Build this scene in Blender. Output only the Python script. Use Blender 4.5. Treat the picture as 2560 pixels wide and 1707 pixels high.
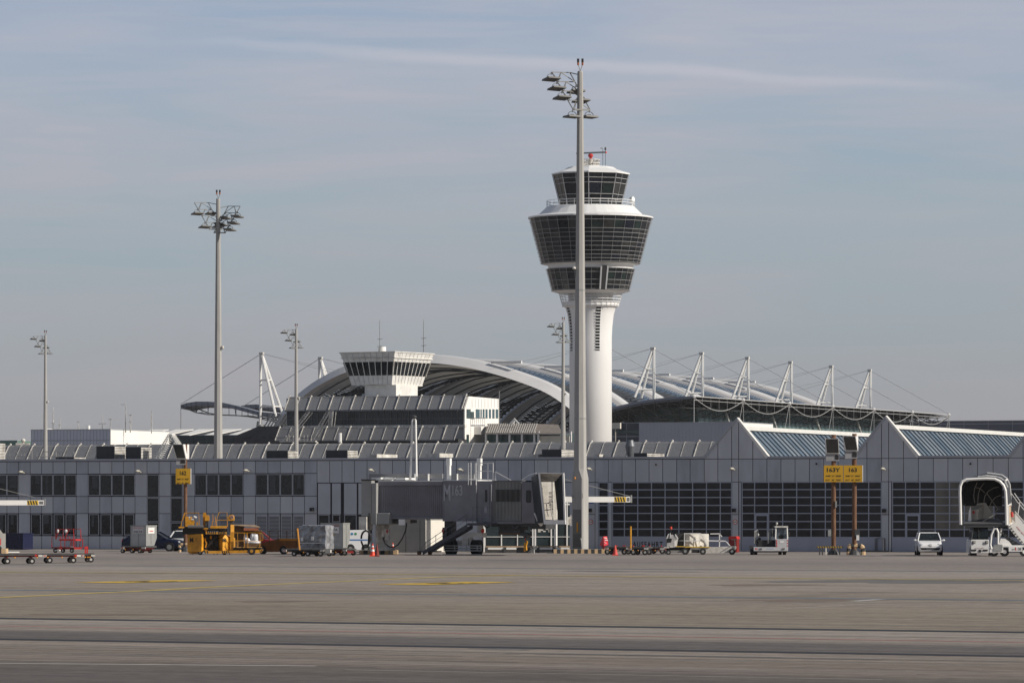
import bpy, math, random
from mathutils import Vector, Matrix
random.seed(7)
for o in list(bpy.data.objects): bpy.data.objects.remove(o)
SC = bpy.context.scene
COL = SC.collection
F = 11500.0; HZ = 1270.0; CX = 1280.0; H = 3.06      # focal length in photo pixels, horizon row, centre column, eye height
# ------------------------------------------------------------------ camera
cam = bpy.data.cameras.new('camera'); co = bpy.data.objects.new('camera', cam); COL.objects.link(co)
co.location = (0, 0, H); co.rotation_euler = (math.radians(90), 0, 0)
cam.sensor_width = 36; cam.lens = F / 2560 * 36; cam.shift_y = (HZ - 853.5) / 2560
cam.clip_start = 1; cam.clip_end = 20000
SC.camera = co
SC.view_settings.view_transform = 'Standard'; SC.view_settings.look = 'None'
SC.view_settings.exposure = 0.0; SC.view_settings.gamma = 1.0
def lin(c):
    return c / 12.92 if c <= 0.04045 else ((c + 0.055) / 1.055) ** 2.4
def srgb(r, g, b): return (lin(r/255), lin(g/255), lin(b/255), 1)
# ------------------------------------------------------------------ sun and sky
SE = math.radians(30); SAZ = math.atan2(0.93, -0.32)
S = Vector((math.cos(SE)*math.sin(SAZ), math.cos(SE)*math.cos(SAZ), math.sin(SE)))
sl = bpy.data.lights.new('sun', 'SUN'); sl.energy = 4.6; sl.angle = math.radians(0.5); sl.color = (1.0, 0.93, 0.83)
so = bpy.data.objects.new('sun', sl); COL.objects.link(so); so.rotation_euler = S.to_track_quat('Z', 'Y').to_euler(); so.location = (0, 0, 200)
HAZE = 0.00003
W = bpy.data.worlds.new('World'); SC.world = W; W.use_nodes = True
nt = W.node_tree; nt.nodes.clear()
def wn(t, **k):
    n = nt.nodes.new(t)
    for a, b in k.items(): setattr(n, a, b)
    return n
sky = wn('ShaderNodeTexSky', sky_type='NISHITA', sun_disc=False, sun_elevation=SE, sun_rotation=SAZ, dust_density=3.0)
b1 = wn('ShaderNodeBackground'); b1.inputs[1].default_value = 0.1; nt.links.new(sky.outputs[0], b1.inputs[0])
tc = wn('ShaderNodeTexCoord'); sx = wn('ShaderNodeSeparateXYZ'); nt.links.new(tc.outputs['Generated'], sx.inputs[0])
def wmath(op, a, b=None, c=None):
    n = wn('ShaderNodeMath', operation=op)
    for i, v in enumerate((a, b, c)):
        if v is None: continue
        if isinstance(v, (int, float)): n.inputs[i].default_value = v
        else: nt.links.new(v, n.inputs[i])
    return n.outputs[0]
def wnoise(sc, detail, rough, dist=0.0, off=(0, 0, 0)):
    m = wn('ShaderNodeMapping'); m.inputs['Scale'].default_value = sc; m.inputs['Location'].default_value = off
    m.inputs['Rotation'].default_value = (0, math.radians(1.6), 0)
    nt.links.new(tc.outputs['Generated'], m.inputs[0])
    n = wn('ShaderNodeTexNoise'); n.inputs['Scale'].default_value = 1; n.inputs['Detail'].default_value = detail
    n.inputs['Roughness'].default_value = rough; n.inputs['Distortion'].default_value = dist
    nt.links.new(m.outputs[0], n.inputs['Vector']); return n.outputs['Fac']
ramp = wn('ShaderNodeValToRGB'); zr = wmath('MULTIPLY', sx.outputs[2], 1.0); nt.links.new(zr, ramp.inputs[0])
cr = ramp.color_ramp; cr.elements[0].position = 0.0; cr.elements[0].color = srgb(153, 153, 156)
cr.elements[1].position = 1.0; cr.elements[1].color = srgb(84, 98, 122)
for p, c in ((0.02, (160, 161, 164)), (0.04, (160, 170, 177)), (0.064, (158, 174, 184)), (0.092, (155, 173, 192)), (0.112, (158, 173, 196)), (0.25, (118, 134, 160))):
    e = cr.elements.new(p); e.color = srgb(*c)
n1 = wnoise((7, 7, 62), 5, 0.55, 0.4); r1 = wn('ShaderNodeMapRange'); nt.links.new(n1, r1.inputs[0])
r1.inputs[1].default_value = 0.37; r1.inputs[2].default_value = 0.66
n2 = wnoise((11, 11, 210), 9, 0.68, 0.5, (3.3, 1.2, 5)); r2 = wn('ShaderNodeMapRange'); nt.links.new(n2, r2.inputs[0])
r2.inputs[1].default_value = 0.45; r2.inputs[2].default_value = 0.8
n3 = wnoise((34, 34, 620), 8, 0.7, 0.4, (7, 3, 2))
cf = wmath('MULTIPLY', wmath('MULTIPLY', wmath('ADD', n3, 0.52), wmath('MAXIMUM', r1.outputs[0], wmath('MULTIPLY', r2.outputs[0], 0.9))), 0.95)
# the long thin trail: a band whose height falls slowly to the right
ln = wmath('ADD', wmath('MULTIPLY', sx.outputs[0], -0.062), 0.0965)
wob = wmath('MULTIPLY', wmath('SUBTRACT', wnoise((20, 20, 20), 4, 0.6), 0.5), 0.006)
dd = wmath('ABSOLUTE', wmath('SUBTRACT', wmath('ADD', sx.outputs[2], wob), ln))
tr = wn('ShaderNodeMapRange'); tr.interpolation_type = 'SMOOTHSTEP'; nt.links.new(dd, tr.inputs[0])
tr.inputs[1].default_value = 0.0; tr.inputs[2].default_value = 0.0020; tr.inputs[3].default_value = 0.68; tr.inputs[4].default_value = 0.0
br = wnoise((26, 26, 260), 8, 0.7, 0.0, (9, 2, 1)); trf = wmath('MULTIPLY', tr.outputs[0], wmath('ADD', br, 0.35))
fade = wmath('SUBTRACT', 1.0, wmath('POWER', wmath('MINIMUM', 1.0, wmath('ABSOLUTE', wmath('MULTIPLY', wmath('SUBTRACT', sx.outputs[0], 0.015), 11.0))), 3.0))
trf = wmath('MULTIPLY', trf, fade)
mx = wn('ShaderNodeMix', data_type='RGBA'); nt.links.new(cf, mx.inputs[0]); nt.links.new(ramp.outputs[0], mx.inputs[6])
hz = wn('ShaderNodeValToRGB'); nt.links.new(zr, hz.inputs[0])
hz.color_ramp.elements[0].color = srgb(161, 160, 162); hz.color_ramp.elements[1].color = srgb(183, 185, 197); hz.color_ramp.elements[1].position = 0.1
e_ = hz.color_ramp.elements.new(0.3); e_.color = srgb(140, 142, 150); e_ = hz.color_ramp.elements.new(1.0); e_.color = srgb(100, 105, 115)
nt.links.new(hz.outputs[0], mx.inputs[7])
mx2 = wn('ShaderNodeMix', data_type='RGBA'); nt.links.new(trf, mx2.inputs[0]); nt.links.new(mx.outputs[2], mx2.inputs[6]); mx2.inputs[7].default_value = srgb(196, 196, 206)
b2 = wn('ShaderNodeBackground'); nt.links.new(mx2.outputs[2], b2.inputs[0]); b2.inputs[1].default_value = 1.0
ms = wn('ShaderNodeMixShader'); ms.inputs[0].default_value = 0.94; nt.links.new(b1.outputs[0], ms.inputs[1]); nt.links.new(b2.outputs[0], ms.inputs[2])
wo = wn('ShaderNodeOutputWorld'); nt.links.new(ms.outputs[0], wo.inputs[0])
# ------------------------------------------------------------------ materials
MATS = {}
def mat(name, col, rough=0.7, metal=0.0, var=0.12, scale=1.5, bump=0.0, spec=0.5, stretch=(1, 1, 1), detail=4, dirt=None):
    """procedural paint / concrete / metal: base colour broken up by object-space noise"""
    if name in MATS: return MATS[name]
    m = bpy.data.materials.new(name); m.use_nodes = True; t = m.node_tree; b = t.nodes['Principled BSDF']
    b.inputs['Roughness'].default_value = rough; b.inputs['Metallic'].default_value = metal
    b.inputs['Specular IOR Level'].default_value = spec
    c = t.nodes.new('ShaderNodeTexCoord'); mp = t.nodes.new('ShaderNodeMapping'); mp.inputs['Scale'].default_value = [scale*k for k in stretch]
    n = t.nodes.new('ShaderNodeTexNoise'); n.inputs['Scale'].default_value = 1; n.inputs['Detail'].default_value = detail; n.inputs['Roughness'].default_value = 0.6
    t.links.new(c.outputs['Object'], mp.inputs[0]); t.links.new(mp.outputs[0], n.inputs['Vector'])
    r = t.nodes.new('ShaderNodeValToRGB'); t.links.new(n.outputs['Fac'], r.inputs[0])
    d = dirt or col
    r.color_ramp.elements[0].position = 0.3; r.color_ramp.elements[1].position = 0.7
    r.color_ramp.elements[0].color = (d[0]*(1-var), d[1]*(1-var), d[2]*(1-var), 1)
    r.color_ramp.elements[1].color = (min(1, col[0]*(1+var*0.6)), min(1, col[1]*(1+var*0.6)), min(1, col[2]*(1+var*0.6)), 1)
    t.links.new(r.outputs[0], b.inputs['Base Color'])
    if bump:
        bp = t.nodes.new('ShaderNodeBump'); bp.inputs['Strength'].default_value = bump; t.links.new(n.outputs['Fac'], bp.inputs['Height']); t.links.new(bp.outputs[0], b.inputs['Normal'])
    MATS[name] = m; return m
def A(n, *a, **k): return mat(n, *a, **k)
M_panel = A('grey_panel', (0.45, 0.47, 0.51), 0.55, var=0.10, scale=0.35, spec=0.3)
M_panB = A('grey_panel_dull', (0.41, 0.43, 0.475), 0.6, var=0.20, scale=0.5, spec=0.3, stretch=(2, 2, 0.5))
M_panC = A('grey_panel_pale', (0.49, 0.505, 0.535), 0.5, var=0.12, scale=0.4, spec=0.3, stretch=(2, 2, 0.5))
M_panel2 = A('grey_blue_door', (0.33, 0.355, 0.425), 0.55, var=0.10, scale=0.5, spec=0.3)
M_trim = A('grey_trim', (0.36, 0.375, 0.41), 0.5, var=0.08)
M_gap = A('black_gap', (0.035, 0.036, 0.04), 0.9)
M_white = A('white_paint', (0.78, 0.77, 0.74), 0.45, var=0.07, scale=0.8)
M_whiteD = A('weathered_white_paint', (0.70, 0.68, 0.63), 0.55, var=0.25, scale=1.6, dirt=(0.5, 0.46, 0.4))
M_conc = A('mast_concrete', (0.37, 0.363, 0.345), 0.85, var=0.16, scale=1.2, stretch=(2, 2, 0.3), bump=0.1)
M_steel = A('galvanised_steel', (0.34, 0.345, 0.33), 0.55, 0.4, var=0.2, scale=4)
M_dsteel = A('dark_steel', (0.07, 0.072, 0.075), 0.6, 0.3, var=0.3, scale=4)
M_black = A('black_rubber', (0.018, 0.018, 0.019), 0.8, var=0.2, scale=5)
M_glass = A('dark_glass', (0.016, 0.020, 0.024), 0.06, var=0.4, scale=1.3, spec=0.5, dirt=(0.005, 0.006, 0.008), detail=6)  # mottling puts reflections and dark interior blotches into the glass colour
M_glassT = A('tower_glass', (0.010, 0.013, 0.017), 0.12, var=0.6, scale=0.25, spec=0.35)
M_doorglass = A('hall_door_glass', (0.034, 0.034, 0.037), 0.25, var=0.35, scale=0.7, spec=0.3)
M_doorlit = A('brown_painted_glow_glass', (0.15, 0.142, 0.122), 0.3, var=0.35, scale=0.6, spec=0.3, stretch=(1, 1, 0.3))  # brownish light in these panes is put into a paler glass colour
M_glassG = A('green_glass', (0.03, 0.06, 0.06), 0.15, var=0.5, scale=0.5)
M_louver = A('dark_louvre', (0.05, 0.053, 0.062), 0.6, var=0.15)
M_yellow = A('loader_yellow', (0.72, 0.34, 0.018), 0.45, var=0.14, scale=1.8, dirt=(0.5, 0.22, 0.015))
M_sign = A('sign_yellow', (0.52, 0.29, 0.012), 0.5, var=0.06)
M_black_t = A('black_lettering', (0.015, 0.014, 0.012), 0.6, var=0.1)
M_red = A('red_paint', (0.55, 0.03, 0.025), 0.45, var=0.2, scale=2)
M_orange = A('cone_red', (0.75, 0.07, 0.03), 0.5, var=0.1)
M_rust = A('rusty_pole', (0.17, 0.09, 0.05), 0.85, var=0.35, scale=2.5, stretch=(3, 3, 0.6), dirt=(0.14, 0.06, 0.03))
M_roofblue = A('blue_grey_sheet_roof', (0.255, 0.30, 0.345), 0.4, 0.25, var=0.2, scale=0.9, stretch=(1, 1, 1))
M_bright = A('bright_flashing', (0.72, 0.71, 0.67), 0.5, var=0.08)
M_jet = A('jet_bridge_grey', (0.225, 0.225, 0.25), 0.6, var=0.12, scale=0.5, dirt=(0.17, 0.165, 0.18))
M_jetl = A('jet_bridge_light_grey', (0.31, 0.31, 0.30), 0.6, var=0.12, scale=0.8)
M_kerbY = A('kerb_faded_yellow', (0.60, 0.42, 0.24), 0.85, var=0.2, scale=3)
M_kerbB = A('kerb_black', (0.05, 0.052, 0.055), 0.85, var=0.3, scale=3)
M_foil = A('plastic_film', (0.30, 0.31, 0.33), 0.25, 0.2, var=0.6, scale=1.8, bump=0.9, dirt=(0.16, 0.16, 0.17), spec=0.8)
M_alu = A('aluminium_container', (0.40, 0.41, 0.40), 0.5, 0.45, var=0.15, scale=2.5)
M_navy = A('navy_paint', (0.012, 0.016, 0.05), 0.4, var=0.1)
M_tan = A('beige_concrete', (0.24, 0.235, 0.22), 0.85, var=0.12, scale=1.0)
M_cream = A('cream_wall', (0.62, 0.58, 0.49), 0.8, var=0.10, scale=0.8)
M_membr = A('grey_membrane', (0.33, 0.33, 0.345), 0.85, var=0.08, scale=0.08, spec=0.15)
def translucent(m, f, col=(0.5, 0.47, 0.4, 1)):
    t = m.node_tree; b = t.nodes['Principled BSDF']; o = [n for n in t.nodes if n.type == 'OUTPUT_MATERIAL'][0]
    q = t.nodes.new('ShaderNodeBsdfTranslucent'); q.inputs[0].default_value = col; x = t.nodes.new('ShaderNodeMixShader'); x.inputs[0].default_value = f
    t.links.new(b.outputs[0], x.inputs[1]); t.links.new(q.outputs[0], x.inputs[2]); t.links.new(x.outputs[0], o.inputs[0])
translucent(M_membr, 0.24)
M_blueglass = A('blue_roof_glass', (0.075, 0.115, 0.175), 0.5, 0.0, var=0.3, scale=0.12, spec=0.3)
translucent(M_blueglass, 0.08, (0.3, 0.4, 0.45, 1))
M_ribwhite = A('white_rib', (0.56, 0.56, 0.56), 0.5, var=0.07, scale=0.2)
M_teal = A('teal_glass_wall', (0.075, 0.14, 0.14), 0.3, var=0.5, scale=0.12)
M_screen = A('grey_sunscreen', (0.20, 0.204, 0.214), 0.6, 0.15, var=0.28, scale=3.2, stretch=(1, 1, 3), bump=0.4, detail=6)
M_winT = A('blue_green_pane', (0.05, 0.10, 0.12), 0.15, var=0.3)
M_brown = A('brown_ribbed_roof', (0.22, 0.19, 0.165), 0.8, var=0.2, scale=1)
M_wood = A('weathered_plywood', (0.34, 0.24, 0.15), 0.8, var=0.3, scale=2.5)
M_carwhite = A('car_white', (0.80, 0.80, 0.80), 0.25, var=0.03)
M_carglass = A('car_glass', (0.015, 0.02, 0.024), 0.08, var=0.3, scale=2)
# ------------------------------------------------------------------ geometry helpers
class MB:
    def __init__(s): s.v = []; s.f = []; s.m = []; s.mi = 0; s.tf = None
    def _add(s, vs, fs):
        b = len(s.v)
        if s.tf: vs = [s.tf(Vector(p)) for p in vs]
        s.v += [tuple(p) for p in vs]; s.f += [tuple(b+i for i in f) for f in fs]; s.m += [s.mi]*len(fs); return s
    def box(s, x0, x1, y0, y1, z0, z1):
        return s._add([(x, y, z) for z in (z0, z1) for y in (y0, y1) for x in (x0, x1)],
                      [(0, 2, 3, 1), (4, 5, 7, 6), (0, 1, 5, 4), (2, 6, 7, 3), (0, 4, 6, 2), (1, 3, 7, 5)])
    def hexa(s, p):   # 8 points: bottom 4 ccw, top 4 ccw
        return s._add(p, [(3, 2, 1, 0), (4, 5, 6, 7), (0, 1, 5, 4), (1, 2, 6, 5), (2, 3, 7, 6), (3, 0, 4, 7)])
    def quad(s, *p): return s._add(p, [tuple(range(len(p)))])
    def prism(s, poly, y0, y1):  # poly in (x,z), extruded along y
        n = len(poly)
        vs = [(x, y0, z) for x, z in poly] + [(x, y1, z) for x, z in poly]
        fs = [tuple(range(n)), tuple(range(2*n-1, n-1, -1))] + [(i, i+n, (i+1) % n+n, (i+1) % n) for i in range(n)]
        return s._add(vs, fs)
    def prismx(s, poly, x0, x1):  # poly in (y,z), extruded along x
        n = len(poly)
        vs = [(x0, y, z) for y, z in poly] + [(x1, y, z) for y, z in poly]
        fs = [tuple(range(n)), tuple(range(2*n-1, n-1, -1))] + [(i, i+n, (i+1) % n+n, (i+1) % n) for i in range(n)]
        return s._add(vs, fs)
    def prismz(s, poly, z0, z1, top=None):  # poly in (x,y)
        n = len(poly); top = top or poly
        vs = [(x, y, z0) for x, y in poly] + [(x, y, z1) for x, y in top]
        fs = [tuple(range(n))[::-1], tuple(range(n, 2*n))] + [(i, (i+1) % n, (i+1) % n+n, i+n) for i in range(n)]
        return s._add(vs, fs)
    def tube(s, pts, r, n=5, closed=False):
        pts = [Vector(p) for p in pts]; k = len(pts); rs = r if isinstance(r, (list, tuple)) else [r]*k
        vs = []; prev = None
        for i, p in enumerate(pts):
            if closed: d = pts[(i+1) % k]-pts[i-1]
            else: d = pts[min(i+1, k-1)]-pts[max(i-1, 0)]
            d.normalize()
            if prev is None:
                a = Vector((0, 0, 1)) if abs(d.z) < 0.9 else Vector((0, 1, 0))
                x = d.cross(a).normalized()
            else:
                x = (prev - d*prev.dot(d)).normalized()
            prev = x; y = d.cross(x)
            for j in range(n):
                t = 2*math.pi*(j+0.5)/n; vs.append(p + (x*math.cos(t)+y*math.sin(t))*rs[i])
        fs = []
        for i in range(k if closed else k-1):
            a = i*n; b = ((i+1) % k)*n
            for j in range(n): fs.append((a+j, a+(j+1) % n, b+(j+1) % n, b+j))
        if not closed: fs += [tuple(range(n))[::-1], tuple(range((k-1)*n, k*n))]
        return s._add(vs, fs)
    def cyl(s, p0, p1, r0, r1=None, n=12): return s.tube([p0, p1], [r0, r0 if r1 is None else r1], n)
    def lathe(s, prof, n=16, c=(0, 0), rot=0.0, cap=True):  # prof [(r,z)]
        vs = []
        for r, z in prof:
            for j in range(n):
                t = rot+2*math.pi*j/n; vs.append((c[0]+r*math.cos(t), c[1]+r*math.sin(t), z))
        fs = []
        for i in range(len(prof)-1):
            for j in range(n): fs.append((i*n+j, i*n+(j+1) % n, (i+1)*n+(j+1) % n, (i+1)*n+j))
        if cap: fs += [tuple(range(n))[::-1], tuple(range((len(prof)-1)*n, len(prof)*n))]
        return s._add(vs, fs)
    def ell(s, c, r, n=10, m=6):
        vs = []; fs = []
        for i in range(m+1):
            ph = -math.pi/2+math.pi*i/m
            for j in range(n):
                t = 2*math.pi*j/n; vs.append((c[0]+r[0]*math.cos(ph)*math.cos(t), c[1]+r[1]*math.cos(ph)*math.sin(t), c[2]+r[2]*math.sin(ph)))
        for i in range(m):
            for j in range(n): fs.append((i*n+j, i*n+(j+1) % n, (i+1)*n+(j+1) % n, (i+1)*n+j))
        return s._add(vs, fs)
    def build(s, name, mats, parent=None, label=None, bevel=0, smooth=False):
        me = bpy.data.meshes.new(name); me.from_pydata(s.v, [], s.f)
        if not isinstance(mats, (list, tuple)): mats = [mats]
        for m in mats: me.materials.append(m)
        me.polygons.foreach_set('material_index', s.m)
        if smooth: me.polygons.foreach_set('use_smooth', [True]*len(me.polygons))
        me.update()
        o = bpy.data.objects.new(name, me); COL.objects.link(o)
        if parent: o.parent = parent
        if label: o['label'] = label
        if bevel:
            b = o.modifiers.new('bevel', 'BEVEL'); b.width = bevel; b.segments = 2; b.limit_method = 'ANGLE'; b.angle_limit = 0.6
        return o
def thing(name, label, cat, loc=(0, 0, 0), rz=0.0, group=None):
    o = bpy.data.objects.new(name, None); COL.objects.link(o); o.location = loc; o.rotation_euler = (0, 0, rz)
    o['label'] = label; o['category'] = cat
    if group: o['group'] = group
    return o
def tag(o, label, cat, group=None):
    o['label'] = label; o['category'] = cat
    if group: o['group'] = group
    return o
def dup(root, loc, rz, label, group=None, scale=None):
    r = root.copy(); COL.objects.link(r); r.location = loc; r.rotation_euler = (0, 0, rz); r['label'] = label
    if group: r['group'] = group
    if scale: r.scale = scale
    for c in list(root.children):
        k = c.copy(); COL.objects.link(k); k.parent = r
        for g in list(c.children):
            q = g.copy(); COL.objects.link(q); q.parent = k
    return r
def text(name, s, size, m, parent, loc, rot=(math.pi/2, 0, 0), sx=1.0, align='CENTER', depth=0.004, spacing=1.0, bold=0.0):
    cu = bpy.data.curves.new(name, 'FONT'); cu.body = s; cu.size = size; cu.align_x = align; cu.extrude = depth; cu.space_character = spacing; cu.offset = bold
    t = bpy.data.objects.new(name+'_tmp', cu); COL.objects.link(t)
    dg = bpy.context.evaluated_depsgraph_get(); me = bpy.data.meshes.new_from_object(t.evaluated_get(dg)); bpy.data.objects.remove(t)
    me.materials.clear(); me.materials.append(m); me.name = name
    o = bpy.data.objects.new(name, me); COL.objects.link(o); o.location = loc; o.rotation_euler = rot; o.scale = (sx, 1, 1)
    if parent: o.parent = parent
    return o
def P(px, py, Y): return Vector(((px-CX)/F*Y, Y, H+(HZ-py)/F*Y))
def ground(px, py): return P(px, py, F*H/(py-HZ)).to_2d().to_3d()
class Frame:
    """a vertical plane standing in the place: u along it, v behind it, z up"""
    def __init__(s, a, ud): s.a = Vector(a[:2]); s.d = Vector(ud).normalized(); s.n = Vector((-s.d.y, s.d.x))
    def pt(s, u, v, z): q = s.a+s.d*u+s.n*v; return Vector((q.x, q.y, z))
    def u(s, px, v=0.0):
        k = (px-CX)/F; q = s.a+s.n*v
        return (k*q.y-q.x)/(s.d.x-k*s.d.y)
    def Y(s, px, v=0.0): return s.a.y+s.d.y*s.u(px, v)+s.n.y*v
    def z(s, px, py, v=0.0): return H+(HZ-py)*s.Y(px, v)/F
    def uz(s, px, py, v=0.0): return s.u(px, v), s.z(px, py, v)
    def tf(s): return lambda p: s.pt(p[0], p[1], p[2])
    def root(s, name, label, cat, u=0, v=0, group=None):
        q = s.pt(u, v, 0); return thing(name, label, cat, q, math.atan2(s.d.y, s.d.x), group)
Pa = P(0, 1270, F/33.2); Pb = P(2560, 1270, F/36.1)
UD = (Pb-Pa).to_2d().normalized()
FF = Frame(Pa, UD)                         # the long grey service building
YAW = math.atan2(UD.y, UD.x)
class Loc:
    """local frame of a thing standing on the apron: px/py read off its near side at row `base`"""
    def __init__(s, px0, base, yaw=0.0):
        s.Y = F*H/(base-HZ); s.s = F/s.Y; s.px0 = px0; s.base = base; s.yaw = yaw; s.o = P(px0, base, s.Y); s.o.z = 0; s.c = math.cos(yaw)
    def x(s, px): return (px-s.px0)/s.s/s.c
    def z(s, py): return (s.base-py)/s.s
    def thing(s, name, label, cat, group=None): return thing(name, label, cat, s.o, s.yaw, group)
def wheel(parent, x, z, r, w, y, rim=None, n=14, name='wheel'):
    b = MB(); b.cyl((x, y-w/2, z), (x, y+w/2, z), r, n=n); o = b.build(name, M_black, parent)
    r_ = MB(); r_.cyl((x, y-w/2-0.012, z), (x, y+w/2+0.012, z), r*0.44, n=10); r_.build('rim', rim or M_steel, o)
    return o
# ================================================================== APRON
ga = ground(0, 1545); gb = ground(2560, 1580); GD = (gb-ga).to_2d().normalized(); GN = Vector((-GD.y, GD.x)); GYAW = math.atan2(GD.y, GD.x)
def gq(px, py): p = ground(px, py).to_2d(); return (p-ga.to_2d()).dot(GN)
def gx(px, py): p = ground(px, py).to_2d(); return (p-ga.to_2d()).dot(GD)
m = bpy.data.materials.new('apron_concrete'); m.use_nodes = True; t = m.node_tree; bs = t.nodes['Principled BSDF']; bs.inputs['Roughness'].default_value = 0.9; bs.inputs['Specular IOR Level'].default_value = 0.2
c = t.nodes.new('ShaderNodeTexCoord'); sp = t.nodes.new('ShaderNodeSeparateXYZ'); t.links.new(c.outputs['Object'], sp.inputs[0])
def gmath(op, a, b):
    n = t.nodes.new('ShaderNodeMath'); n.operation = op
    for i, v in enumerate((a, b)):
        if isinstance(v, (int, float)): n.inputs[i].default_value = v
        else: t.links.new(v, n.inputs[i])
    return n.outputs[0]
def gnoise(sc, det=4, ro=0.6, off=(0, 0, 0), dist=0):
    mp = t.nodes.new('ShaderNodeMapping'); mp.inputs['Scale'].default_value = sc; mp.inputs['Location'].default_value = off; t.links.new(c.outputs['Object'], mp.inputs[0])
    n = t.nodes.new('ShaderNodeTexNoise'); n.inputs['Scale'].default_value = 1; n.inputs['Detail'].default_value = det; n.inputs['Roughness'].default_value = ro; n.inputs['Distortion'].default_value = dist
    t.links.new(mp.outputs[0], n.inputs['Vector']); return n.outputs['Fac']
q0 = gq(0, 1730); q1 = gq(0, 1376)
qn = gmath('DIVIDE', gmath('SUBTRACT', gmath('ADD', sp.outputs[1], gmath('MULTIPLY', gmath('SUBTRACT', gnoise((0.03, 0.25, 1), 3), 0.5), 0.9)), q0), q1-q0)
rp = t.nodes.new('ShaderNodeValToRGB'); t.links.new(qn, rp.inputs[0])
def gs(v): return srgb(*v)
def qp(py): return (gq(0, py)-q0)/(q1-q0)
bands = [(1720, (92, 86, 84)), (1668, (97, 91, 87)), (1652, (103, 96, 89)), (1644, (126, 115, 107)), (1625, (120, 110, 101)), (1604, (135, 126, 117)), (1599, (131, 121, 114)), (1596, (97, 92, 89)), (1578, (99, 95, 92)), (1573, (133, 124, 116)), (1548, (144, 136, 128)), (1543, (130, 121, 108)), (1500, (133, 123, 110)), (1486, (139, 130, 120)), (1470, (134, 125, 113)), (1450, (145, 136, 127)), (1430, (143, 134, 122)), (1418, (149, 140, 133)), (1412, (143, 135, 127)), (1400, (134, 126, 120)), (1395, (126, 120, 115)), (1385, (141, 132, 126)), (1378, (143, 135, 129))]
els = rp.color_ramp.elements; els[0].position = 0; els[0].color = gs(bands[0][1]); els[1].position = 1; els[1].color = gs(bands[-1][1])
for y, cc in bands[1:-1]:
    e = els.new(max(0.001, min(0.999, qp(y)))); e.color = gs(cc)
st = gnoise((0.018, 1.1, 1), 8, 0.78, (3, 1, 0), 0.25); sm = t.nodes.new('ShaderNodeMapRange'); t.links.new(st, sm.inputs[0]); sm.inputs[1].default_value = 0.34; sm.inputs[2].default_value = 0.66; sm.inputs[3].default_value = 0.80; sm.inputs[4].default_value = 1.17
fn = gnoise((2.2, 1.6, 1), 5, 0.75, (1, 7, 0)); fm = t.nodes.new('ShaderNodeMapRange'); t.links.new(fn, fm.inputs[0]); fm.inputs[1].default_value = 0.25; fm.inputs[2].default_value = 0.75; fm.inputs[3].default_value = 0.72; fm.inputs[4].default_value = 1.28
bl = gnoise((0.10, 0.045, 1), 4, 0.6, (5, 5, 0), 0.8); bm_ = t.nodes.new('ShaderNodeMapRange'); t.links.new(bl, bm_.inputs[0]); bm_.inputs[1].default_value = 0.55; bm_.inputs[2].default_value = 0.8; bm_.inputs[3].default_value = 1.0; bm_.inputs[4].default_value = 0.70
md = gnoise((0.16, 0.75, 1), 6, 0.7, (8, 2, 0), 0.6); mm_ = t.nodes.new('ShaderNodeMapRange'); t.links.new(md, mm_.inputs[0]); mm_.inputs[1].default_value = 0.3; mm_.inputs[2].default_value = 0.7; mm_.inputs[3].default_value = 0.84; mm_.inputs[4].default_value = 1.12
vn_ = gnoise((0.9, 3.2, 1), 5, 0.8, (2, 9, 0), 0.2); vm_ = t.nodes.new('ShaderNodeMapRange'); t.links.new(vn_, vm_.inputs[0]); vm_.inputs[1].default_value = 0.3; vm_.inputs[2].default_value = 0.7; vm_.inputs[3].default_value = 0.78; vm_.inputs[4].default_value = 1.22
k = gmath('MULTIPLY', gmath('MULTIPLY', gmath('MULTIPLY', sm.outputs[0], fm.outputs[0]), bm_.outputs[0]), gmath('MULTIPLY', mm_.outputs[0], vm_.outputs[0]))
vm = t.nodes.new('ShaderNodeVectorMath'); vm.operation = 'SCALE'; t.links.new(rp.outputs[0], vm.inputs[0]); t.links.new(k, vm.inputs['Scale'])
t.links.new(vm.outputs[0], bs.inputs['Base Color'])
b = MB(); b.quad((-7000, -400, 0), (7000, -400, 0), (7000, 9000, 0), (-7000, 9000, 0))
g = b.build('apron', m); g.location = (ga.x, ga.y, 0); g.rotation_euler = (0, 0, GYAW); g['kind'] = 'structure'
def structure(o): o['kind'] = 'structure'; return o
M_seal = A('black_joint_sealant', (0.012, 0.012, 0.013), 0.7, var=0.3, scale=0.6)
M_patch = A('blue_grey_repair_strip', (0.13, 0.145, 0.165), 0.8, var=0.4, scale=0.25, stretch=(0.5, 3, 1))
M_ly = A('worn_yellow_line', (0.48, 0.36, 0.09), 0.85, var=0.3, scale=0.8)
M_lyb = A('yellow_marking', (0.62, 0.40, 0.03), 0.8, var=0.15, scale=0.8)
M_lr = A('worn_red_line', (0.36, 0.13, 0.12), 0.85, var=0.25, scale=0.8)
M_lw = A('worn_pale_line', (0.40, 0.38, 0.35), 0.85, var=0.25, scale=0.8)
M_scuff = A('dark_rubber_streak', (0.13, 0.122, 0.115), 0.85, var=0.3, scale=0.5)
M_rustst = A('rust_stain', (0.165, 0.125, 0.092), 0.85, var=0.3, scale=0.3)
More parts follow.
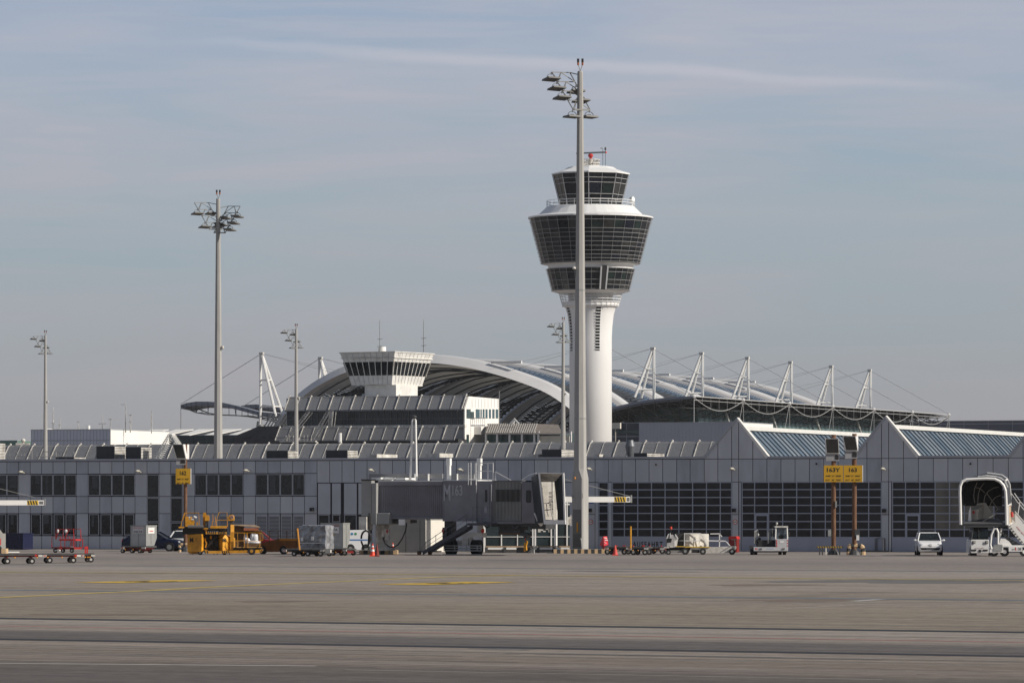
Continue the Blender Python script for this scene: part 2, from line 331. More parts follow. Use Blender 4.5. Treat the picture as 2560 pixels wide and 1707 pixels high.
def strip(name, pts, w, m, z, n=24):
    """flat strip on the apron through ground points read at photo pixels"""
    b = MB(); gp = [ground(*p).to_2d() for p in pts]; L = [];
    for i in range(len(gp)-1):
        for j in range(n): L.append(gp[i].lerp(gp[i+1], j/n))
    L.append(gp[-1]); R = []
    for i, p in enumerate(L):
        d = (L[min(i+1, len(L)-1)]-L[max(0, i-1)]).normalized(); nn = Vector((-d.y, d.x)); k = w/2*(1 if callable(w) is False else 1)
        R.append((p+nn*k, p-nn*k))
    for i in range(len(R)-1): b.quad((*R[i][1], z), (*R[i+1][1], z), (*R[i+1][0], z), (*R[i][0], z))
    return structure(b.build(name, m))
def X(y0, y1): return [(-300, y0-(y1-y0)*300/2560), (2860, y1+(y1-y0)*300/2560)]
strip('drain_slot', X(1545, 1580), 1.35, M_seal, 0.004, 1)
strip('drain_slot', X(1597, 1640), 1.0, M_seal, 0.004, 1)
strip('repair_strip', X(1474, 1500), 1.7, M_patch, 0.004, 1)
strip('repair_strip', X(1412, 1428), 1.6, M_patch, 0.004, 1)
strip('road_marking', X(1564, 1605), 0.28, M_lr, 0.004, 1)
strip('road_marking', X(1637, 1684), 0.10, M_lw, 0.004, 1)
strip('road_marking', [(-300, 1655), (790, 1664)], 0.30, M_lw, 0.004, 1)
strip('road_marking', [(-200, 1499), (0, 1493), (350, 1477), (540, 1466.5), (850, 1453), (1100, 1442), (1300, 1437.5)], 0.55, M_ly, 0.008, 6)
strip('road_marking', [(-300, 1430), (0, 1430), (700, 1433), (1280, 1437.5), (1800, 1443.5), (2560, 1451), (2860, 1454)], 0.75, M_ly, 0.012, 6)
strip('road_marking', [(1790, 1530), (2200, 1508)], 0.12, M_lw, 0.004, 1)
strip('road_marking', [(2300, 1536), (2560, 1521)], 0.12, M_lw, 0.004, 1)
strip('road_marking', [(2130, 1503), (2200, 1498)], 0.5, M_lw, 0.010, 1)
random.seed(3)
for i in range(26):
    y = random.choice([random.uniform(1600, 1660), random.uniform(1440, 1545), random.uniform(1395, 1470)]); x0 = random.uniform(-100, 2300); ln_ = random.uniform(120, 900); sl_ = (y-HZ)/20000
    strip('rubber_streak', [(x0, y+sl_*x0), (x0+ln_, y+sl_*(x0+ln_)+random.uniform(-1, 1))], random.uniform(0.08, 0.35), M_scuff, 0.0025, 1)
for i in range(10):
    y = random.uniform(1608, 1655); x0 = random.uniform(-200, 1400); sl_ = (y-HZ)/20000
    strip('rubber_streak', [(x0, y+sl_*x0), (x0+1300, y+sl_*(x0+1300))], 0.10, M_scuff, 0.0025, 1)
qq = gq(0, 1700)
for i in range(34):
    c0_ = ga.to_2d()+GN*(qq+3+i*7.5); a_ = c0_-GD*160; c1_ = c0_+GD*160; b = MB(); w2 = GN*0.055
    b.quad((*(a_-w2), 0.0018), (*(c1_-w2), 0.0018), (*(c1_+w2), 0.0018), (*(a_+w2), 0.0018)); structure(b.build('slab_joint', M_scuff))
for i in range(14):
    y = random.uniform(1606, 1658); x0 = random.uniform(-200, 1700); sl_ = (y-HZ)/20000; x1_ = x0+random.uniform(300, 1500)
    strip('scratch', [(x0, y+sl_*x0), (x1_, y+sl_*x1_+random.uniform(-1.5, 1.5))], random.uniform(0.04, 0.10), M_lw, 0.0022, 1)
# worn oil and rust patches: irregular low blotches
def blotch(name, px, py, rx, ry, m, z, seed):
    rnd = random.Random(seed); c = ground(px, py); n = 26; b = MB(); vs = []
    ph = [rnd.uniform(0, 6.3) for _ in range(4)]
    for j in range(n):
        a = 2*math.pi*j/n; k = 1+0.22*math.sin(2*a+ph[0])+0.2*math.sin(3*a+ph[1])+0.13*math.sin(5*a+ph[2])
        p = c.to_2d()+GD*rx*k*math.cos(a)+GN*ry*k*math.sin(a); vs.append((p.x, p.y, z))
    b.quad(*vs); return structure(b.build(name, m))
for i, (px, py, rx, ry, mm) in enumerate([(2030, 1500, 2.3, 2.2, M_rustst), (690, 1503, 1.1, 1.6, M_rustst), (230, 1536, 2.2, 1.2, M_rustst), (2300, 1452, 4, 8, M_scuff), (1560, 1428, 3, 2, M_scuff), (1260, 1622, 0.8, 0.5, M_scuff), (1900, 1462, 2.2, 2, M_rustst), (1330, 1400, 4.0, 1.5, M_scuff)]):
    blotch('oil_stain', px, py, rx, ry, mm, 0.003, i)
# stand numbers painted flat on the apron, seen at a very low angle
for (px, py, s_) in ((368, 1453.5, '162'), (1120, 1458, '163')):
    c = ground(px, py); c2 = c.to_2d(); b = MB(); hw_, hl_ = 1.25, 3.7
    cs = [c2+GD*a*hw_+GN*d*hl_ for a, d in ((-1, -1), (1, -1), (1, 1), (-1, 1))]; b.quad(*[(q.x, q.y, 0.016) for q in cs]); structure(b.build('stand_marking', M_lyb))
    o = text('stand_number', s_, 4.2, M_seal, None, (0, 0, 0), (0, 0, GYAW), sx=1, depth=0.0, bold=0.03); w = max(v.co.x for v in o.data.vertices)-min(v.co.x for v in o.data.vertices); o.scale = (1.7/w, 1, 1); q = c2-GN*1.6; o.location = (q.x, q.y, 0.022); structure(o)
# ================================================================== SERVICE BUILDING
SB = FF.root('service_building', 'long grey panelled two storey airport service building with glazed hall doors and two gables', 'building')
def Z(py, px=300): return FF.z(px, py)
U = FF.u
zC, zB, zM, zL, zS, zD = 6.55, 5.62, 3.94, 2.67, 1.0, 4.92
b = MB(); b.box(U(-300), U(2900), 0.0, 46.5, 0.0, 6.62); b.build('core_wall', M_gap, SB)
b = MB(); b.box(U(2900)+0.001, U(2900)+0.05, 0.02, 46.4, 0.0, 6.6); b.build('end_wall', M_panel, SB)
JL = [-14, 17.7, 47, 76, 104.5, 133, 162.6, 191.6, 221, 250, 280, 309, 338, 368, 398, 427, 457, 487, 517, 547, 578, 609, 639, 670, 701, 732, 762, 793]
JM = [793, 824.5, 855.5, 886.5, 918, 950, 981.5, 1014, 1046, 1077, 1109, 1141.5, 1173, 1205.5, 1238, 1271, 1304, 1336.6, 1370, 1403, 1437, 1465, 1488]
JR = [1488, 1521, 1555.5, 1589, 1623, 1657, 1692, 1725.6, 1761, 1795, 1829.5, 1847, 1882.3, 1917.6, 1952.6, 1988, 2024, 2059.5, 2095.5, 2131, 2167.5, 2204, 2222, 2259, 2296, 2333.5, 2370, 2407, 2444, 2483, 2521, 2558, 2595]
wall = MB()
prn = random.Random(21)
def panel(a, c_, z0, z1, out=0.035, g=0.022): wall.mi = prn.choice((0, 0, 1, 2)); wall.box(U(a)+g, U(c_)-g, -out, -0.002, z0+g, z1-g)
tallw = {(368, 398), (427, 457)}
upw = [(-14, 17.7), (17.7, 47)]
for grp in ([76, 104.5, 133, 162.6, 191.6], [221, 250, 280, 309, 338], [487, 517, 547, 578, 609], [639, 670, 701, 732, 762]):
    upw += list(zip(grp[:-1], grp[1:]))
loww = [p for p in upw if p[0] < 480]
vents = [(547, 578), (578, 609), (639, 670), (670, 701), (701, 732), (732, 762)]
for a, c_ in zip([-290, -262, -233, -204, -175, -146, -117, -88, -60, -43]+JL[:-1], [-262, -233, -204, -175, -146, -117, -88, -60, -43, -14]+JL[1:]):
    panel(a, c_, zB, zC)
    if (a, c_) in tallw: panel(a, c_, 0, 1.15); continue
    if (a, c_) not in upw: panel(a, c_, zM, zB)
    panel(a, c_, zL, zM)
    if (a, c_) in vents: continue
    if (a, c_) not in loww: panel(a, c_, zS, zL)
    panel(a, c_, 0, zS)
for a, c_ in zip(JM[:-1], JM[1:]): panel(a, c_, zD, zC)
# folding doors beside the lettered section
for a, c_, z0 in ((795, 827, 2.60), (830, 853, 2.60), (860, 893, 2.60), (896, 930, 2.60)):
    panel(a, c_, z0, zD-0.02, 0.05); panel(a, c_, 0, 1.25, 0.05)
panel(930, 1437, 0, zD); panel(1437, 1465, 2.62, zD); panel(1465, 1488, 2.62, zD); panel(1437, 1488, 0, 2.62)
for a, c_ in zip(JR[:-1], JR[1:]): panel(a, c_, zD, zC)
panel(1488, 1496, 0, zD); panel(1521.5, 1530, 0, zD, 0.06)
for a, c_ in ((1830.5, 1847), (2204.5, 2222)): panel(a, c_, 2.62, zD, 0.06); panel(a, c_, 0, 2.62, 0.06)
panel(1847.5, 1853.5, 0, zD, 0.05); panel(2222.5, 2229, 0, zD, 0.05)
for i in range(8): a = 2597+i*37.8; panel(a, a+37.8, zD, zC); panel(a, a+37.8, 0, zD)
# gables: panels clipped by the rakes
GB = []
for (l, p, r, zt) in ((1760, 1843.5, 1919, 9.32), (2134, 2215, 2296, 9.38), (2523, 2604, 2685, 9.42)):
    ul, up, ur = U(l), U(p), U(r); GB.append((ul, up, ur, zt))
    js = [j for j in JR if l+6 < j < r-6]
    if l > 2500: js = [2558, 2595, 2613, 2650]
    xs = [ul]+[U(j) for j in js]+[ur]
    def zr_(u): return zC+0.05+(zt-zC)*(1-abs(u-up)/((up-ul) if u < up else (ur-up)))
    for a, c_ in zip(xs[:-1], xs[1:]):
        a2, c2 = a+0.025, c_-0.025
        poly = [(a2, zC+0.02), (c2, zC+0.02), (c2, zr_(c2))]
        if a2 < up < c2: poly.append((up, zr_(up)))
        poly.append((a2, zr_(a2)))
        poly = [q for i, q in enumerate(poly) if i == 0 or (abs(q[0]-poly[i-1][0])+abs(q[1]-poly[i-1][1])) > 1e-4]
        wall.prism(poly, -0.035, 0.0)
wall.build('wall', [M_panel, M_panB, M_panC], SB)
for ul, up, ur, zt in GB: bk = MB(); bk.prism([(ul-0.05, 6.6), (ur+0.05, 6.6), (up, zt+0.02)], 0.002, 0.35); bk.build('gable_core', M_gap, SB)
# cornice and rakes
tr_ = MB(); tr_.box(U(-300), GB[0][0], -0.10, 0.25, 6.58, 6.74); tr_.box(GB[0][2], GB[1][0], -0.10, 0.25, 6.58, 6.74); tr_.box(GB[1][2], GB[2][0], -0.10, 0.25, 6.58, 6.74); tr_.box(GB[2][2], U(2900), -0.10, 0.25, 6.58, 6.74)
for ul, up, ur, zt in GB:
    tr_.prism([(ul-0.12, 6.66), (ul+0.1, 6.58), (up, zt-0.02), (up, zt+0.16)], -0.09, 0.40)
tr_.build('cornice', M_trim, SB)
for ul, up, ur, zt in GB:
    rk = MB(); rk.prism([(up, zt-0.02), (ur-0.1, 6.58), (ur+0.14, 6.66), (up, zt+0.16)], -0.09, 0.40); rk.build('verge_flashing', M_bright, SB)
# pitched roofs running back from each gable
for gi, (ul, up, ur, zt) in enumerate(GB):
    r = MB(); zr0 = 8.62+gi*0.05; D = 46; wv = (ur-ul)/2+0.2
    vv = 0.3
    while vv < D: v2 = 0.8 if vv < 0.5 else min(D, vv+1.12); r.mi = prn.choice((0, 0, 1, 2)); r.quad((up, vv, zr0), (up+wv+0.4, vv, 5.6), (up+wv+0.4, v2, 5.6), (up, v2, zr0)); vv = v2
    r.mi = 0; r.quad((up, 0.3, zr0), (up, D, zr0), (up-wv-0.4, D, 5.6), (up-wv-0.4, 0.3, 5.6))
    ro = r.build('roof', [M_roofblue, A('blue_grey_sheet_dark', (0.165, 0.225, 0.29), 0.4, 0.3, var=0.25, scale=0.8), A('blue_grey_sheet_pale', (0.235, 0.30, 0.36), 0.3, 0.35, var=0.25, scale=0.7)], SB)
    q = MB(); v = 0.8
    sl2 = (zr0-5.6)/(wv+0.4)
    while v < D:
        q.hexa([(up+0.02, v, zr0-0.02), (up+wv, v, zr0-0.02-sl2*wv), (up+wv, v+0.09, zr0-0.02-sl2*wv), (up+0.02, v+0.09, zr0-0.02), (up+0.02, v, zr0+0.12), (up+wv, v, zr0+0.12-sl2*wv), (up+wv, v+0.09, zr0+0.12-sl2*wv), (up+0.02, v+0.09, zr0+0.12)]); v += 1.12
    q.build('standing_seam', A('seam_metal', (0.10, 0.13, 0.165), 0.5, 0.2), ro)
    q = MB(); q.box(up-0.18, up+0.22, 0.4, D, zr0-0.02, zr0+0.26); q.build('ridge_cap', M_bright, SB)
# windows
def window(a, c_, z0, z1, m=None, g=0.055, name='window', mull=None):
    fr = MB(); ua, uc = U(a)+0.004, U(c_)-0.004; w = 0.05
    fr.box(ua, uc, -0.045, 0.0-0.003, z0, z0+w); fr.box(ua, uc, -0.045, -0.003, z1-w, z1); fr.box(ua, ua+w, -0.045, -0.003, z0+w, z1-w); fr.box(uc-w, uc, -0.045, -0.003, z0+w, z1-w)
    o = fr.build(name, M_trim, SB); p = MB(); p.box(ua+w, uc-w, -0.012, -0.003, z0+w, z1-w); p.build('pane', m or M_glass, o); return o
M_reflpatch = A('painted_pane_reflection', (0.075, 0.08, 0.088), 0.7, var=0.35, scale=2.5, stretch=(1, 1, 3))  # paler patches paint reflections and interior hints onto the panes
wrn = random.Random(8)
def reflection_patch(o, a, c_, z0, z1):
    f_ = wrn.uniform(0.25, 0.8); g_ = wrn.uniform(0, 1-f_) if wrn.random() < 0.5 else 0; q = MB(); ua, uc = U(a)+0.11, U(c_)-0.11; zt_ = z1-0.08; h_ = (z1-z0-0.16)*wrn.uniform(0.35, 1.0); w_ = uc-ua; q.box(ua+w_*g_, ua+w_*(g_+f_), -0.0145, -0.0125, zt_-h_, zt_); q.build('reflection_patch', M_reflpatch, o)
for a, c_ in upw:
    o = window(a, c_, 4.0, 5.57)
    if wrn.random() < 0.55: reflection_patch(o, a, c_, 4.0, 5.57)
for a, c_ in loww:
    o = window(a+2, c_-2, 1.06, 2.62)
    if wrn.random() < 0.4: reflection_patch(o, a+2, c_-2, 1.06, 2.62)
for a, c_ in tallw: window(a, c_, 3.86, 5.57); window(a, c_, 2.05, 3.83); window(a, c_, 1.2, 2.0)
window(796.5, 824, 1.3, 2.6); window(831, 851, 1.3, 2.0); window(831, 851, 2.05, 2.6); window(861, 892, 1.3, 2.6)
for a, c_ in vents:
    o = MB(); ua, uc = U(a)+0.04, U(c_)-0.04; o.box(ua, uc, -0.02, -0.003, 0.08, 2.64); q = o.build('louvred_door', M_trim, SB); l = MB(); z = 0.2
    while z < 2.5: l.hexa([(ua+0.07, -0.03, z), (uc-0.07, -0.03, z), (uc-0.07, -0.021, z+0.01), (ua+0.07, -0.021, z+0.01), (ua+0.07, -0.022, z+0.045), (uc-0.07, -0.022, z+0.045), (uc-0.07, -0.0205, z+0.05), (ua+0.07, -0.0205, z+0.05)]); z += 0.1
    l.build('slat', M_louver, q)
# glazed hall doors
rows = [4.90, 4.38, 3.83, 3.27, 2.70, 2.13, 1.58, 1.02]
def halldoor(name, cols, pdoor=None, lit=None, word=None, x1=None):
    cu = [U(x) for x in cols]; fr = MB()
    fr.box(cu[0]-0.05, cu[-1]+0.05, -0.03, -0.004, 0.02, 1.0)
    for z in rows: fr.box(cu[0]-0.05, cu[-1]+0.05, -0.028, -0.004, z-0.035, z+0.035)
    for u_ in cu: fr.box(u_-0.035, u_+0.035, -0.031, -0.004, 1.0, 4.9)
    d = fr.build(name, M_panel2, SB); g1 = MB(); g2 = MB()
    for i in range(len(cu)-1):
        for j in range(7):
            tgt = g2 if lit and lit[0] <= cols[i] <= lit[1] and j < 6 else g1
            tgt.box(cu[i]+0.035, cu[i+1]-0.035, -0.014, -0.004, rows[j+1]+0.035, rows[j]-0.035)
    g1.build('door_glazing', M_doorglass, d)
    if g2.v: g2.build('glow_toned_glazing', M_doorlit, d)
    if pdoor:
        p = MB(); a, c_ = U(pdoor[0]), U(pdoor[1]); w = 0.13
        p.box(a, a+w, -0.05, -0.032, 0.05, 2.66); p.box(c_-w, c_, -0.05, -0.032, 0.05, 2.66); p.box(a+w, c_-w, -0.05, -0.032, 2.52, 2.66); p.box(a+w, c_-w, -0.05, -0.032, 0.05, 1.05); p.box(a+w, c_-w, -0.05, -0.032, 1.56, 1.62)
        p.build('side_door', M_panel2, d)
    if word:
        o = text('lettering', word, 0.52, M_black_t, d, (0, 0, 0), spacing=1.3, bold=0.012); vs = o.data.vertices; a0, a1 = min(v.co.x for v in vs), max(v.co.x for v in vs); h0, h1 = min(v.co.y for v in vs), max(v.co.y for v in vs)
        for v in vs: v.co.x = (v.co.x-(a0+a1)/2)/(a1-a0)*(U(1657)-U(1582)); v.co.y = (v.co.y-h0)/(h1-h0)*0.40
        o.location = ((U(1582)+U(1657))/2, -0.034, 0.29)
    return d
halldoor('hall_door', [1531.5, 1561.4, 1594.6, 1629, 1663, 1697.5, 1731.8, 1766.5, 1801, 1829], word='AUSFAHRT')
halldoor('hall_door', [1855.7, 1886.8, 1922, 1957, 1992, 2028, 2063.6, 2100, 2136, 2172, 2203.5], (1886.8, 1922))
halldoor('hall_door', [2231.6, 2264, 2300, 2338, 2374, 2411, 2448, 2485, 2522, 2559, 2590], (2264, 2300), (2325, 2450))
halldoor('side_hall_door', [1497.5, 1520.5])
# lamps, cameras, signs fixed to the wall
for px, py in ((53, 1180), (345, 1178), (615, 1176), (927, 1175), (1150, 1174), (1472, 1172), (1830, 1172), (2207, 1172)):
    u_, z_ = FF.uz(px, py, -0.4); l = MB(); l.ell((u_, -0.45, z_+0.02), (0.16, 0.30, 0.10)); l.tube([(u_+0.1, -0.3, z_-0.03), (u_+0.16, -0.03, z_-0.06)], 0.04); l.build('wall_lamp', A('lamp_cream', (0.5, 0.48, 0.40), 0.4), SB)
for px, py in ((779, 1273), (1474, 1275), (1834, 1275), (2210, 1276)):
    u_, z_ = FF.uz(px, py, -0.3); l = MB(); l.box(u_-0.12, u_+0.12, -0.42, -0.14, z_-0.13, z_+0.13); l.box(u_-0.03, u_+0.03, -0.14, -0.03, z_-0.04, z_+0.04); l.build('wall_camera', M_black, SB)
for px, py in ((1639, 1161), (2040, 1159), (2425, 1159)):
    u_, z_ = FF.uz(px, py, -0.2); l = MB(); l.ell((u_, -0.12, z_), (0.07, 0.09, 0.07)); l.build('wall_sensor', M_black, SB)
for px, py in ((1477, 1304), (1838, 1304)):
    u_, z_ = FF.uz(px, py, -0.06); l = MB(); l.cyl((u_, -0.075, z_), (u_, -0.062, z_), 0.17, n=18); s_ = l.build('round_sign', M_white, SB)
    q = MB(); q.tube([(u_+0.155*math.cos(a*math.pi/9), -0.085, z_+0.155*math.sin(a*math.pi/9)) for a in range(18)], 0.022, 5, True); q.build('red_ring', M_red, s_)
    q = MB(); q.box(u_-0.09, u_-0.01, -0.08, -0.0755, z_-0.03, z_+0.03); q.box(u_+0.01, u_+0.09, -0.08, -0.0755, z_-0.03, z_+0.03); q.build('black_symbol', M_black_t, s_)
u_, z_ = FF.uz(1478, 1255, -0.04); l = MB(); l.box(u_-0.19, u_+0.19, -0.06, -0.037, z_-0.09, z_+0.09); l.build('blue_sign', A('sign_blue', (0.03, 0.08, 0.3), 0.5), SB)
# ---- rooftop: louvre boxes, hatches, funnel
def roofbox(x0, xm, x1, y0, y1, slats=True):
    """dark front face x0..xm, lit end face xm..x1"""
    v0 = 0.9; ua, ub = FF.u(x0, v0), FF.u(xm, v0); z1 = FF.z(x0, y0, v0); z0 = FF.z(x0, y1, v0)-0.5
    dep = max(0.4, (x1-xm)/F*FF.Y(xm, v0)/(FF.n.x-FF.n.y*(xm-CX)/F)); b = MB()
    b.box(ua, ub, v0, v0+dep, z0, z1); o = b.build('roof_ventilator' if slats else 'roof_hatch', M_louver if slats else M_whiteD, SB)
    if slats:
        q = MB(); z = z1-0.05
        while z > z0+0.4: q.mi = 1; q.box(ua-0.02, ub+0.002, v0-0.02, v0-0.001, z-0.035, z); q.mi = 0; q.box(ub+0.003, ub+0.035, v0, v0+dep+0.02, z-0.075, z); z -= 0.115
        q.build('slat', [M_whiteD, M_dsteel], o)  # dark front slats, white end slats: shade and sunlight put into the colour
roofbox(241, 286, 314, 1115, 1146); roofbox(314.5, 352, 378, 1117, 1146); roofbox(666, 719, 744, 1126, 1146); roofbox(815, 868, 893, 1125, 1146)
roofbox(1355, 1403, 1434, 1123, 1143); roofbox(915, 942, 994, 1135, 1146, False); roofbox(1062, 1099, 1133, 1133, 1146, False); roofbox(1312, 1345, 1376, 1135, 1144, False)
roofbox(1482, 1498, 1512, 1135, 1144, False); roofbox(1585, 1617, 1660, 1132, 1144); roofbox(-40, -10, 12, 1107, 1148); roofbox(140, 185, 213, 1142, 1150)
fu, fz = FF.uz(1575.5, 1143, 2.0); s_ = FF.Y(1575, 2)/F
b = MB(); b.lathe([(7*s_, fz-0.6), (7.5*s_, fz+3*s_), (12.5*s_, fz+28*s_), (8.5*s_, fz+43*s_), (7*s_, fz+43*s_)], 14, (fu, 2.0)); b.build('chimney', A('funnel_grey', (0.14, 0.15, 0.165), 0.5, 0.3), SB, smooth=False)
# railing at the far left of the roof
b = MB()
def rail(b, x0, x1, y0, y1, v, posts=4, mid=True, r=0.02):
    za = FF.z((x0+x1)/2, y0, v); zb = FF.z((x0+x1)/2, y1, v)-0.1; ua, ub = FF.u(x0, v), FF.u(x1, v)
    b.tube([(ua, v, za), (ub, v, za)], r, 4)
    if mid: b.tube([(ua, v, (za+zb)/2), (ub, v, (za+zb)/2)], r, 4)
    for i in range(posts+1): u_ = ua+(ub-ua)*i/posts; b.tube([(u_, v, zb), (u_, v, za)], r, 4)
rail(b, 24, 80, 1127, 1150, 0.9, 3); rail(b, 53, 92, 1129, 1150, 2.4, 2); rail(b, 92, 140, 1128, 1150, 1.6, 3); rail(b, 105, 185, 1130, 1150, 0.9, 4)
b.build('roof_railing', M_whiteD, SB)
# a pair of steep white lattice ladders standing on the roof
lv = 1.3
for k, (xa, ya, xb, yb, w_) in enumerate(((381, 1148, 421, 1085, 1.0), (443, 1120, 424, 1085, 0.7))):
    b = MB()
    for dv in (0, w_):
        for off in (0, 9):
            p0 = FF.uz(xa+off, ya, lv+dv); p1 = FF.uz(xb+off*0.4, yb, lv+dv); b.tube([(p0[0], lv+dv, p0[1]-0.3), (p1[0], lv+dv, p1[1])], 0.028, 4)
    n_ = 14
    for i in range(n_):
        f_ = (i+0.5)/n_; p0 = FF.uz(xa+(xb-xa)*f_, ya+(yb-ya)*f_, lv); p1 = FF.uz(xa+9+(xb-xa-5)*f_, ya+(yb-ya)*f_, lv)
        b.tube([(p0[0], lv, p0[1]), (p0[0], lv+w_, p0[1])], 0.022, 4); b.tube([(p0[0], lv, p0[1]), (p1[0], lv, p1[1]+0.12)], 0.02, 4); b.tube([(p1[0], lv+w_, p1[1]), (p0[0], lv, p0[1]+0.12)], 0.02, 4)
    b.build('roof_ladder', M_white, SB)
# bench frame by the second pillar
q = MB(); ua, ub = U(2193), U(2213); q.tube([(ua, -0.5, 0), (ua, -0.5, 0.95), (ub, -0.5, 0.95), (ub, -0.5, 0)], 0.035, 5); q.tube([(ua, -0.1, 0), (ua, -0.1, 0.95), (ub, -0.1, 0.95), (ub, -0.1, 0)], 0.035, 5)
q.box(ua-0.7, ub+0.5, -0.7, -0.07, 0.0, 0.1)
tg = q.build('hall_door_step', M_dsteel, None); o_ = tg; o_.matrix_world = Matrix.Translation(FF.pt(0, 0, 0)) @ Matrix.Rotation(YAW, 4, 'Z')
tag(tg, 'dark tubular frame on a low step by the pillar left of the white car', 'barrier')
# ================================================================== DISTANT BUILDINGS
def framed(px, Y): return Frame(P(px, HZ, Y), UD)
def sx(Y): return F/Y
# ---- control tower
TY = 927.0; TS = F/TY; tc0 = P(1476.5, HZ, TY)
T = thing('control_tower', 'tall white round airport control tower with dark glass flared head and red radar', 'control tower', (tc0.x, tc0.y, 0), 0)
def tz(py): return H+(HZ-py)/TS
def rr(px): return px/TS
b = MB(); b.lathe([(rr(53), 0), (rr(53), tz(845)), (rr(54.5), tz(815)), (rr(58), tz(786)), (rr(63), tz(769)), (rr(66), tz(765)), (rr(66), tz(760)), (rr(55.5), tz(759)), (rr(55.5), tz(727))], 48); b.build('shaft', A('tower_white', (0.74, 0.74, 0.73), 0.6, var=0.05, scale=0.3, stretch=(1, 1, 0.4)), T, smooth=True)
M_tw = A('tower_white_metal', (0.76, 0.76, 0.75), 0.5, var=0.05, scale=0.3)
for name_, prof in (('lower_soffit', [(rr(56), tz(735)), (rr(82), tz(733.5)), (rr(99.5), tz(728))]), ('waist', [(rr(110), tz(674)), (rr(106), tz(670)), (rr(107), tz(664)), (rr(123), tz(661))]), ('deck_roof', [(rr(157), tz(547)), (rr(157), tz(543.5)), (rr(131), tz(538)), (rr(109), tz(517)), (rr(72), tz(516))]), ):
    b = MB(); b.lathe(prof, 32, rot=0.1); b.build(name_, M_tw, T)
b = MB(); oc = -math.pi/2-math.radians(4); b.lathe([(rr(98), tz(437)), (rr(98), tz(434)), (rr(66), tz(424)), (rr(56), tz(418)), (rr(20), tz(417))], 8, rot=oc); b.build('cab_roof', M_tw, T)
def glaz(name, n, rot, r0, y0, r1, y1, rows_, slot=None, mw=0.09, hw=0.06, every=1, big=None):
    """dark glass cone r0@y0 (top) to r1@y1 (bottom) with projecting mullions"""
    def R(y): return r0+(r1-r0)*(y-y0)/(y1-y0)
    b = MB(); rw = sorted(set([y0]+[y for y in rows_ if y0 < y < y1]+[y1])); trn = random.Random(n+len(rows_))
    for ya, yb in zip(rw[:-1], rw[1:]):
        for j in range(n):
            big_ = (yb-ya) > 15
            for h0, h1 in ((0, 1),) if every == 1 else ((0, 0.5), (0.5, 1)):
                c0 = lambda y, h: Vector(((rr(R(y))-0.12)*math.cos(rot+2*math.pi*j/n), (rr(R(y))-0.12)*math.sin(rot+2*math.pi*j/n), tz(y))).lerp(Vector(((rr(R(y))-0.12)*math.cos(rot+2*math.pi*(j+1)/n), (rr(R(y))-0.12)*math.sin(rot+2*math.pi*(j+1)/n), tz(y))), h)
                b.mi = trn.choice((0, 1, 2, 3, 3) if big_ else (0, 0, 0, 1, 2)); b.quad(c0(yb, h0), c0(yb, h1), c0(ya, h1), c0(ya, h0))
    g = b.build(name, [M_glassT, A('tower_glass_blue', (0.006, 0.009, 0.018), 0.12, spec=0.4), A('tower_glass_grey', (0.028, 0.03, 0.03), 0.2, var=0.6, scale=0.4, spec=0.4), A('tower_glass_green_reflection', (0.012, 0.023, 0.022), 0.15, var=0.7, scale=0.4, spec=0.4)], T)  # green tone, commonest in the tall rows, paints reflections into the panes
    q = MB()
    for y in rows_:
        q.tube([(rr(R(y))*math.cos(rot+2*math.pi*j/n)*1.0, rr(R(y))*math.sin(rot+2*math.pi*j/n), tz(y)) for j in range(n)], hw, 4, True)
    for j in range(n*every):
        a = rot+2*math.pi*j/(n*every); k = 1 if every == 1 or j % every == 0 else math.cos(math.pi/n)
        if slot and slot[0] < (a % (2*math.pi)) < slot[1]: continue
        w_ = (big or mw) if every > 1 and j % every == 0 else mw
        q.tube([(rr(r1)*k*math.cos(a), rr(r1)*k*math.sin(a), tz(y1)), (rr(r0)*k*math.cos(a), rr(r0)*k*math.sin(a), tz(y0))], w_, 4)
    q.build('glazing_bar', A('bar_grey', (0.42, 0.42, 0.42), 0.6, var=0.15), g); return g
glaz('cab_glazing', 8, oc, 96, 436, 77, 514, [437, 449, 461, 489, 502], every=2, mw=0.05, big=0.12)
glaz('upper_glazing', 32, oc+0.07, 155, 546, 125, 660, [546, 557, 578, 588, 599, 610, 621, 632, 642, 651, 659], mw=0.03, hw=0.036)
glaz('lower_glazing', 32, oc+0.07, 112, 673, 98, 727, [674, 684, 703, 715, 726], mw=0.03, hw=0.036)
# dark slot in the lower ring
b = MB()
for a in (-math.pi/2+math.asin(23/105), -math.pi/2+math.asin(38/105)):
    b.tube([(rr(100)*math.cos(a), rr(100)*math.sin(a), tz(727)), (rr(114)*math.cos(a), rr(114)*math.sin(a), tz(671))], 0.2, 4)
b.build('slot_frame', M_tw, T)
b = MB(); aa, ab = -math.pi/2+math.asin(25/105), -math.pi/2+math.asin(36/105)
b.hexa([(rr(r_)*math.cos(a), rr(r_)*math.sin(a), tz(y)) for y, r_, ri in ((726.5, 101, 90), (669, 114.5, 100)) for a, r_ in ((aa, r_), (ab, r_), (ab, ri), (aa, ri))]); b.build('slot_glass', M_black, T)
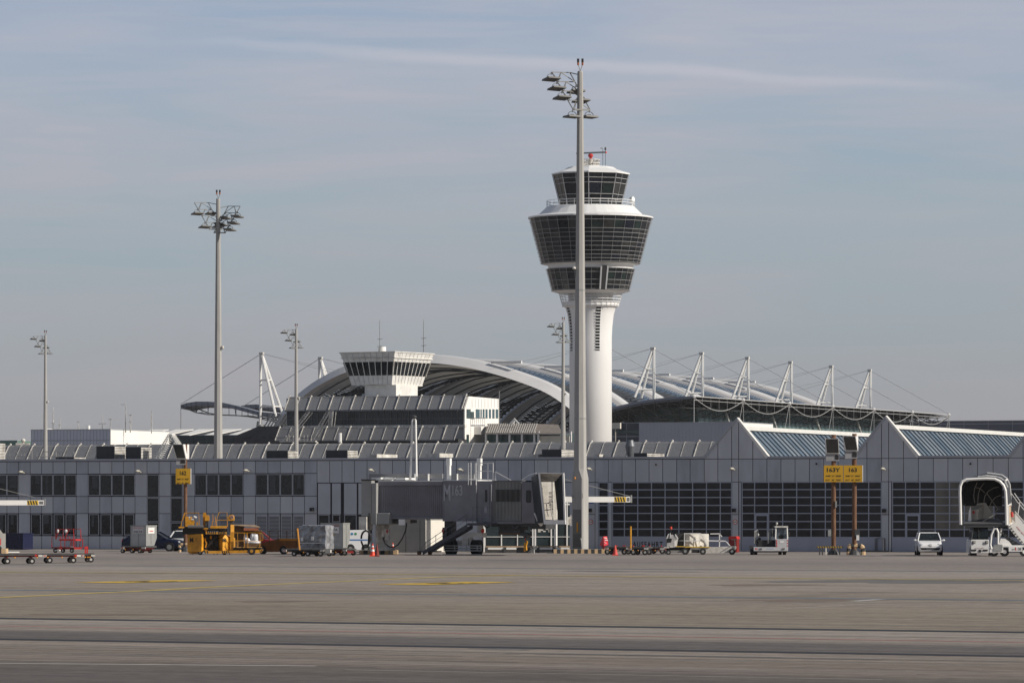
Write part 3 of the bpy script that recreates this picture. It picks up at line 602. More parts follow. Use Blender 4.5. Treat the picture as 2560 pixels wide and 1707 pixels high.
# window strips down the shaft
for a0 in (-math.pi/2+math.radians(18), -math.pi/2-math.radians(66), math.pi/2):
    g = MB(); da = 0.105; pr = [(878, 53.4), (845, 53.4), (815, 54.9), (790, 57.8), (770, 63)]
    for (ya, ra), (yb, rb) in zip(pr[:-1], pr[1:]):
        g.hexa([(rr(r_)*math.cos(a), rr(r_)*math.sin(a), tz(y)) for y, ro in ((ya, ra), (yb, rb)) for a, r_ in ((a0-da, ro), (a0+da, ro), (a0+da, ro-3), (a0-da, ro-3))])
    o = g.build('stair_window', M_glassT, T); q = MB(); y = 874
    while y > 775:
        r_ = 53.9 if y > 830 else 53.9+(830-y)*0.13
        q.tube([(rr(r_)*math.cos(a0-da*1.2), rr(r_)*math.sin(a0-da*1.2), tz(y)), (rr(r_)*math.cos(a0+da*1.2), rr(r_)*math.sin(a0+da*1.2), tz(y))], 0.10, 4); y -= 7.6
    q.build('window_bar', M_tw, o)
# maintenance basket under the head
b = MB()
for k, (y, r_) in enumerate(((735, 79), (741, 77.5), (748, 75.5), (755, 73.5), (763, 71))):
    b.tube([(rr(r_)*math.cos(a*math.pi/16), rr(r_)*math.sin(a*math.pi/16), tz(y)) for a in range(32)], 0.07, 4, True)
for j in range(32):
    a = j*math.pi/16; b.tube([(rr(79)*math.cos(a), rr(79)*math.sin(a), tz(733)), (rr(70)*math.cos(a), rr(70)*math.sin(a), tz(768))], 0.05, 4)
b.build('maintenance_basket', M_tw, T)
b = MB(); b.lathe([(rr(64), tz(769)), (rr(70), tz(766)), (rr(71), tz(756)), (rr(69.5), tz(756)), (rr(66), tz(763))], 32, cap=False); b.build('basket_floor', M_tw, T)
b = MB()
for y in (503, 510): b.tube([(rr(110)*math.cos(a*math.pi/16), rr(110)*math.sin(a*math.pi/16), tz(y)) for a in range(32)], 0.06, 4, True)
for j in range(32): a = j*math.pi/16; b.tube([(rr(110)*math.cos(a), rr(110)*math.sin(a), tz(518)), (rr(110)*math.cos(a), rr(110)*math.sin(a), tz(503))], 0.05, 4)
b.build('deck_railing', M_tw, T)
b = MB(); b.cyl((0, 0, tz(418)), (0, 0, tz(398)), rr(6), n=12)
for j in range(10):
    a = j*math.pi/5; b.tube([(rr(22)*math.cos(a), rr(22)*math.sin(a), tz(418)), (rr(23)*math.cos(a), rr(23)*math.sin(a), tz(399))], 0.09, 4)
for y in (415, 408, 400): b.tube([(rr(23)*math.cos(a*math.pi/8), rr(23)*math.sin(a*math.pi/8), tz(y)) for a in range(16)], 0.10, 4, True)
b.box(rr(-18), rr(-10), -0.6, 0.4, tz(417), tz(404)); b.box(rr(9), rr(18), -0.5, 0.4, tz(417), tz(402)); b.lathe([(rr(24), tz(417)), (rr(24), tz(414))], 16)
b.build('radar_platform', M_whiteD, T)
b = MB(); b.lathe([(rr(3), tz(398)), (rr(3), tz(395)), (rr(6.5), tz(391)), (rr(6.5), tz(388)), (rr(4), tz(385))], 12); rd = b.build('radar_pedestal', M_red, T)
b = MB(); b.hexa([(rr(-36), -0.25, tz(385.5)), (rr(39), -0.25, tz(383)), (rr(39), 0.25, tz(383)), (rr(-36), 0.25, tz(385.5)), (rr(-36), -0.25, tz(382)), (rr(39), -0.25, tz(379)), (rr(39), 0.25, tz(379)), (rr(-36), 0.25, tz(382))]); b.build('radar_bar', A('radar_grey', (0.12, 0.14, 0.16), 0.5), rd)
b = MB(); b.ell((rr(38), 0, tz(381.3)), (rr(3), 0.3, rr(2.5))); b.build('radar_tip', M_orange, rd)
b = MB(); b.tube([(rr(30.5), 0, tz(418)), (rr(30.5), 0, tz(371))], 0.06, 4); b.tube([(rr(37), 0.3, tz(418)), (rr(37), 0.3, tz(369))], 0.06, 4); b.ell((rr(27), 0, tz(371)), (rr(3), 0.1, rr(1))); b.ell((rr(37), 0.3, tz(372)), (0.2, 0.2, 0.35)); b.build('antenna', M_dsteel, T)
b = MB(); b.tube([(rr(102), -2, tz(518)), (rr(102), -2, tz(506))], 0.2); b.cyl((rr(100), -2, tz(501)), (rr(106), -2.4, tz(500)), rr(6.5), n=12); b.ell((rr(106), -2, tz(496)), (0.2, 0.2, 0.2)); b.build('dish_antenna', M_tw, T)
# ---- long sunscreened roof behind the service building
FB_ = framed(0, F/14.0)
RB = FB_.root('terminal_roof', 'long low terminal roof of grey sunscreens with white sloping ribs behind the service building', 'building')
zt = FB_.z(60, 1113); zb = FB_.z(60, 1156); hh = zt-zb
pr = [(0, zb-1), (0, zb), (0.5*hh, zb+0.5*hh), (hh*0.92, zt-0.06*hh), (hh*1.15, zt), (hh*1.4+14, zt), (hh*1.4+14, 0), (0, 0)]
ua, ub = FB_.u(-200), FB_.u(1900)
b = MB(); b.prismx([(v, z) for v, z in pr[::-1]], ua, ub); b.build('sunscreen_roof', M_screen, RB)
q = MB(); q2 = MB(); pxr = [-56, 4, 64, 122, 180, 238, 297, 357, 415, 474, 533, 592, 652, 713, 773, 833, 892, 953, 1014, 1076, 1137, 1200, 1263, 1330, 1395, 1462, 1530, 1598, 1665, 1732, 1800]
pth = [(0, zb+0.05), (hh*0.92, zt-0.06*hh+0.08), (hh*1.15, zt+0.1)]
us = [FB_.u(p) for p in pxr]
for i, u_ in enumerate(us):
    q.tube([(u_, v-0.05, z) for v, z in pth], 0.085, 4); q.ell((u_, hh*1.15, zt+0.2), (0.22, 0.22, 0.22), 8, 4)
    if i+1 < len(us): um = (u_+us[i+1])/2; q2.tube([(um, v-0.02, z) for v, z in pth], 0.035, 4)
q.tube([(ua, hh*1.15, zt+0.05), (ub, hh*1.15, zt+0.05)], 0.09, 4)
q.build('roof_rib', M_whiteD, RB); q2.build('thin_rib', M_whiteD, RB)
# ---- white and grey boxy plant buildings
def boxbuilding(name, label, x0, x1, y0, Y, depth, m, seams=7.5, band=None, cat='building', ybot=1180):
    fr = framed(x0, Y); r = fr.root(name, label, cat); w = fr.u(x1)-fr.u(x0); u0 = fr.u(x0); z1 = fr.z(x0, y0)
    # local coordinates start at the frame origin
    b = MB(); b.box(u0, u0+w, 0, depth, 0, z1); b.build('wall', m, r); q = MB(); p = x0
    n_ = int((x1-x0)/seams)
    for i in range(n_+1): u_ = u0+w*i/n_; q.box(u_-0.04, u_+0.04, -0.05, -0.001, z1-7, z1-0.05)
    k = 0.4
    while k < depth: q.box(u0+w+0.001, u0+w+0.05, k-0.04, k+0.04, z1-7, z1-0.05); k += w/n_*1.3
    if band: zz = fr.z(x0, band); q.box(u0-0.03, u0+w+0.03, -0.06, -0.052, zz-0.1, zz+0.06); q.box(u0+w+0.052, u0+w+0.06, 0, depth, zz-0.1, zz+0.06)
    q.build('seam', M_trim, r); q = MB(); q.box(u0-0.1, u0+w+0.1, -0.1, depth+0.1, z1, z1+0.12); q.build('roof_edge', M_trim, r); return fr, r, u0, w, z1
M_bluegrey = A('pale_blue_grey_cladding', (0.33, 0.35, 0.42), 0.6, var=0.08, scale=0.2)
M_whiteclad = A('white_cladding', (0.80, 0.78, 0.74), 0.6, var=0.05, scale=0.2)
frW, rW, u0, w, z1 = boxbuilding('plant_building', 'large boxy plant building of ribbed cladding, its sunlit end white, at the left', 78, 275, 1075, 900, 27, A('white_grey_cladding', (0.55, 0.57, 0.64), 0.6, var=0.06, scale=0.2), 8, 1101)
# sheet over the sunlit end: sunlight put into a brighter white
b = MB(); b.box(u0+w+0.06, u0+w+0.12, 0.05, 27, z1-8, z1-0.05); b.build('sunlit_end_sheet', M_whiteclad, rW)
for (px, y0, y1, bars) in ((133, 1074, 1018, [(1058, 5)]), (149, 1074, 1047, [(1062, 3)]), (196, 1074, 1053, [(1054, 5)]), (222, 1074, 1064, []), (256, 1074, 1038, [(1059, 11)]), (276, 1074, 1046, [(1048, 5)]), (314, 1076, 1007, [(1011, -12)]), (326, 1076, 1036, [(1037, 4), (1054, 4)]), (379, 1078, 1026, [])):
    v_ = 6; u_ = frW.u(px, v_); za = frW.z(px, y0, v_)-0.4; zb_ = frW.z(px, y1, v_); q = MB(); q.tube([(u_, v_, za), (u_, v_, zb_)], [0.13, 0.05], 4)
    for yb_, wd in bars:
        zz = frW.z(px, yb_, v_); q.tube([(u_-abs(wd)*0.078, v_, zz), (u_+(wd*0.078 if wd > 0 else 0), v_, zz)], 0.07, 4)
    if not bars: q.ell((u_, v_, (za+zb_)/2), (0.12, 0.12, 0.5), 6, 4)
    q.build('roof_antenna', M_whiteD, rW)
q = MB(); u_ = frW.u(221, 4); q.cyl((u_, 4, z1), (u_, 4, z1+0.9), 0.35, n=10); q.ell((u_-9, 4, z1+0.1), (1.4, 1, 0.3)); q.build('roof_vent', M_white, rW)
frG, rG, u0, w, z1 = boxbuilding('grey_plant_building', 'pale blue-grey clad boxy building behind the first gable, right of the control tower', 1598, 1842, 1057, 1010, 26, M_bluegrey, 9, 1088)
b = MB(); b.box(u0+w+0.06, u0+w+0.12, 0.05, 26, z1-6, z1-0.05); b.build('sunlit_end_sheet', M_whiteclad, rG)  # white sheet puts the sunlight on this end into its colour
frD, rD, u0, w, z1 = boxbuilding('dark_plant_building', 'low dark blue-grey building with glass band between the control tower and the pale plant building', 1500, 1600, 1058, 1040, 20, A('dark_cladding', (0.045, 0.055, 0.075), 0.5, var=0.3, scale=0.2), 30, 1091)
b = MB(); b.box(u0-0.1, u0+w+0.1, -0.15, -0.07, frD.z(1550, 1084), frD.z(1550, 1075)); b.build('window_band', M_glassG, rD)
b = MB(); uu = frD.u(1538, -2); b.box(uu-0.9, uu+1.3, -2.4, -1.6, frD.z(1540, 1072), frD.z(1540, 1057)); b.box(uu-0.1, uu+0.1, -2, -1.8, 0, frD.z(1540, 1072)); b.build('wall_box', M_cream, rD)
boxbuilding('far_dark_hall', 'long low dark blue-grey hall far behind the gables at the right edge', 2290, 2900, 1053, 1500, 30, A('far_dark_cladding', (0.085, 0.095, 0.125), 0.7, var=0.12, scale=0.05), 60, 1060)
boxbuilding('far_green_hall', 'low distant green hall at the far left edge behind the terminal roof', -60, 43, 1102, 1250, 20, A('green_cladding', (0.10, 0.19, 0.15), 0.7, var=0.1, scale=0.1), 40)
# low radome thing by it
p = P(58, HZ, 1000); q = MB(); q.tube([(0, 0, 0), (0, 0, H+(HZ-1106)*1000/F)], 0.3, 6); q.ell((0, 0, H+(HZ-1101)*1000/F), (0.5, 0.5, 0.45)); q.box(-1.6, 1.4, -0.4, 0.4, H+(HZ-1112)*1000/F, H+(HZ-1107)*1000/F)
o = q.build('rooftop_dome_antenna', M_whiteD); o.location = (p.x, p.y, 0); tag(o, 'small dome antenna on a stalk beside the green hall at far left', 'antenna')
# ---- dark pier hall with white wedge roof panels
frP = framed(395, 980); rP = frP.root('pier_hall', 'dark glazed pier hall with white wedge shaped roof panels left of the terminal', 'building')
b = MB(); u0 = frP.u(393); u1 = frP.u(700); b.box(u0, u1, 0, 16, 0, frP.z(500, 1088)); b.build('wall', A('pier_dark', (0.02, 0.027, 0.035), 0.4, var=0.5, scale=0.3), rP)
b = MB(); zt_ = frP.z(500, 1074); zl_ = frP.z(500, 1090); b.prismx([(0.4, zl_-0.1), (9, zl_-0.1), (9, zt_)], u0, u1); b.build('roof', A('pier_roof', (0.07, 0.075, 0.09), 0.6), rP)
q = MB()
for xa in (330, 392, 449, 512, 572, 628):
    A0 = (frP.u(xa, 0.2), 0.1, zl_+0.1); A1 = (frP.u(xa+24, 0.2), 0.1, zl_+0.1); B0 = (frP.u(xa+48, 9), 9.0, zt_+0.15); B1 = (frP.u(xa+92, 9), 9.0, zt_+0.15)
    q.hexa([A0, A1, B1, B0, (A0[0], A0[1], A0[2]+0.15), (A1[0], A1[1], A1[2]+0.15), (B1[0], B1[1], B1[2]+0.15), (B0[0], B0[1], B0[2]+0.15)])
q.build('roof_panel', M_whiteclad, rP)
q = MB()
for xa in range(400, 700, 12):
    u_ = frP.u(xa, -0.1); q.box(u_-0.05, u_+0.05, -0.1, -0.01, 9, frP.z(500, 1091))
q.box(u0, u1, -0.12, -0.02, frP.z(500, 1103)-0.1, frP.z(500, 1103)+0.1); q.build('glazing_bar', M_glassG, rP)
b = MB(); b.box(frP.u(600), frP.u(720), -3, -0.5, 0, frP.z(640, 1093)); b.prism([(frP.u(592), frP.z(640, 1094)), (frP.u(722), frP.z(640, 1094)), (frP.u(722), frP.z(640, 1066)), (frP.u(662), frP.z(640, 1066))], -3.2, -0.4); b.build('dark_annex', A('annex_dark', (0.055, 0.055, 0.06), 0.7, var=0.3), rP)
# ---- terminal module with window band, stacked sunscreen roofs and a small ramp tower
frM = framed(720, 850); RM = frM.root('terminal_module', 'terminal module with two tiers of grey sunscreen roof, dark window band and white end wall', 'building')
mu = frM.u
def mz(py, px=900, v=0): return frM.z(px, py, v)
b = MB(); b.box(mu(716, 2), mu(1160, 2), 2, 20, 0, mz(1023)); b.build('wall', A('module_white', (0.66, 0.66, 0.64), 0.6, var=0.08, scale=0.3), RM)
b = MB(); b.box(mu(717, 1.5), mu(1160, 1.5), 1.5, 1.95, mz(1062), mz(1024)); wb = b.build('window_band', A('module_glass', (0.012, 0.024, 0.035), 0.15, var=0.4, scale=0.3), RM)
q = MB()
for i in range(30): px = 718+i*15.2; u_ = mu(px, 1.4); q.box(u_-0.05, u_+0.05, 1.38, 1.49, mz(1062), mz(1024))
q.box(mu(717, 1.4), mu(1160, 1.4), 1.36, 1.48, mz(1047.5), mz(1046.5)); q.build('mullion', A('mullion_brown', (0.14, 0.13, 0.12), 0.6), wb)
b = MB(); b.box(mu(712, 1.2), mu(1163, 1.2), 1.0, 1.95, mz(1069), mz(1062.5)); b.build('sill', M_whiteD, RM)
def sloped(name, x0, x1, yt, yb, vb, m, ribs, endx=None, x0t=None, x1t=None):
    """sunscreen roof plane leaning back; ribs on top"""
    vt = vb+(mz(yt)-mz(yb))*0.95; b = MB(); ua, ub_ = mu(x0, vb), mu(x1, vb); zb0, zt0 = mz(yb, 900, vb), mz(yt, 900, vt)
    b.hexa([(ua, vb, zb0-0.25), (ub_, vb, zb0-0.25), (ub_, vt, zt0-0.25), (ua, vt, zt0-0.25), (ua, vb, zb0), (ub_, vb, zb0), (ub_, vt, zt0), (ua, vt, zt0)])
    o = b.build(name, m, RM); q = MB()
    for i in range(ribs+1):
        f_ = i/ribs; u_ = ua+(ub_-ua)*f_; q.tube([(u_, vb-0.1, zb0+0.05), (u_, vt-0.1, zt0+0.12)], 0.085 if i % 2 == 0 else 0.04, 4)
        if i % 2 == 0: q.ell((u_, vt, zt0+0.18), (0.2, 0.2, 0.2), 6, 4)
    q.tube([(ua, vt, zt0+0.05), (ub_, vt, zt0+0.05)], 0.12, 4)
    q.build('roof_rib', M_whiteD, o); return vt
M_scrd = A('dark_grey_sunscreen', (0.155, 0.157, 0.165), 0.6, 0.15, var=0.25, scale=3.2, stretch=(1, 1, 3), bump=0.4)
vt = sloped('upper_sunscreen', 712, 1155, 992, 1024, 0.6, M_screen, 16)
sloped('lower_sunscreen', 688, 1136, 1069, 1100, -3.5, M_scrd, 15)
b = MB(); b.box(mu(716, vt), mu(1158, vt), vt, 20, mz(1030), mz(994, 900, vt)); b.build('roof_core', M_trim, RM)
b = MB(); b.box(mu(690, -2.5), mu(1145, -2.5), -2.4, 1.9, 0, mz(1099)); b.build('lower_wall', M_gap, RM)
# white end wall: the sunlit side of the module, running back from the end of the window band
ue = mu(1161, 1.2)
def ev(px):
    k = (px-CX)/F; a = frM.a+frM.d*ue; return (k*a.y-a.x)/(frM.n.x-k*frM.n.y)
def ez(py, px): return H+(HZ-py)*(frM.pt(ue, ev(px), 0).y)/F
def ept(px, py): return (ev(px), ez(py, px))
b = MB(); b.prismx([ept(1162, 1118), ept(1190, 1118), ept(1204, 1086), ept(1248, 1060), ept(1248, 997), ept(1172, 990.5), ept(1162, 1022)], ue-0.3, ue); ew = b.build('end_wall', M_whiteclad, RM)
q = MB()
for px in range(1180, 1248, 8): q.box(ue+0.001, ue+0.03, ev(px)-0.06, ev(px)+0.06, ez(1019, px), ez(997, px))
q.build('panel_joint', M_trim, ew)
b = MB()
for a, c_, m_i in ((1166, 1176, 0), (1189, 1199, 1), (1201, 1204, 1), (1206.5, 1211, 1), (1213.5, 1218.5, 1), (1222, 1227, 1), (1230.5, 1236, 1), (1239, 1245, 1)):
    b.mi = m_i; b.box(ue+0.001, ue+0.05, ev(a), ev(c_), ez(1045.5, a), ez(1022.5, a))
b.mi = 0; b.box(ue+0.001, ue+0.06, ev(1177), ev(1184.5), ez(1047, 1180), ez(1029, 1180)); b.box(ue+0.001, ue+0.05, ev(1166), ev(1172), ez(1112, 1168), ez(1086, 1168))
b.build('end_window', [M_glassG, M_winT], ew)
b = MB(); b.hexa([(ue, ev(1185), ez(1086, 1185)), (ue+1.4, ev(1185), ez(1086, 1185)), (ue+1.4, ev(1215), ez(1086, 1215)), (ue, ev(1215), ez(1086, 1215)), (ue, ev(1185), ez(1066, 1185)), (ue+1.4, ev(1185), ez(1066, 1185)), (ue+1.4, ev(1215), ez(1066, 1215)), (ue, ev(1215), ez(1066, 1215))]); b.build('end_bay', M_whiteclad, ew)
q = MB(); rz0, rz1 = mz(1064), mz(1047)
for px in range(1177, 1217, 5): q.tube([(mu(px, 0), 0, rz0), (mu(px, 0), 0, rz1)], 0.05, 4)
q.tube([(mu(1177, 0), 0, rz1), (mu(1214, 0), 0, rz1)], 0.07, 4); q.box(mu(1177, 0), mu(1214, 0), -0.2, 1.2, rz0-0.2, rz0); q.build('balcony', M_white, RM)
# lattice stair climbing the roofs
for (xa, ya, xb, yb) in ((706, 1103, 765, 1030), (775, 1098, 815, 1030), (820, 1064, 824, 1028)):
    q = MB(); v_ = -4.2
    for dv in (0, 1.3):
        for off in (0, 9): q.tube([(mu(xa+off, v_), v_+dv, mz(ya, 900, v_)), (mu(xb+off, v_), v_+dv, mz(yb, 900, v_))], 0.07, 4)
    for i in range(16):
        f_ = i/15; q.tube([(mu(xa+(xb-xa)*f_, v_), v_, mz(ya+(yb-ya)*f_, 900, v_)), (mu(xa+9+(xb-xa)*f_, v_), v_, mz(ya+(yb-ya)*f_-2, 900, v_))], 0.06, 4)
    q.build('roof_stair', M_whiteD, RM)
q = MB(); q.cyl((mu(850, -6), -6, mz(1107)), (mu(850, -6), -6, mz(1083)), 0.33, n=10); q.build('vent_pipe', M_white, RM)
q = MB()
for i in range(8):
    px = 715+i*9; q.tube([(mu(px, -5), -5, mz(1104)), (mu(px, -5), -5, mz(1088))], 0.06, 4)
q.box(mu(700, -5), mu(790, -5), -5.3, -4.6, mz(1105), mz(1102)); q.build('roof_guard', M_whiteD, RM)
# brown ribbed lean-to roof and green glass lobby
fr2 = framed(1215, 840); RL = fr2.root('lobby_hall', 'low lobby with brown ribbed hipped roof, green windows and white posts beside the module', 'building')
def L2(px, py, v=0): return (fr2.u(px, v), v, fr2.z(px, py, v))
b = MB(); b.box(fr2.u(1214, 2), fr2.u(1400, 2), 2, 14, 0, fr2.z(1300, 1082)); b.build('wall', M_glassG, RL)
b = MB(); b.quad(L2(1212, 1083), L2(1344, 1083), L2(1336, 1059, 5), L2(1218, 1059, 5)); b.quad(L2(1344, 1083), L2(1406, 1083), L2(1396, 1061, 5), L2(1336, 1059, 5)); b.quad(L2(1218, 1059, 5), L2(1336, 1059, 5), L2(1396, 1061, 5), L2(1400, 1075, 14), L2(1216, 1075, 14)); rf = b.build('roof', M_brown, RL)
q = MB()
for i in range(22):
    px = 1216+i*5.6; q.tube([L2(px, 1083, -0.05), L2(px+9, 1059, 4.95)], 0.13, 4)
q.build('roof_rib', A('pale_roof_rib', (0.40, 0.38, 0.35), 0.7), rf)
q = MB()
for px in (1215, 1243, 1274, 1305, 1336, 1346, 1427): q.tube([L2(px, 1112, 0.5), L2(px, 1078, 0.5)], 0.22, 4)
q.tube([L2(1214, 1084, 0.4), L2(1427, 1084, 0.4)], 0.16, 4); q.build('post', M_white, RL)
b = MB(); b.box(fr2.u(1347, 1), fr2.u(1424, 1), 0.9, 1.9, 0, fr2.z(1380, 1089)); b.build('cream_wall', M_cream, RL)
q = MB(); q.tube([L2(1275, 1060, 3), L2(1286, 1047, 3), L2(1297, 1060, 3)], 0.2, 4); q.tube([L2(1280, 1060, 5), L2(1286, 1049, 5)], 0.3, 4); q.build('roof_peak', M_white, RL)
# ---- small ramp control tower standing on the module
ct = frM.pt(mu(985, 8), 8, 0); yaw2 = YAW-math.radians(9)
RT = thing('ramp_tower', 'squat white ramp control tower with leaning dark windows above the terminal module', 'control tower', (ct.x, ct.y, 0), yaw2)
frR = Frame((ct.x, ct.y), (math.cos(yaw2), math.sin(yaw2)))
SQ = 13.4  # px per metre there
# the corner facing us is at px 987; the left face runs along -u, the right face along +v
def corner(pxl, pxc, pxr, py):
    """three visible corners of a rectangular ring: left, near, right; returns local (u,v) box and z"""
    uc = frR.u(pxc, 0); ul = frR.u(pxl, 0); k = (pxr-CX)/F; n_ = frR.n; a = frR.a+frR.d*uc
    v = (k*a.y-a.x)/(n_.x-k*n_.y); return ul, uc, v, frR.z(pxc, py, 0)
def ring(pxl, pxc, pxr, py):
    """rectangle centred behind the corner (keeps symmetric overhang)"""
    ul, uc, v, z = corner(pxl, pxc, pxr, py); return ul, uc, v, z
C0 = corner(849, 987, 1085, 878)
def recth(py, inset):   # rectangle shrunk by inset metres around the top rectangle
    ul, uc, v, _ = C0; z = frR.z(987, py, 0); return [(ul+inset, inset, z), (uc-inset, inset, z), (uc-inset, v-inset, z), (ul+inset, v-inset, z)]
def shell(name, levels, m, par=RT):
    b = MB(); n_ = len(levels)
    vs = [p for L in levels for p in L]; fs = [(0, 3, 2, 1), tuple(range(4*(n_-1), 4*n_))]
    for i in range(n_-1):
        for j in range(4): fs.append((4*i+j, 4*i+(j+1) % 4, 4*i+4+(j+1) % 4, 4*i+4+j))
    b._add(vs, fs); return b.build(name, m, par)
M_rt = A('ramp_tower_white', (0.70, 0.69, 0.65), 0.6, var=0.10, scale=0.8, dirt=(0.62, 0.60, 0.55))
shell('parapet', [recth(903, 0.55), recth(879, 0.0)], M_rt); shell('lower_cladding', [recth(961, 1.65), recth(937, 1.2)], M_rt)
gl = shell('cab_glazing', [recth(937, 1.35), recth(903, 0.65)], M_glassT)
b = MB(); top = recth(903, 0.52); bot = recth(937, 1.17)
for e, n_ in ((0, 8), (1, 9), (2, 8), (3, 9)):
    for i in range(n_+1):
        f_ = i/n_; a = Vector(top[e]).lerp(Vector(top[(e+1) % 4]), f_); c_ = Vector(bot[e]).lerp(Vector(bot[(e+1) % 4]), f_); b.tube([a, c_], 0.14 if i in (0, n_) else 0.08, 4)
b.build('mullion', M_rt, gl)
b = MB()
for L in (recth(893, 0.2), recth(960, 1.62), recth(879, -0.05)): b.tube(L, 0.12, 4, True)
b.build('edge_trim', M_rt, RT)
b = MB()
for e, n_ in ((0, 9), (1, 10)):
    for (ta, tb) in ((recth(879, -0.03), recth(902, 0.50)), (recth(938, 1.16), recth(960, 1.62))):
        for i in range(1, n_):
            f_ = i/n_; a = Vector(ta[e]).lerp(Vector(ta[(e+1) % 4]), f_); c_ = Vector(tb[e]).lerp(Vector(tb[(e+1) % 4]), f_); b.tube([a, c_], 0.035, 4)
b.build('panel_joint', M_trim, RT)
z0 = frR.z(987, 1000, 0); z1_ = frR.z(987, 960, 0); b = MB(); cu, cv = frR.u(990, 2.2), 2.2; b.box(frR.u(912, 2.2), cu, cv, C0[2]*0.62+1.2, z0-3, z1_); b.build('shaft', M_rt, RT)
b = MB(); b.cyl((frR.u(955, 4), 4, frR.z(955, 878, 4)), (frR.u(955, 4), 4, frR.z(955, 867, 4)), 0.75, n=14); b.cyl((frR.u(953, 4), 4, frR.z(955, 880, 4)), (frR.u(953, 4), 4, frR.z(955, 875, 4)), 0.5, n=8); b.build('radome', M_white, RT)
for px, yt_, bars in ((949.5, 800, (848, 866)), (1059, 800, (846, 864))):
    q = MB(); q.tube([(frR.u(px, 3), 3, frR.z(px, 880, 3)), (frR.u(px, 3), 3, frR.z(px, yt_, 3))], [0.09, 0.045], 4)
    for yb_ in bars: q.tube([(frR.u(px-6, 3), 3, frR.z(px, yb_, 3)), (frR.u(px+7, 3), 3, frR.z(px, yb_-1, 3))], 0.06, 4)
    q.build('antenna', M_steel, RT)
q = MB(); q.tube([L2(1248, 1060, 1), L2(1248, 977, 1)], 0.1, 4); q.build('antenna', M_steel, RL)
# ================================================================== GREAT ARCHED FORUM ROOF
FMx = framed(1735, 1127.0); BAY = 39.6
def fu(px, v): return FMx.u(px, v)
def fz(px, py, v): return FMx.z(px, py, v)
FR = FMx.root('forum_roof', 'huge vaulted forum roof of white arched ribs, grey membrane and blue glass', 'roof')
vf = 0.43*BAY
prof = [(676, 1085), (682, 1062), (690, 1040), (705, 1014), (722, 997), (745, 977), (773, 955), (800, 939), (828, 924), (857, 911), (890, 901), (925, 893.5), (965, 888), (1010, 885), (1050, 884), (1086, 885), (1120, 888), (1150, 892), (1195, 900), (1242, 912), (1290, 926.5), (1348, 947), (1385, 964), (1414, 983), (1445, 1006), (1478, 1036), (1500, 1060), (1512, 1085)]
pr = [FMx.uz(px, py, vf) for px, py in prof]
# resample evenly
Ls = [0]
for a, c_ in zip(pr[:-1], pr[1:]): Ls.append(Ls[-1]+math.dist(a, c_))
def at_(s_):
    s_ = max(0, min(Ls[-1]-1e-6, s_)); i = 0
    while Ls[i+1] < s_: i += 1
    f_ = (s_-Ls[i])/(Ls[i+1]-Ls[i]); return (pr[i][0]+(pr[i+1][0]-pr[i][0])*f_, pr[i][1]+(pr[i+1][1]-pr[i][1])*f_)
NP = 72; PR = [at_(Ls[-1]*i/NP) for i in range(NP+1)]
# smooth
for _ in range(3): PR = [PR[0]]+[((PR[i-1][0]+2*PR[i][0]+PR[i+1][0])/4, (PR[i-1][1]+2*PR[i][1]+PR[i+1][1])/4) for i in range(1, NP)]+[PR[-1]]
NR = []
for i in range(NP+1):
    a, c_ = PR[max(0, i-1)], PR[min(NP, i+1)]; d = Vector((c_[0]-a[0], c_[1]-a[1])).normalized(); NR.append(Vector((-d.y, d.x)) if d.x > 0 else Vector((-d.y, d.x)))
def off(i, d): return (PR[i][0]+NR[i].x*d, PR[i][1]+NR[i].y*d)
NA = 7; vs_ = [vf+j*BAY*0.985 for j in range(NA)]
for j, v0 in enumerate(vs_):
    b = MB()
    for i in range(NP):
        sect = lambda k: [(*off(k, -2.3), v0-1.2), (*off(k, -0.3), v0+1.0), (*off(k, 0.0), v0+3.0), (*off(k, -2.3), v0+3.0)]
        A_, B_ = sect(i), sect(i+1)
        for e in range(4):
            p1, p2, p3, p4 = A_[e], A_[(e+1) % 4], B_[(e+1) % 4], B_[e]
            b.quad(*[(p[0], p[2], p[1]) for p in (p1, p2, p3, p4)])
    b.build('arched_rib', M_ribwhite, FR)
ic = min(range(NP+1), key=lambda i: -PR[i][1])
NW = 14
mem = MB(); gls = MB(); trs = MB()
for j in range(NA-1):
    v0, v1 = vs_[j]+3.0, vs_[j+1]-0.8
    def surf(i, w): dep = -0.6-2.6*math.sin(math.pi*w); o_ = off(i, dep); return (o_[0], v0+(v1-v0)*w, o_[1])
    for i in range(NP):
        tt = abs((i+0.5)-ic)/(NP*0.5)
        wb = 1.0 if tt < 0.16 else max(0.22, 1.0-(tt-0.16)*1.7)
        for k in range(NW):
            w0, w1 = k/NW, (k+1)/NW; wm = (w0+w1)/2
            if wm < wb or wm > 0.955:
                mem.quad(surf(i, w0), surf(i+1, w0), surf(i+1, w1), surf(i, w1))
            else:
                # open glazing grid: each cell is a pane with a dark bar on its lower edge
                for s0, s1 in ((0.0, 0.42), (0.5, 0.92)):
                    f0 = lambda s_: tuple(a+(c_-a)*s_ for a, c_ in zip(surf(i, w0), surf(i+1, w0))); f1 = lambda s_: tuple(a+(c_-a)*s_ for a, c_ in zip(surf(i, w1), surf(i+1, w1)))
                    gls.quad(f0(s0), f0(s1), f1(s1), f1(s0))
        if wb < 0.95 and i % 1 == 0:
            p, q_ = surf(i, wb), surf(i, 0.96); trs.tube([(p[0], p[1], p[2]-0.9), (q_[0], q_[1], q_[2]-0.9)], 0.35, 4)
    for k in range(2, NW, 2):
        pts = [surf(i, k/NW) for i in range(0, NP+1, 3)]; trs.tube([(p[0], p[1], p[2]-0.6) for p in pts], 0.22, 4)
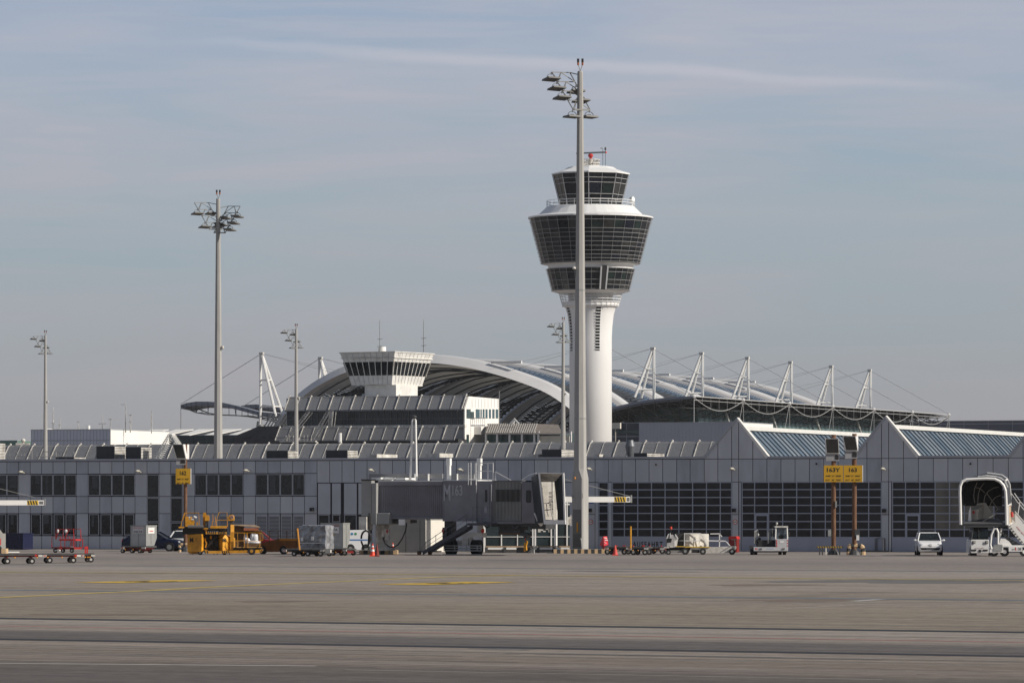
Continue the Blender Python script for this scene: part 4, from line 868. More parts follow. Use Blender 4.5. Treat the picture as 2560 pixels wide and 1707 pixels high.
mem.build('membrane', M_membr, FR, smooth=True); gls.build('roof_glass', M_blueglass, FR); trs.build('roof_truss', A('dark_truss', (0.03, 0.036, 0.045), 0.7), FR)
# little white service beams on top of the ribs (right of each crest)
b = MB()
for j, v0 in enumerate(vs_[:-1]):
    i = int(ic+(NP-ic)*0.42); p = off(i, 0.4); b.box(p[0]-3, p[0]+5.2, v0+0.5, v0+1.3, p[1]+0.3, p[1]+0.9)
b.build('service_beam', M_white, FR)
# ---- pylons and stay cables
def pylon(k, side):
    v = k*BAY; pxa = {1: 1632, -1: 654}[side]; up_ = fu(pxa, BAY); zt_ = fz(1632, 871, BAY); zb_ = fz(1632, 993 if side == 1 else 1034, BAY)
    s_ = side; lean = 4.0 if side == 1 else 5.2
    r = FMx.root('stay_pylon', '', 'pylon', up_, v, 'white stay pylons of the forum roof')
    b = MB(); b.tube([(0.3*s_, 0, zb_-2), (0.3*s_, 0, zt_)], 0.36, 6); b.build('upright', M_white, r)
    for dv in (-2.6, 2.6):
        b = MB(); b.tube([(-lean*s_, dv, zb_), (0, 0, zt_)], 0.36, 6); b.build('raking_leg', M_white, r)
    b = MB()
    for f_ in (0.16, 0.58):
        z = zb_+(zt_-zb_)*f_; q = 1-f_
        b.tube([(-lean*q*s_, -2.6*q, z), (-lean*q*s_, 2.6*q, z)], 0.22, 5)
        for dv in (-2.6*q, 2.6*q): b.tube([(-lean*q*s_, dv, z), (0.3*s_, 0, z)], 0.22, 5)
    b.build('cross_bar', M_white, r)
    b = MB(); b.box(-0.55, 0.55, -0.5, 0.5, zt_-0.3, zt_+0.3); b.build('pylon_head', M_whiteD, r)
    # cables: to the canopy edge, and two back to the roof
    un = (0 if side == 1 else fu(452, BAY))-up_; zn = fz(1735, 991, 0)+0.2
    b = MB(); b.tube([(0, 0, zt_), (un, 0, zn)], 0.11, 4); b.build('stay_cable', M_white, r)
    b = MB()
    for dv in (-1.8, 1.8): b.tube([(0, 0, zt_), (-s_*27, dv*4, zt_-6.4)], 0.04, 4)
    b.build('back_cable', M_steel, r)
    return r
wr = {0: 'hidden mostly by the control tower, first of the right row', 1: 'nearest and tallest seen right of the control tower', 2: 'second seen right of the control tower', 3: 'third seen right of the control tower', 4: 'fourth seen right of the control tower', 5: 'fifth seen right of the control tower, last but one', 6: 'last and farthest of the right row'}
for k in range(0, 7): pylon(k, 1)['label'] = 'white A shaped stay pylon, '+wr[k]
pylon(1, -1)['label'] = 'white A shaped stay pylon standing left of the ramp tower, nearest the left edge'
pylon(2, -1)['label'] = 'white A shaped stay pylon peeping over the left shoulder of the arched roof'
# ---- right canopy
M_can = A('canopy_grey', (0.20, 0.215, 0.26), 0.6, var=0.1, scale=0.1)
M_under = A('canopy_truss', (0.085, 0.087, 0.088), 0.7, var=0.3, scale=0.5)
CN = FMx.root('right_canopy', 'broad flat canopy with dark trussed underside and scalloped edge right of the control tower', 'canopy')
cp = [(1440, 1048), (1485, 1030), (1530, 1018.5), (1580, 1006.5), (1625, 999), (1665, 994), (1700, 991.5), (1735, 990.5)]
cq = [FMx.uz(px, py, 0) for px, py in cp]
b = MB(); L = 6*BAY
for (a, c_) in zip(cq[:-1], cq[1:]):
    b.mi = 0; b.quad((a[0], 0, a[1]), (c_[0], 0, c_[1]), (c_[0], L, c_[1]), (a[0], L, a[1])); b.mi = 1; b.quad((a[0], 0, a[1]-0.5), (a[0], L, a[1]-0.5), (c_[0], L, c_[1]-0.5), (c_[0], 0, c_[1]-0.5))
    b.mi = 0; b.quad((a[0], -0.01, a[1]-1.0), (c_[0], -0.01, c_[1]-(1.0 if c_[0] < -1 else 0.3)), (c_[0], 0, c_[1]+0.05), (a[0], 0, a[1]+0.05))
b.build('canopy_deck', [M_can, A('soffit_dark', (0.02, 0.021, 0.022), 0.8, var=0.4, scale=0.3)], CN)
q = MB(); zn = cq[-1][1]
w_ = cq[-1][0]-cq[0][0]
def low(u_): f_ = (u_-cq[0][0])/w_; return -4.6*math.sin(math.pi*min(1, max(0, f_)))**0.8
def ztop(u_):
    for a, c_ in zip(cq[:-1], cq[1:]):
        if a[0] <= u_ <= c_[0]: return a[1]+(c_[1]-a[1])*(u_-a[0])/(c_[0]-a[0])
    return cq[-1][1] if u_ > cq[-1][0] else cq[0][1]
for k in range(0, 25):
    v = k*BAY/4; n_ = 9; us_ = [cq[0][0]+w_*i/n_ for i in range(n_+1)]
    main = k % 2 == 0; r_ = 0.16 if main else 0.11
    q.tube([(u_, v, ztop(u_)-0.7) for u_ in us_], r_, 4); q.tube([(u_, v, ztop(u_)-0.7+low(u_)) for u_ in us_], r_, 4)
    for i in range(n_): q.tube([(us_[i], v, ztop(us_[i])-0.7), (us_[i+1], v, ztop(us_[i+1])-0.7+low(us_[i+1]))], r_*0.7, 4); q.tube([(us_[i], v, ztop(us_[i])-0.7), (us_[i], v, ztop(us_[i])-0.7+low(us_[i]))], r_*0.6, 4)
for i in range(1, 9):
    u_ = cq[0][0]+w_*i/9; q.tube([(u_, 0, ztop(u_)-0.7+low(u_)), (u_, L, ztop(u_)-0.7+low(u_))], 0.12, 4)
    for k in range(12): q.tube([(u_, k*BAY/2, ztop(u_)-0.7), (u_, (k+1)*BAY/2, ztop(u_)-0.7+low(u_))], 0.1, 4)
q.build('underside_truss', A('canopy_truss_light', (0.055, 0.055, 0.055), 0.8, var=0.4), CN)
q = MB(); q.tube([(0, 0, zn), (0, L, zn)], 0.15, 4); q.tube([(0, 0, zn-0.9), (0, L, zn-0.9)], 0.07, 4)
for k in range(6):
    pts = [(0, (k+i/12)*BAY, zn-0.3-2.9*math.sin(math.pi*i/12)) for i in range(13)]; q.tube(pts, 0.075, 4)
    for i in range(1, 6): q.tube([(0, (k+i/6)*BAY, zn), (0, (k+i/6)*BAY, zn-0.3-2.9*math.sin(math.pi*i/6))], 0.05, 4)
q.build('edge_truss', A('edge_truss_grey', (0.42, 0.42, 0.42), 0.6), CN)
for k in range(7):
    q = MB(); q.ell((0, k*BAY, zn), (0.45, 0.6, 0.5), 8, 5)
    if k: q.tube([(0, k*BAY, zn), (-2.0, k*BAY-7, 8)], 0.07, 4); q.tube([(0, k*BAY, zn), (-2.0, k*BAY+7, 8)], 0.07, 4)
    else: q.tube([(0, 0, zn), (0, 0, 8)], 0.10, 4)
    if k == 6: q.tube([(0, L, zn), (0, L, 8)], 0.1, 4)
    q.build('tie_down', M_ribwhite, CN)
for k in (0, 1, 2):
    q = MB(); a = cq[0][0]+w_*0.35; q.tube([(a, k*BAY+4, zn-6), (a+5.5, k*BAY+4, 2)], 0.45, 6); q.build('raking_column', M_steel, CN)
q = MB(); q.tube([(fu(1535, 0)-1, -30, 12), (fu(1575, 0), -30, 2)], 0.3, 5); q.build('raking_column', M_steel, CN)
# ---- teal glass facade below the canopy
TG = FMx.root('glass_facade', 'teal leaning glass facade with diagonal bars under the right canopy', 'building')
b = MB(); uo = -7.0; b.hexa([(uo-18, BAY*0.7, 0), (uo+2.5, BAY*0.7, 0), (uo+2.5, L+2, 0), (uo-18, L+2, 0), (uo-18, BAY*0.7, zn-2), (uo-1.5, BAY*0.7, zn-2), (uo-1.5, L-2, zn-2), (uo-18, L-2, zn-2)]); b.build('glazing', M_teal, TG)
q = MB()
for i in range(60):
    v = BAY*0.7+i*3.9; 
    if v+7 > L: break
    q.tube([(uo-1.3, v, zn-2.5), (uo+0.9, v+6.5, zn-16)], 0.09, 4); q.tube([(uo-1.3, v+6.5, zn-2.5), (uo+0.9, v, zn-16)], 0.09, 4)
for z_ in (3.2, 6, 8.8): q.tube([(uo-1.5+z_*0.14+0.15, BAY*0.7, zn-2-z_), (uo-1.5+z_*0.14+0.15, L, zn-2-z_)], 0.10, 4)
q.build('diagonal_bar', A('facade_bar', (0.13, 0.20, 0.19), 0.5), TG)
for k in range(1, 6): q = MB(); q.tube([(uo+0.2, k*BAY+6, zn-2.5), (uo+4.5, k*BAY+19, 3)], 0.35, 5); q.build('raking_strut', M_steel, TG)
# ---- left canopies: two lens shaped leaves
for nm, k, lab, tp, bt in (('left_canopy', 1, 'lens shaped grey canopy leaf with open scalloped truss below the left stay pylon', [(452, 1012), (466, 1007), (490, 1003.5), (520, 1003.5), (555, 1006), (590, 1014), (620, 1022), (645, 1029), (668, 1031), (700, 1033)], [(452, 1013), (466, 1021), (490, 1031), (520, 1036), (555, 1037), (590, 1038), (620, 1041), (645, 1045), (668, 1050), (700, 1056)]),
                       ('left_canopy', 2, 'second grey canopy leaf seen behind the legs of the left stay pylon', [(603, 1014), (615, 1011.5), (640, 1010.5), (670, 1013), (705, 1017)], [(603, 1015), (615, 1021), (640, 1024), (670, 1027), (705, 1031)])):
    v = k*BAY; r = FMx.root(nm, lab, 'canopy'); T_ = [FMx.uz(px, py, v) for px, py in tp]; B_ = [FMx.uz(px, py, v) for px, py in bt]
    b = MB()
    for (a, c_) in zip(T_[:-1], T_[1:]): b.hexa([(a[0], v, a[1]-1.0), (c_[0], v, c_[1]-1.0), (c_[0], v+9, c_[1]-1.5), (a[0], v+9, a[1]-1.5), (a[0], v, a[1]), (c_[0], v, c_[1]), (c_[0], v+9, c_[1]-0.5), (a[0], v+9, a[1]-0.5)])
    b.build('canopy_deck', M_can, r); q = MB()
    for dv in (0, 8): q.tube([(u_, v+dv, z_) for u_, z_ in B_], 0.17, 4)
    for i, (u_, z_) in enumerate(B_[1:], 1):
        tz_ = T_[i][1]; q.tube([(u_, v, z_), (u_, v, tz_)], 0.1, 4); q.tube([(u_, v, z_), (B_[i-1][0], v+8, T_[i-1][1]-0.8)], 0.10, 4); q.tube([(u_, v, z_), (u_, v+8, z_)], 0.08, 4)
        um, zm = (u_+B_[i-1][0])/2, (z_+B_[i-1][1])/2; q.tube([(um, v, zm), (um, v, (tz_+T_[i-1][1])/2)], 0.08, 4)
    q.build('truss', M_dsteel, r)
    if k == 1:
        q = MB(); q.tube([(T_[0][0], v, T_[0][1]), (T_[0][0], v, 6)], 0.07, 4); q.tube([(FMx.u(652, v), v, T_[-1][1]-3), (FMx.u(652, v), v, 2)], 1.0, 8); q.tube([(FMx.u(645, v), v, T_[-3][1]-2.5), (FMx.u(620, v), v, 8)], 0.3, 5); q.build('support', M_steel, r)
# dark diagonal lattice wall at the left foot of the vault
q = MB(); v = vf-1
LT = FMx.root('lattice_wall', 'white diagonal lattice struts at the left foot of the vault beside the terminal module', 'wall')
for i in range(9):
    a = FMx.uz(655+i*8, 1075, v); c_ = FMx.uz(680+i*8, 1035, v); q.tube([(a[0], v, a[1]), (c_[0], v, c_[1])], 0.2, 4)
    a = FMx.uz(685+i*6, 1075, v); c_ = FMx.uz(675+i*6, 1040, v); q.tube([(a[0], v+2, a[1]), (c_[0], v+2, c_[1])], 0.13, 4)
q.build('strut', M_steel, LT)
# ================================================================== FLOODLIGHT MASTS
def luminaire(par, x, y, z, yaw=0.0, tilt=0.0, hang=0.42):
    """flat square floodlight hanging on a hoop below (x,y,z)"""
    b = MB(); b.hexa([(-0.50, -0.50, -hang-0.10), (0.50, -0.50, -hang-0.10), (0.50, 0.50, -hang-0.10), (-0.50, 0.50, -hang-0.10), (-0.46, -0.46, -hang+0.02), (0.46, -0.46, -hang+0.02), (0.46, 0.46, -hang+0.02), (-0.46, 0.46, -hang+0.02)])
    o = b.build('floodlight', A('lamp_housing', (0.15, 0.148, 0.14), 0.6, 0.2), par); o.location = (x, y, z); o.rotation_euler = (math.radians(tilt), math.radians(2), yaw)
    q = MB(); n_ = 9; q.tube([(0.34*math.cos(math.pi*i/n_), 0, -hang+0.02+0.30*math.sin(math.pi*i/n_)) for i in range(n_+1)], 0.028, 4); q.tube([(0, 0, 0), (0, 0, -hang+0.25)], 0.035, 4); q.box(-0.1, 0.1, -0.1, 0.1, -hang+0.0, -hang+0.12)
    q.build('hoop', M_dsteel, o); return o
def head(par, z0, sgn=1, lights=((0, 0), (1, 0), (2, 0), (4, 0), (1.3, 1), (2.3, 1), (4, 1)), dy=0.0, sh=1.0, dx=-1.95):
    """raked truss frame: z0 = top; origin = pole axis"""
    lc = [(dx+1.45*t, -0.85, -0.0-2.56*t) for t in (0, 0.25, 0.5, 0.75, 1)]; rc = [(dx+1.25+1.38*t, 0.55, 0.10-2.56*t) for t in (0, 0.25, 0.5, 0.75, 1)]
    M_ = lambda p: (p[0]*sgn, p[1]+dy, z0+p[2])
    b = MB(); b.tube([M_(lc[0]), M_(lc[4])], 0.05, 4); b.tube([M_(rc[0]), M_(rc[4])], 0.05, 4)
    for i in range(5):
        b.tube([M_(lc[i]), M_(rc[i])], 0.045 if i < 4 else 0.075, 4)
        if i < 4:
            mid = tuple((a+c_)/2 for a, c_ in zip(lc[i], rc[i])); b.tube([M_(mid), M_(lc[i+1])], 0.032, 4); b.tube([M_(mid), M_(rc[i+1])], 0.032, 4); b.tube([M_((mid[0], mid[1]+0.25, mid[2])), M_((lc[i+1][0]+0.1, lc[i+1][1], lc[i+1][2]))], 0.028, 4)
    b.tube([M_(rc[0]), (0, 0, z0-0.12)], 0.045, 4); b.tube([M_((rc[4][0], rc[4][1], rc[4][2])), (0, 0, z0-2.5)], 0.06, 4); b.tube([M_((0, -0.2, -1.45)), (0, 0, z0-1.45)], 0.06, 4)
    b.build('lamp_frame', A('frame_steel', (0.22, 0.22, 0.21), 0.6, 0.3, var=0.2), par)
    for t, side in lights:
        c_ = lc if side == 0 else rc; i = min(3, int(t)); f_ = t-i; p = tuple(a+(d-a)*f_ for a, d in zip(c_[i], c_[i+1])); q = M_(p)
        luminaire(par, q[0]-0.05*sgn, q[1], q[2]-0.02, 0.5*sgn, -9 if t < 4 else -2)
def mast(px, Y, ztop, base_r, top_r, label, group=None, box=False, double=False):
    p = P(px, HZ, Y); r = thing('floodlight_mast', label, 'light mast', (p.x, p.y, 0), 0, group)
    b = MB()
    if box:
        def sq(r_, z): return [(r_*math.cos(math.radians(-90+15.6+90*k+e)), r_*math.sin(math.radians(-90+15.6+90*k+e)), z) for k in range(4) for e in (-6, 6)]
        def oc_(r_, z): return [(r_*math.cos(math.radians(-90-13+45*k)), r_*math.sin(math.radians(-90-13+45*k)), z) for k in range(8)]
        R_ = [sq(0.575, 0), sq(0.575, 5.1), oc_(0.45, 5.75), oc_(0.34, 18), oc_(0.20, ztop-0.1), oc_(0.16, ztop)]
        vs = [p_ for q_ in R_ for p_ in q_]; fs = [tuple(range(8))[::-1], tuple(range(40, 48))]+[(8*i+j, 8*i+(j+1) % 8, 8*i+8+(j+1) % 8, 8*i+8+j) for i in range(5) for j in range(8)]
        b._add(vs, fs)
    else: b.lathe([(base_r, 0), (top_r, ztop)], 8, rot=-math.pi/2-math.radians(13))
    b.build('pole', M_conc, r)
    q = MB()
    for dx in (-0.14, 0.16): q.tube([(0, 0, ztop), (dx, 0, ztop+0.45)], 0.03, 4)
    q.build('light_bracket', M_steel, r)
    for dx in (-0.14, 0.16):
        q = MB(); q.cyl((dx, 0, ztop+0.4), (dx, 0, ztop+0.60), 0.075, n=8); w = q.build('warning_light', A('warning_orange', (0.35, 0.12, 0.05), 0.4), r); q = MB(); q.cyl((dx, 0, ztop+0.60), (dx, 0, ztop+0.85), 0.085, n=8); q.build('cap', M_black, w)
    return r
# nearest mast, with its door, signs and camera
YA = F*H/(1382-HZ)+1.2; sA = F/YA
MA = mast(1450.5, YA, 33.0, 0.6, 0.16, 'tallest concrete floodlight mast, standing on the striped kerb in front of the control tower', 'floodlight masts', box=True)
head(MA, 32.85, 1)
zA = lambda py: H+(HZ-py)/sA; xA = lambda px: (px-1450.5)/sA
R45 = 0.575*math.cos(math.radians(45))+0.032
fl = math.radians(-90-29.4); fr_ = math.radians(-90+60.6)
def facesign(name, a_, w_, y0, y1, m, o_=0.0, xoff=0, thick=0.012):
    """plate on a flat face of the mast foot whose outward normal has angle a_"""
    n_ = Vector((math.cos(a_), math.sin(a_), 0)); t_ = Vector((-n_.y, n_.x, 0)); c_ = n_*(R45+o_)+t_*xoff; b = MB(); za_, zb_ = zA(y1), zA(y0); e = n_*thick; Zv = Vector((0, 0, 1))
    b.hexa([tuple(c_-t_*w_/2+Zv*za_), tuple(c_+t_*w_/2+Zv*za_), tuple(c_+t_*w_/2-e+Zv*za_), tuple(c_-t_*w_/2-e+Zv*za_), tuple(c_-t_*w_/2+Zv*zb_), tuple(c_+t_*w_/2+Zv*zb_), tuple(c_+t_*w_/2-e+Zv*zb_), tuple(c_-t_*w_/2-e+Zv*zb_)])
    return b.build(name, m, MA)
facesign('door', fl, 0.66, 1273, 1376, A('mast_door', (0.16, 0.16, 0.155), 0.6), 0.01, 0, 0.03)
facesign('yellow_handle', fl, 0.10, 1305, 1330, M_yellow, 0.05, 0.03, 0.04)
for a_ in (fl, fr_):
    facesign('extinguisher_sign', a_, 0.38, 1216, 1231, M_red); facesign('sign_symbol', a_, 0.06, 1219, 1229, M_white, 0.006, -0.03); facesign('sign_symbol', a_, 0.14, 1218.5, 1220.5, M_white, 0.007, 0.0); facesign('sign_symbol', a_, 0.05, 1221, 1225, M_white, 0.006, 0.08)
    facesign('warning_sign', a_, 0.36, 1247, 1260, M_lyb); facesign('warning_symbol', a_, 0.08, 1249, 1253, M_black_t, 0.006)
facesign('paper_notice', fr_, 0.16, 1280, 1286, M_white); facesign('paper_notice', fr_, 0.10, 1289, 1292, A('notice_dark', (0.2, 0.2, 0.2), 0.6))
facesign('access_panel', fl, 0.62, 1334, 1366, A('panel_dark', (0.11, 0.11, 0.105), 0.6), 0.016, 0, 0.006)
facesign('collar', fl, 0.80, 1236, 1245, A('collar_grey', (0.25, 0.25, 0.25), 0.6), 0.004); facesign('collar', fr_, 0.80, 1240, 1241, M_dsteel, 0.004)
q = MB(); q.ell((xA(1437), -0.42, zA(1195)), (0.06, 0.06, 0.10)); q.build('orange_lamp', A('lamp_orange', (0.7, 0.28, 0.05), 0.5), MA)
q = MB(); q.box(0.06, 0.16, -0.62, -0.54, zA(1244), zA(1233)); q.box(-0.6, -0.5, -0.3, -0.2, zA(1243), zA(1238)); q.tube([(0.1, -0.6, 0.15), (0.05, -0.62, 0.9), (0.0, -0.6, 1.0)], 0.05, 5); q.build('fitting', M_steel, MA)
q = MB(); q.ell((-0.42, -0.3, zA(671)), (0.13, 0.2, 0.10)); q.tube([(-0.35, -0.2, zA(671)), (-0.1, 0, zA(673))], 0.04); q.build('camera', M_whiteD, MA)
# striped kerb under it
def kerb(name, label, px0, px1, base, y0, n_, dep, flip=0):
    L_ = Loc(px0, base); r = L_.thing(name, label, 'kerb'); w = L_.x(px1)/n_; h = L_.z(y0)
    b = MB(); b.box(0, w*n_, 0.02, dep, 0, h-0.01); b.build('slab', A('slab_concrete', (0.3, 0.29, 0.27), 0.9), r)
    for par, m_ in ((0, M_kerbY), (1, M_kerbB)):
        b = MB()
        for i in range(n_):
            if (i+flip) % 2 == par: b.box(i*w+0.01, (i+1)*w-0.01, -0.015, 0.25, 0, h)
            if (i+flip) % 2 == par and i == n_-1: b.box(n_*w-0.2, n_*w+0.015, 0.26, dep, 0, h)
        b.build('yellow_block' if par == 0 else 'black_block', m_, r)
    return r
kerb('kerb_island', 'black and faded yellow striped kerb island carrying the tallest mast', 1384, 1512, 1383, 1372.5, 15, 2.6)
kerb('kerb_island', 'black and faded yellow striped kerb island under the jet bridge pillar', 898, 993, 1385, 1375, 9, 2.4)
kerb('kerb_island', 'short striped kerb piece at the left edge of the photo', -30, 14, 1383, 1371, 4, 1.5, 1)
for zz_, rj in ((18.0, 0.352), (24.4, 0.277), (9.2, 0.428)):
    q = MB(); q.lathe([(rj, zz_-0.05), (rj, zz_+0.05)], 8, rot=-math.pi/2-math.radians(13)); q.build('section_joint', M_steel, MA)
# the others, sharing the same lamp head shapes
def simplemast(px, topy, label, double=False):
    zt_ = 33.0; s_ = (HZ-topy)/(zt_-H); Y = F/s_; r = mast(px, Y, zt_, 0.52, 0.2, label, 'floodlight masts')
    if double: head(r, 32.55, 1, lights=((0.9, 0), (2.9, 0), (0.9, 1), (2.9, 1)), dx=-2.25); head(r, 32.2, -1, lights=((0.8, 0), (1.8, 0), (2.8, 0), (1, 1), (2, 1)), dx=-2.2, dy=-0.2)
    else: head(r, 32.8, 1, lights=((0, 0), (2, 0), (4, 0), (0.6, 1), (2.4, 1), (4, 1)))
    q = MB(); q.ell((0.45, -0.2, 21.5 if not double else 18.6), (0.13, 0.15, 0.2)); q.build('camera', M_whiteD, r); return r
simplemast(545.5, 497, 'floodlight mast with lamp frames on both sides, behind the service building left of centre', True)
simplemast(113.5, 838, 'thin distant floodlight mast farthest left, behind the roof railing')
simplemast(740.5, 822, 'thin distant floodlight mast in front of the terminal module, left of the ramp tower')
simplemast(1408, 806, 'thin distant floodlight mast immediately left of the tallest mast')
# ================================================================== JET BRIDGE
FJ = Frame(P(905, HZ, F/37.9), UD)
JB = FJ.root('jet_bridge', 'grey boarding bridge lettered M 163 with wheeled undercarriage, side stairs and folding canopy', 'jet bridge')
def J(px, py, v=0): u_, z_ = FJ.uz(px, py, v); return (u_, v, z_)
def ju(px, v=0): return FJ.u(px, v)
def jz(py, px=1150, v=0): return FJ.z(px, py, v)
def jbox(b, x0, x1, y0, y1, v0, v1): b.box(ju(x0, v0), ju(x1, v0), v0, v1, jz(y1, (x0+x1)/2, v0), jz(y0, (x0+x1)/2, v0)); return b
b = MB(); jbox(b, 940, 1109, 1213, 1294, 0.12, 2.9); jbox(b, 944, 1106, 1203, 1213.5, 0.0, 3.0); jbox(b, 948, 1106, 1292, 1297, 0.02, 2.98); jbox(b, 940, 948, 1206, 1294, 0.0, 3.0)
q = jbox(MB(), 0, 0, 0, 0, 0, 0)
tn = b.build('inner_tunnel', M_jet, JB, bevel=0.03)
b = MB(); x = 952
while x < 1104: jbox(b, x, x+1.2, 1215, 1291, 0.085, 0.119); x += 5.2
b.build('tunnel_rib', M_jet, tn)
b = MB(); jbox(b, 1106.5, 1191, 1201.5, 1302, -0.15, 3.15); ot = b.build('outer_tunnel', M_jet, JB, bevel=0.03)
b = MB(); jbox(b, 1106.5, 1191, 1296, 1302.5, -0.19, -0.15); jbox(b, 1106.5, 1191, 1201, 1205, -0.19, -0.15); jbox(b, 1106.5, 1109, 1205, 1296, -0.18, -0.15); b.build('edge_frame', M_jet, ot)
M_let = A('pale_lettering', (0.42, 0.42, 0.45), 0.6, var=0.15)
def jtext(s, px, pyb, h, w, v):
    o = text('lettering', s, 1.0, M_let, JB, (ju(px, v), v, jz(pyb, px, v)), bold=0.015); vs = o.data.vertices
    hh_ = max(q.co.y for q in vs)-min(q.co.y for q in vs); x0 = min(q.co.x for q in vs); x1 = max(q.co.x for q in vs); ps = F/FJ.Y(px, v)
    for q in vs: q.co.x = (q.co.x-(x0+x1)/2)/(x1-x0)*w/ps; q.co.y = q.co.y/hh_*h/ps
    return o
jtext('M', 1117.5, 1251, 41, 18, -0.165); jtext('163', 1143.5, 1237.5, 26.5, 27, -0.165)
# end column and lobby over the fixed pillar
b = MB(); jbox(b, 903, 929, 1200, 1290, -0.25, 3.2); jbox(b, 929, 941, 1207, 1311, -0.35, 3.2); b.mi = 1; jbox(b, 902, 930, 1197.5, 1200.2, -0.35, 3.3); b.mi = 0
jbox(b, 927, 973, 1282, 1310, -0.30, 3.1); b.build('rotunda', [M_jetl, M_black], JB, bevel=0.03)
b = MB(); jbox(b, 897, 916, 1291, 1324, -0.5, 0.6); b.build('service_cabinet', M_whiteD, JB)
b = MB(); cx_, cz_ = ju(956, 1.3), 0; b.lathe([(0.47, 0.28), (0.47, jz(1311))], 14, (cx_, 1.3)); b.lathe([(0.85, 0.27), (0.85, 0.45), (0.62, 0.47), (0.62, 0.55)], 16, (cx_, 1.3)); b.build('pillar', M_whiteD, JB)
b = MB(); jbox(b, 960, 972, 1322, 1340, 0.6, 0.9); jbox(b, 954, 959, 1325, 1345, 0.5, 0.8); jbox(b, 962, 971, 1340, 1350, 0.6, 0.95); b.build('control_box', M_whiteD, JB)
q = MB(); q.ell(J(968, 1328, 0.55), (0.07, 0.07, 0.12)); q.build('red_lamp', M_red, JB)
b = MB(); jbox(b, 996.5, 1012, 1297.5, 1312, -0.1, 0.9); b.build('white_box', M_white, JB)
b = MB(); jbox(b, 940, 1010, 1299, 1307, 0.3, 2.6); jbox(b, 948, 966, 1290, 1303, 0.1, 0.4); b.build('lower_beam', M_dsteel, JB)
# roof line: white strips, ducts, poles, railing cage
b = MB(); jbox(b, 945, 1106, 1201.2, 1203.4, -0.02, 3.0); jbox(b, 928, 952, 1193, 1200, 0.3, 2.5); jbox(b, 957, 987, 1194, 1199, 0.3, 2.2); jbox(b, 989, 1013, 1194, 1199, 0.3, 2.2); jbox(b, 1106, 1190, 1199.5, 1201.6, -0.1, 3.1); b.build('roof_flashing', M_white, JB)
b = MB(); jbox(b, 922, 1106, 1184, 1196, 2.6, 2.75); jbox(b, 1127, 1185, 1185, 1198, 2.6, 2.75); b.build('roof_duct', A('duct_grey', (0.27, 0.27, 0.275), 0.6), JB)
b = MB(); 
for px in (1036, 1070, 1142): jbox(b, px-1.3, px+1.3, 1184, 1201, 2.4, 2.55)
b.build('duct_bracket', M_white, JB)
for x0, x1, xc0, xc1 in ((1117, 1127.5, 1115.5, 1129), (1194, 1204, 1192.5, 1206)):
    b = MB(); xm_ = (x0+x1)/2; uc_ = ju(xm_, 1.1); wa_, wb_2 = (ju(x1, 1.1)-ju(x0, 1.1))/1.93, (ju(xc1, 1.1)-ju(xc0, 1.1))/1.93; rt2 = -math.pi/2+math.radians(18)-YAW; b.lathe([(wa_, jz(1201, xm_, 1)), (wa_, jz(1162, xm_, 1))], 4, (uc_, 1.1), rt2); b.lathe([(wb_2, jz(1163, xm_, 1)), (wb_2, jz(1145, xm_, 1))], 4, (uc_, 1.1), rt2); b.build('roof_post', M_white, JB)
b = MB(); b.tube([J(1026, 1201, 1), J(1031, 1052, 1), J(1034.5, 1043, 1.0), J(1039, 1050, 1), J(1041.5, 1201, 1)], 0.075, 5); b.build('hairpin_pole', M_white, JB)
b = MB(); b.ell(J(1034, 1042, 1), (0.22, 0.15, 0.12)); b.build('pole_lamp', M_dsteel, JB)
b = MB()
for v in (0.2, 2.2):
    for y in (1157, 1177): b.tube([J(1188, y, v), J(1232.5, y, v)], 0.035, 4)
    for x in (1188, 1219.5, 1232.5): b.tube([J(x, 1157, v), J(x, 1200, v)], 0.035, 4)
for x in (1171, 1177.5, 1190): b.tube([J(x, 1157, 0.1), J(x, 1212, -0.25)], 0.03, 4)
for y in (1157, 1165, 1173, 1181, 1189, 1197, 1205): b.tube([J(1171, y, 0.1), J(1177.5, y, 0.1)], 0.02, 4)
b.tube([J(1172, 1197, 0.1), J(1240, 1199, 0.1)], 0.04, 4)
b.tube([J(1238, 1201, 0.2), J(1238, 1179, 0.2), J(1277, 1200, 0.2)], 0.035, 4); b.tube([J(1303, 1200, 0.2), J(1325, 1186, 0.2), J(1341, 1182, 0.2)], 0.04, 4)
b.build('roof_railing', M_white, JB)
# service door section
b = MB(); jbox(b, 1190.5, 1232, 1201.5, 1307, -0.05, 3.0); sd = b.build('service_section', M_jet, JB, bevel=0.03)
b = MB(); jbox(b, 1209, 1224, 1213, 1304, -0.10, -0.052); b.mi = 1; jbox(b, 1212.5, 1217.5, 1224, 1254, -0.13, -0.102); b.mi = 2; jbox(b, 1210.5, 1218, 1266, 1281, -0.13, -0.102); b.mi = 0; jbox(b, 1225.5, 1228, 1210, 1305, -0.18, -0.052); b.build('service_door', [M_jet, M_glass, A('door_notice', (0.35, 0.33, 0.36), 0.6)], sd)
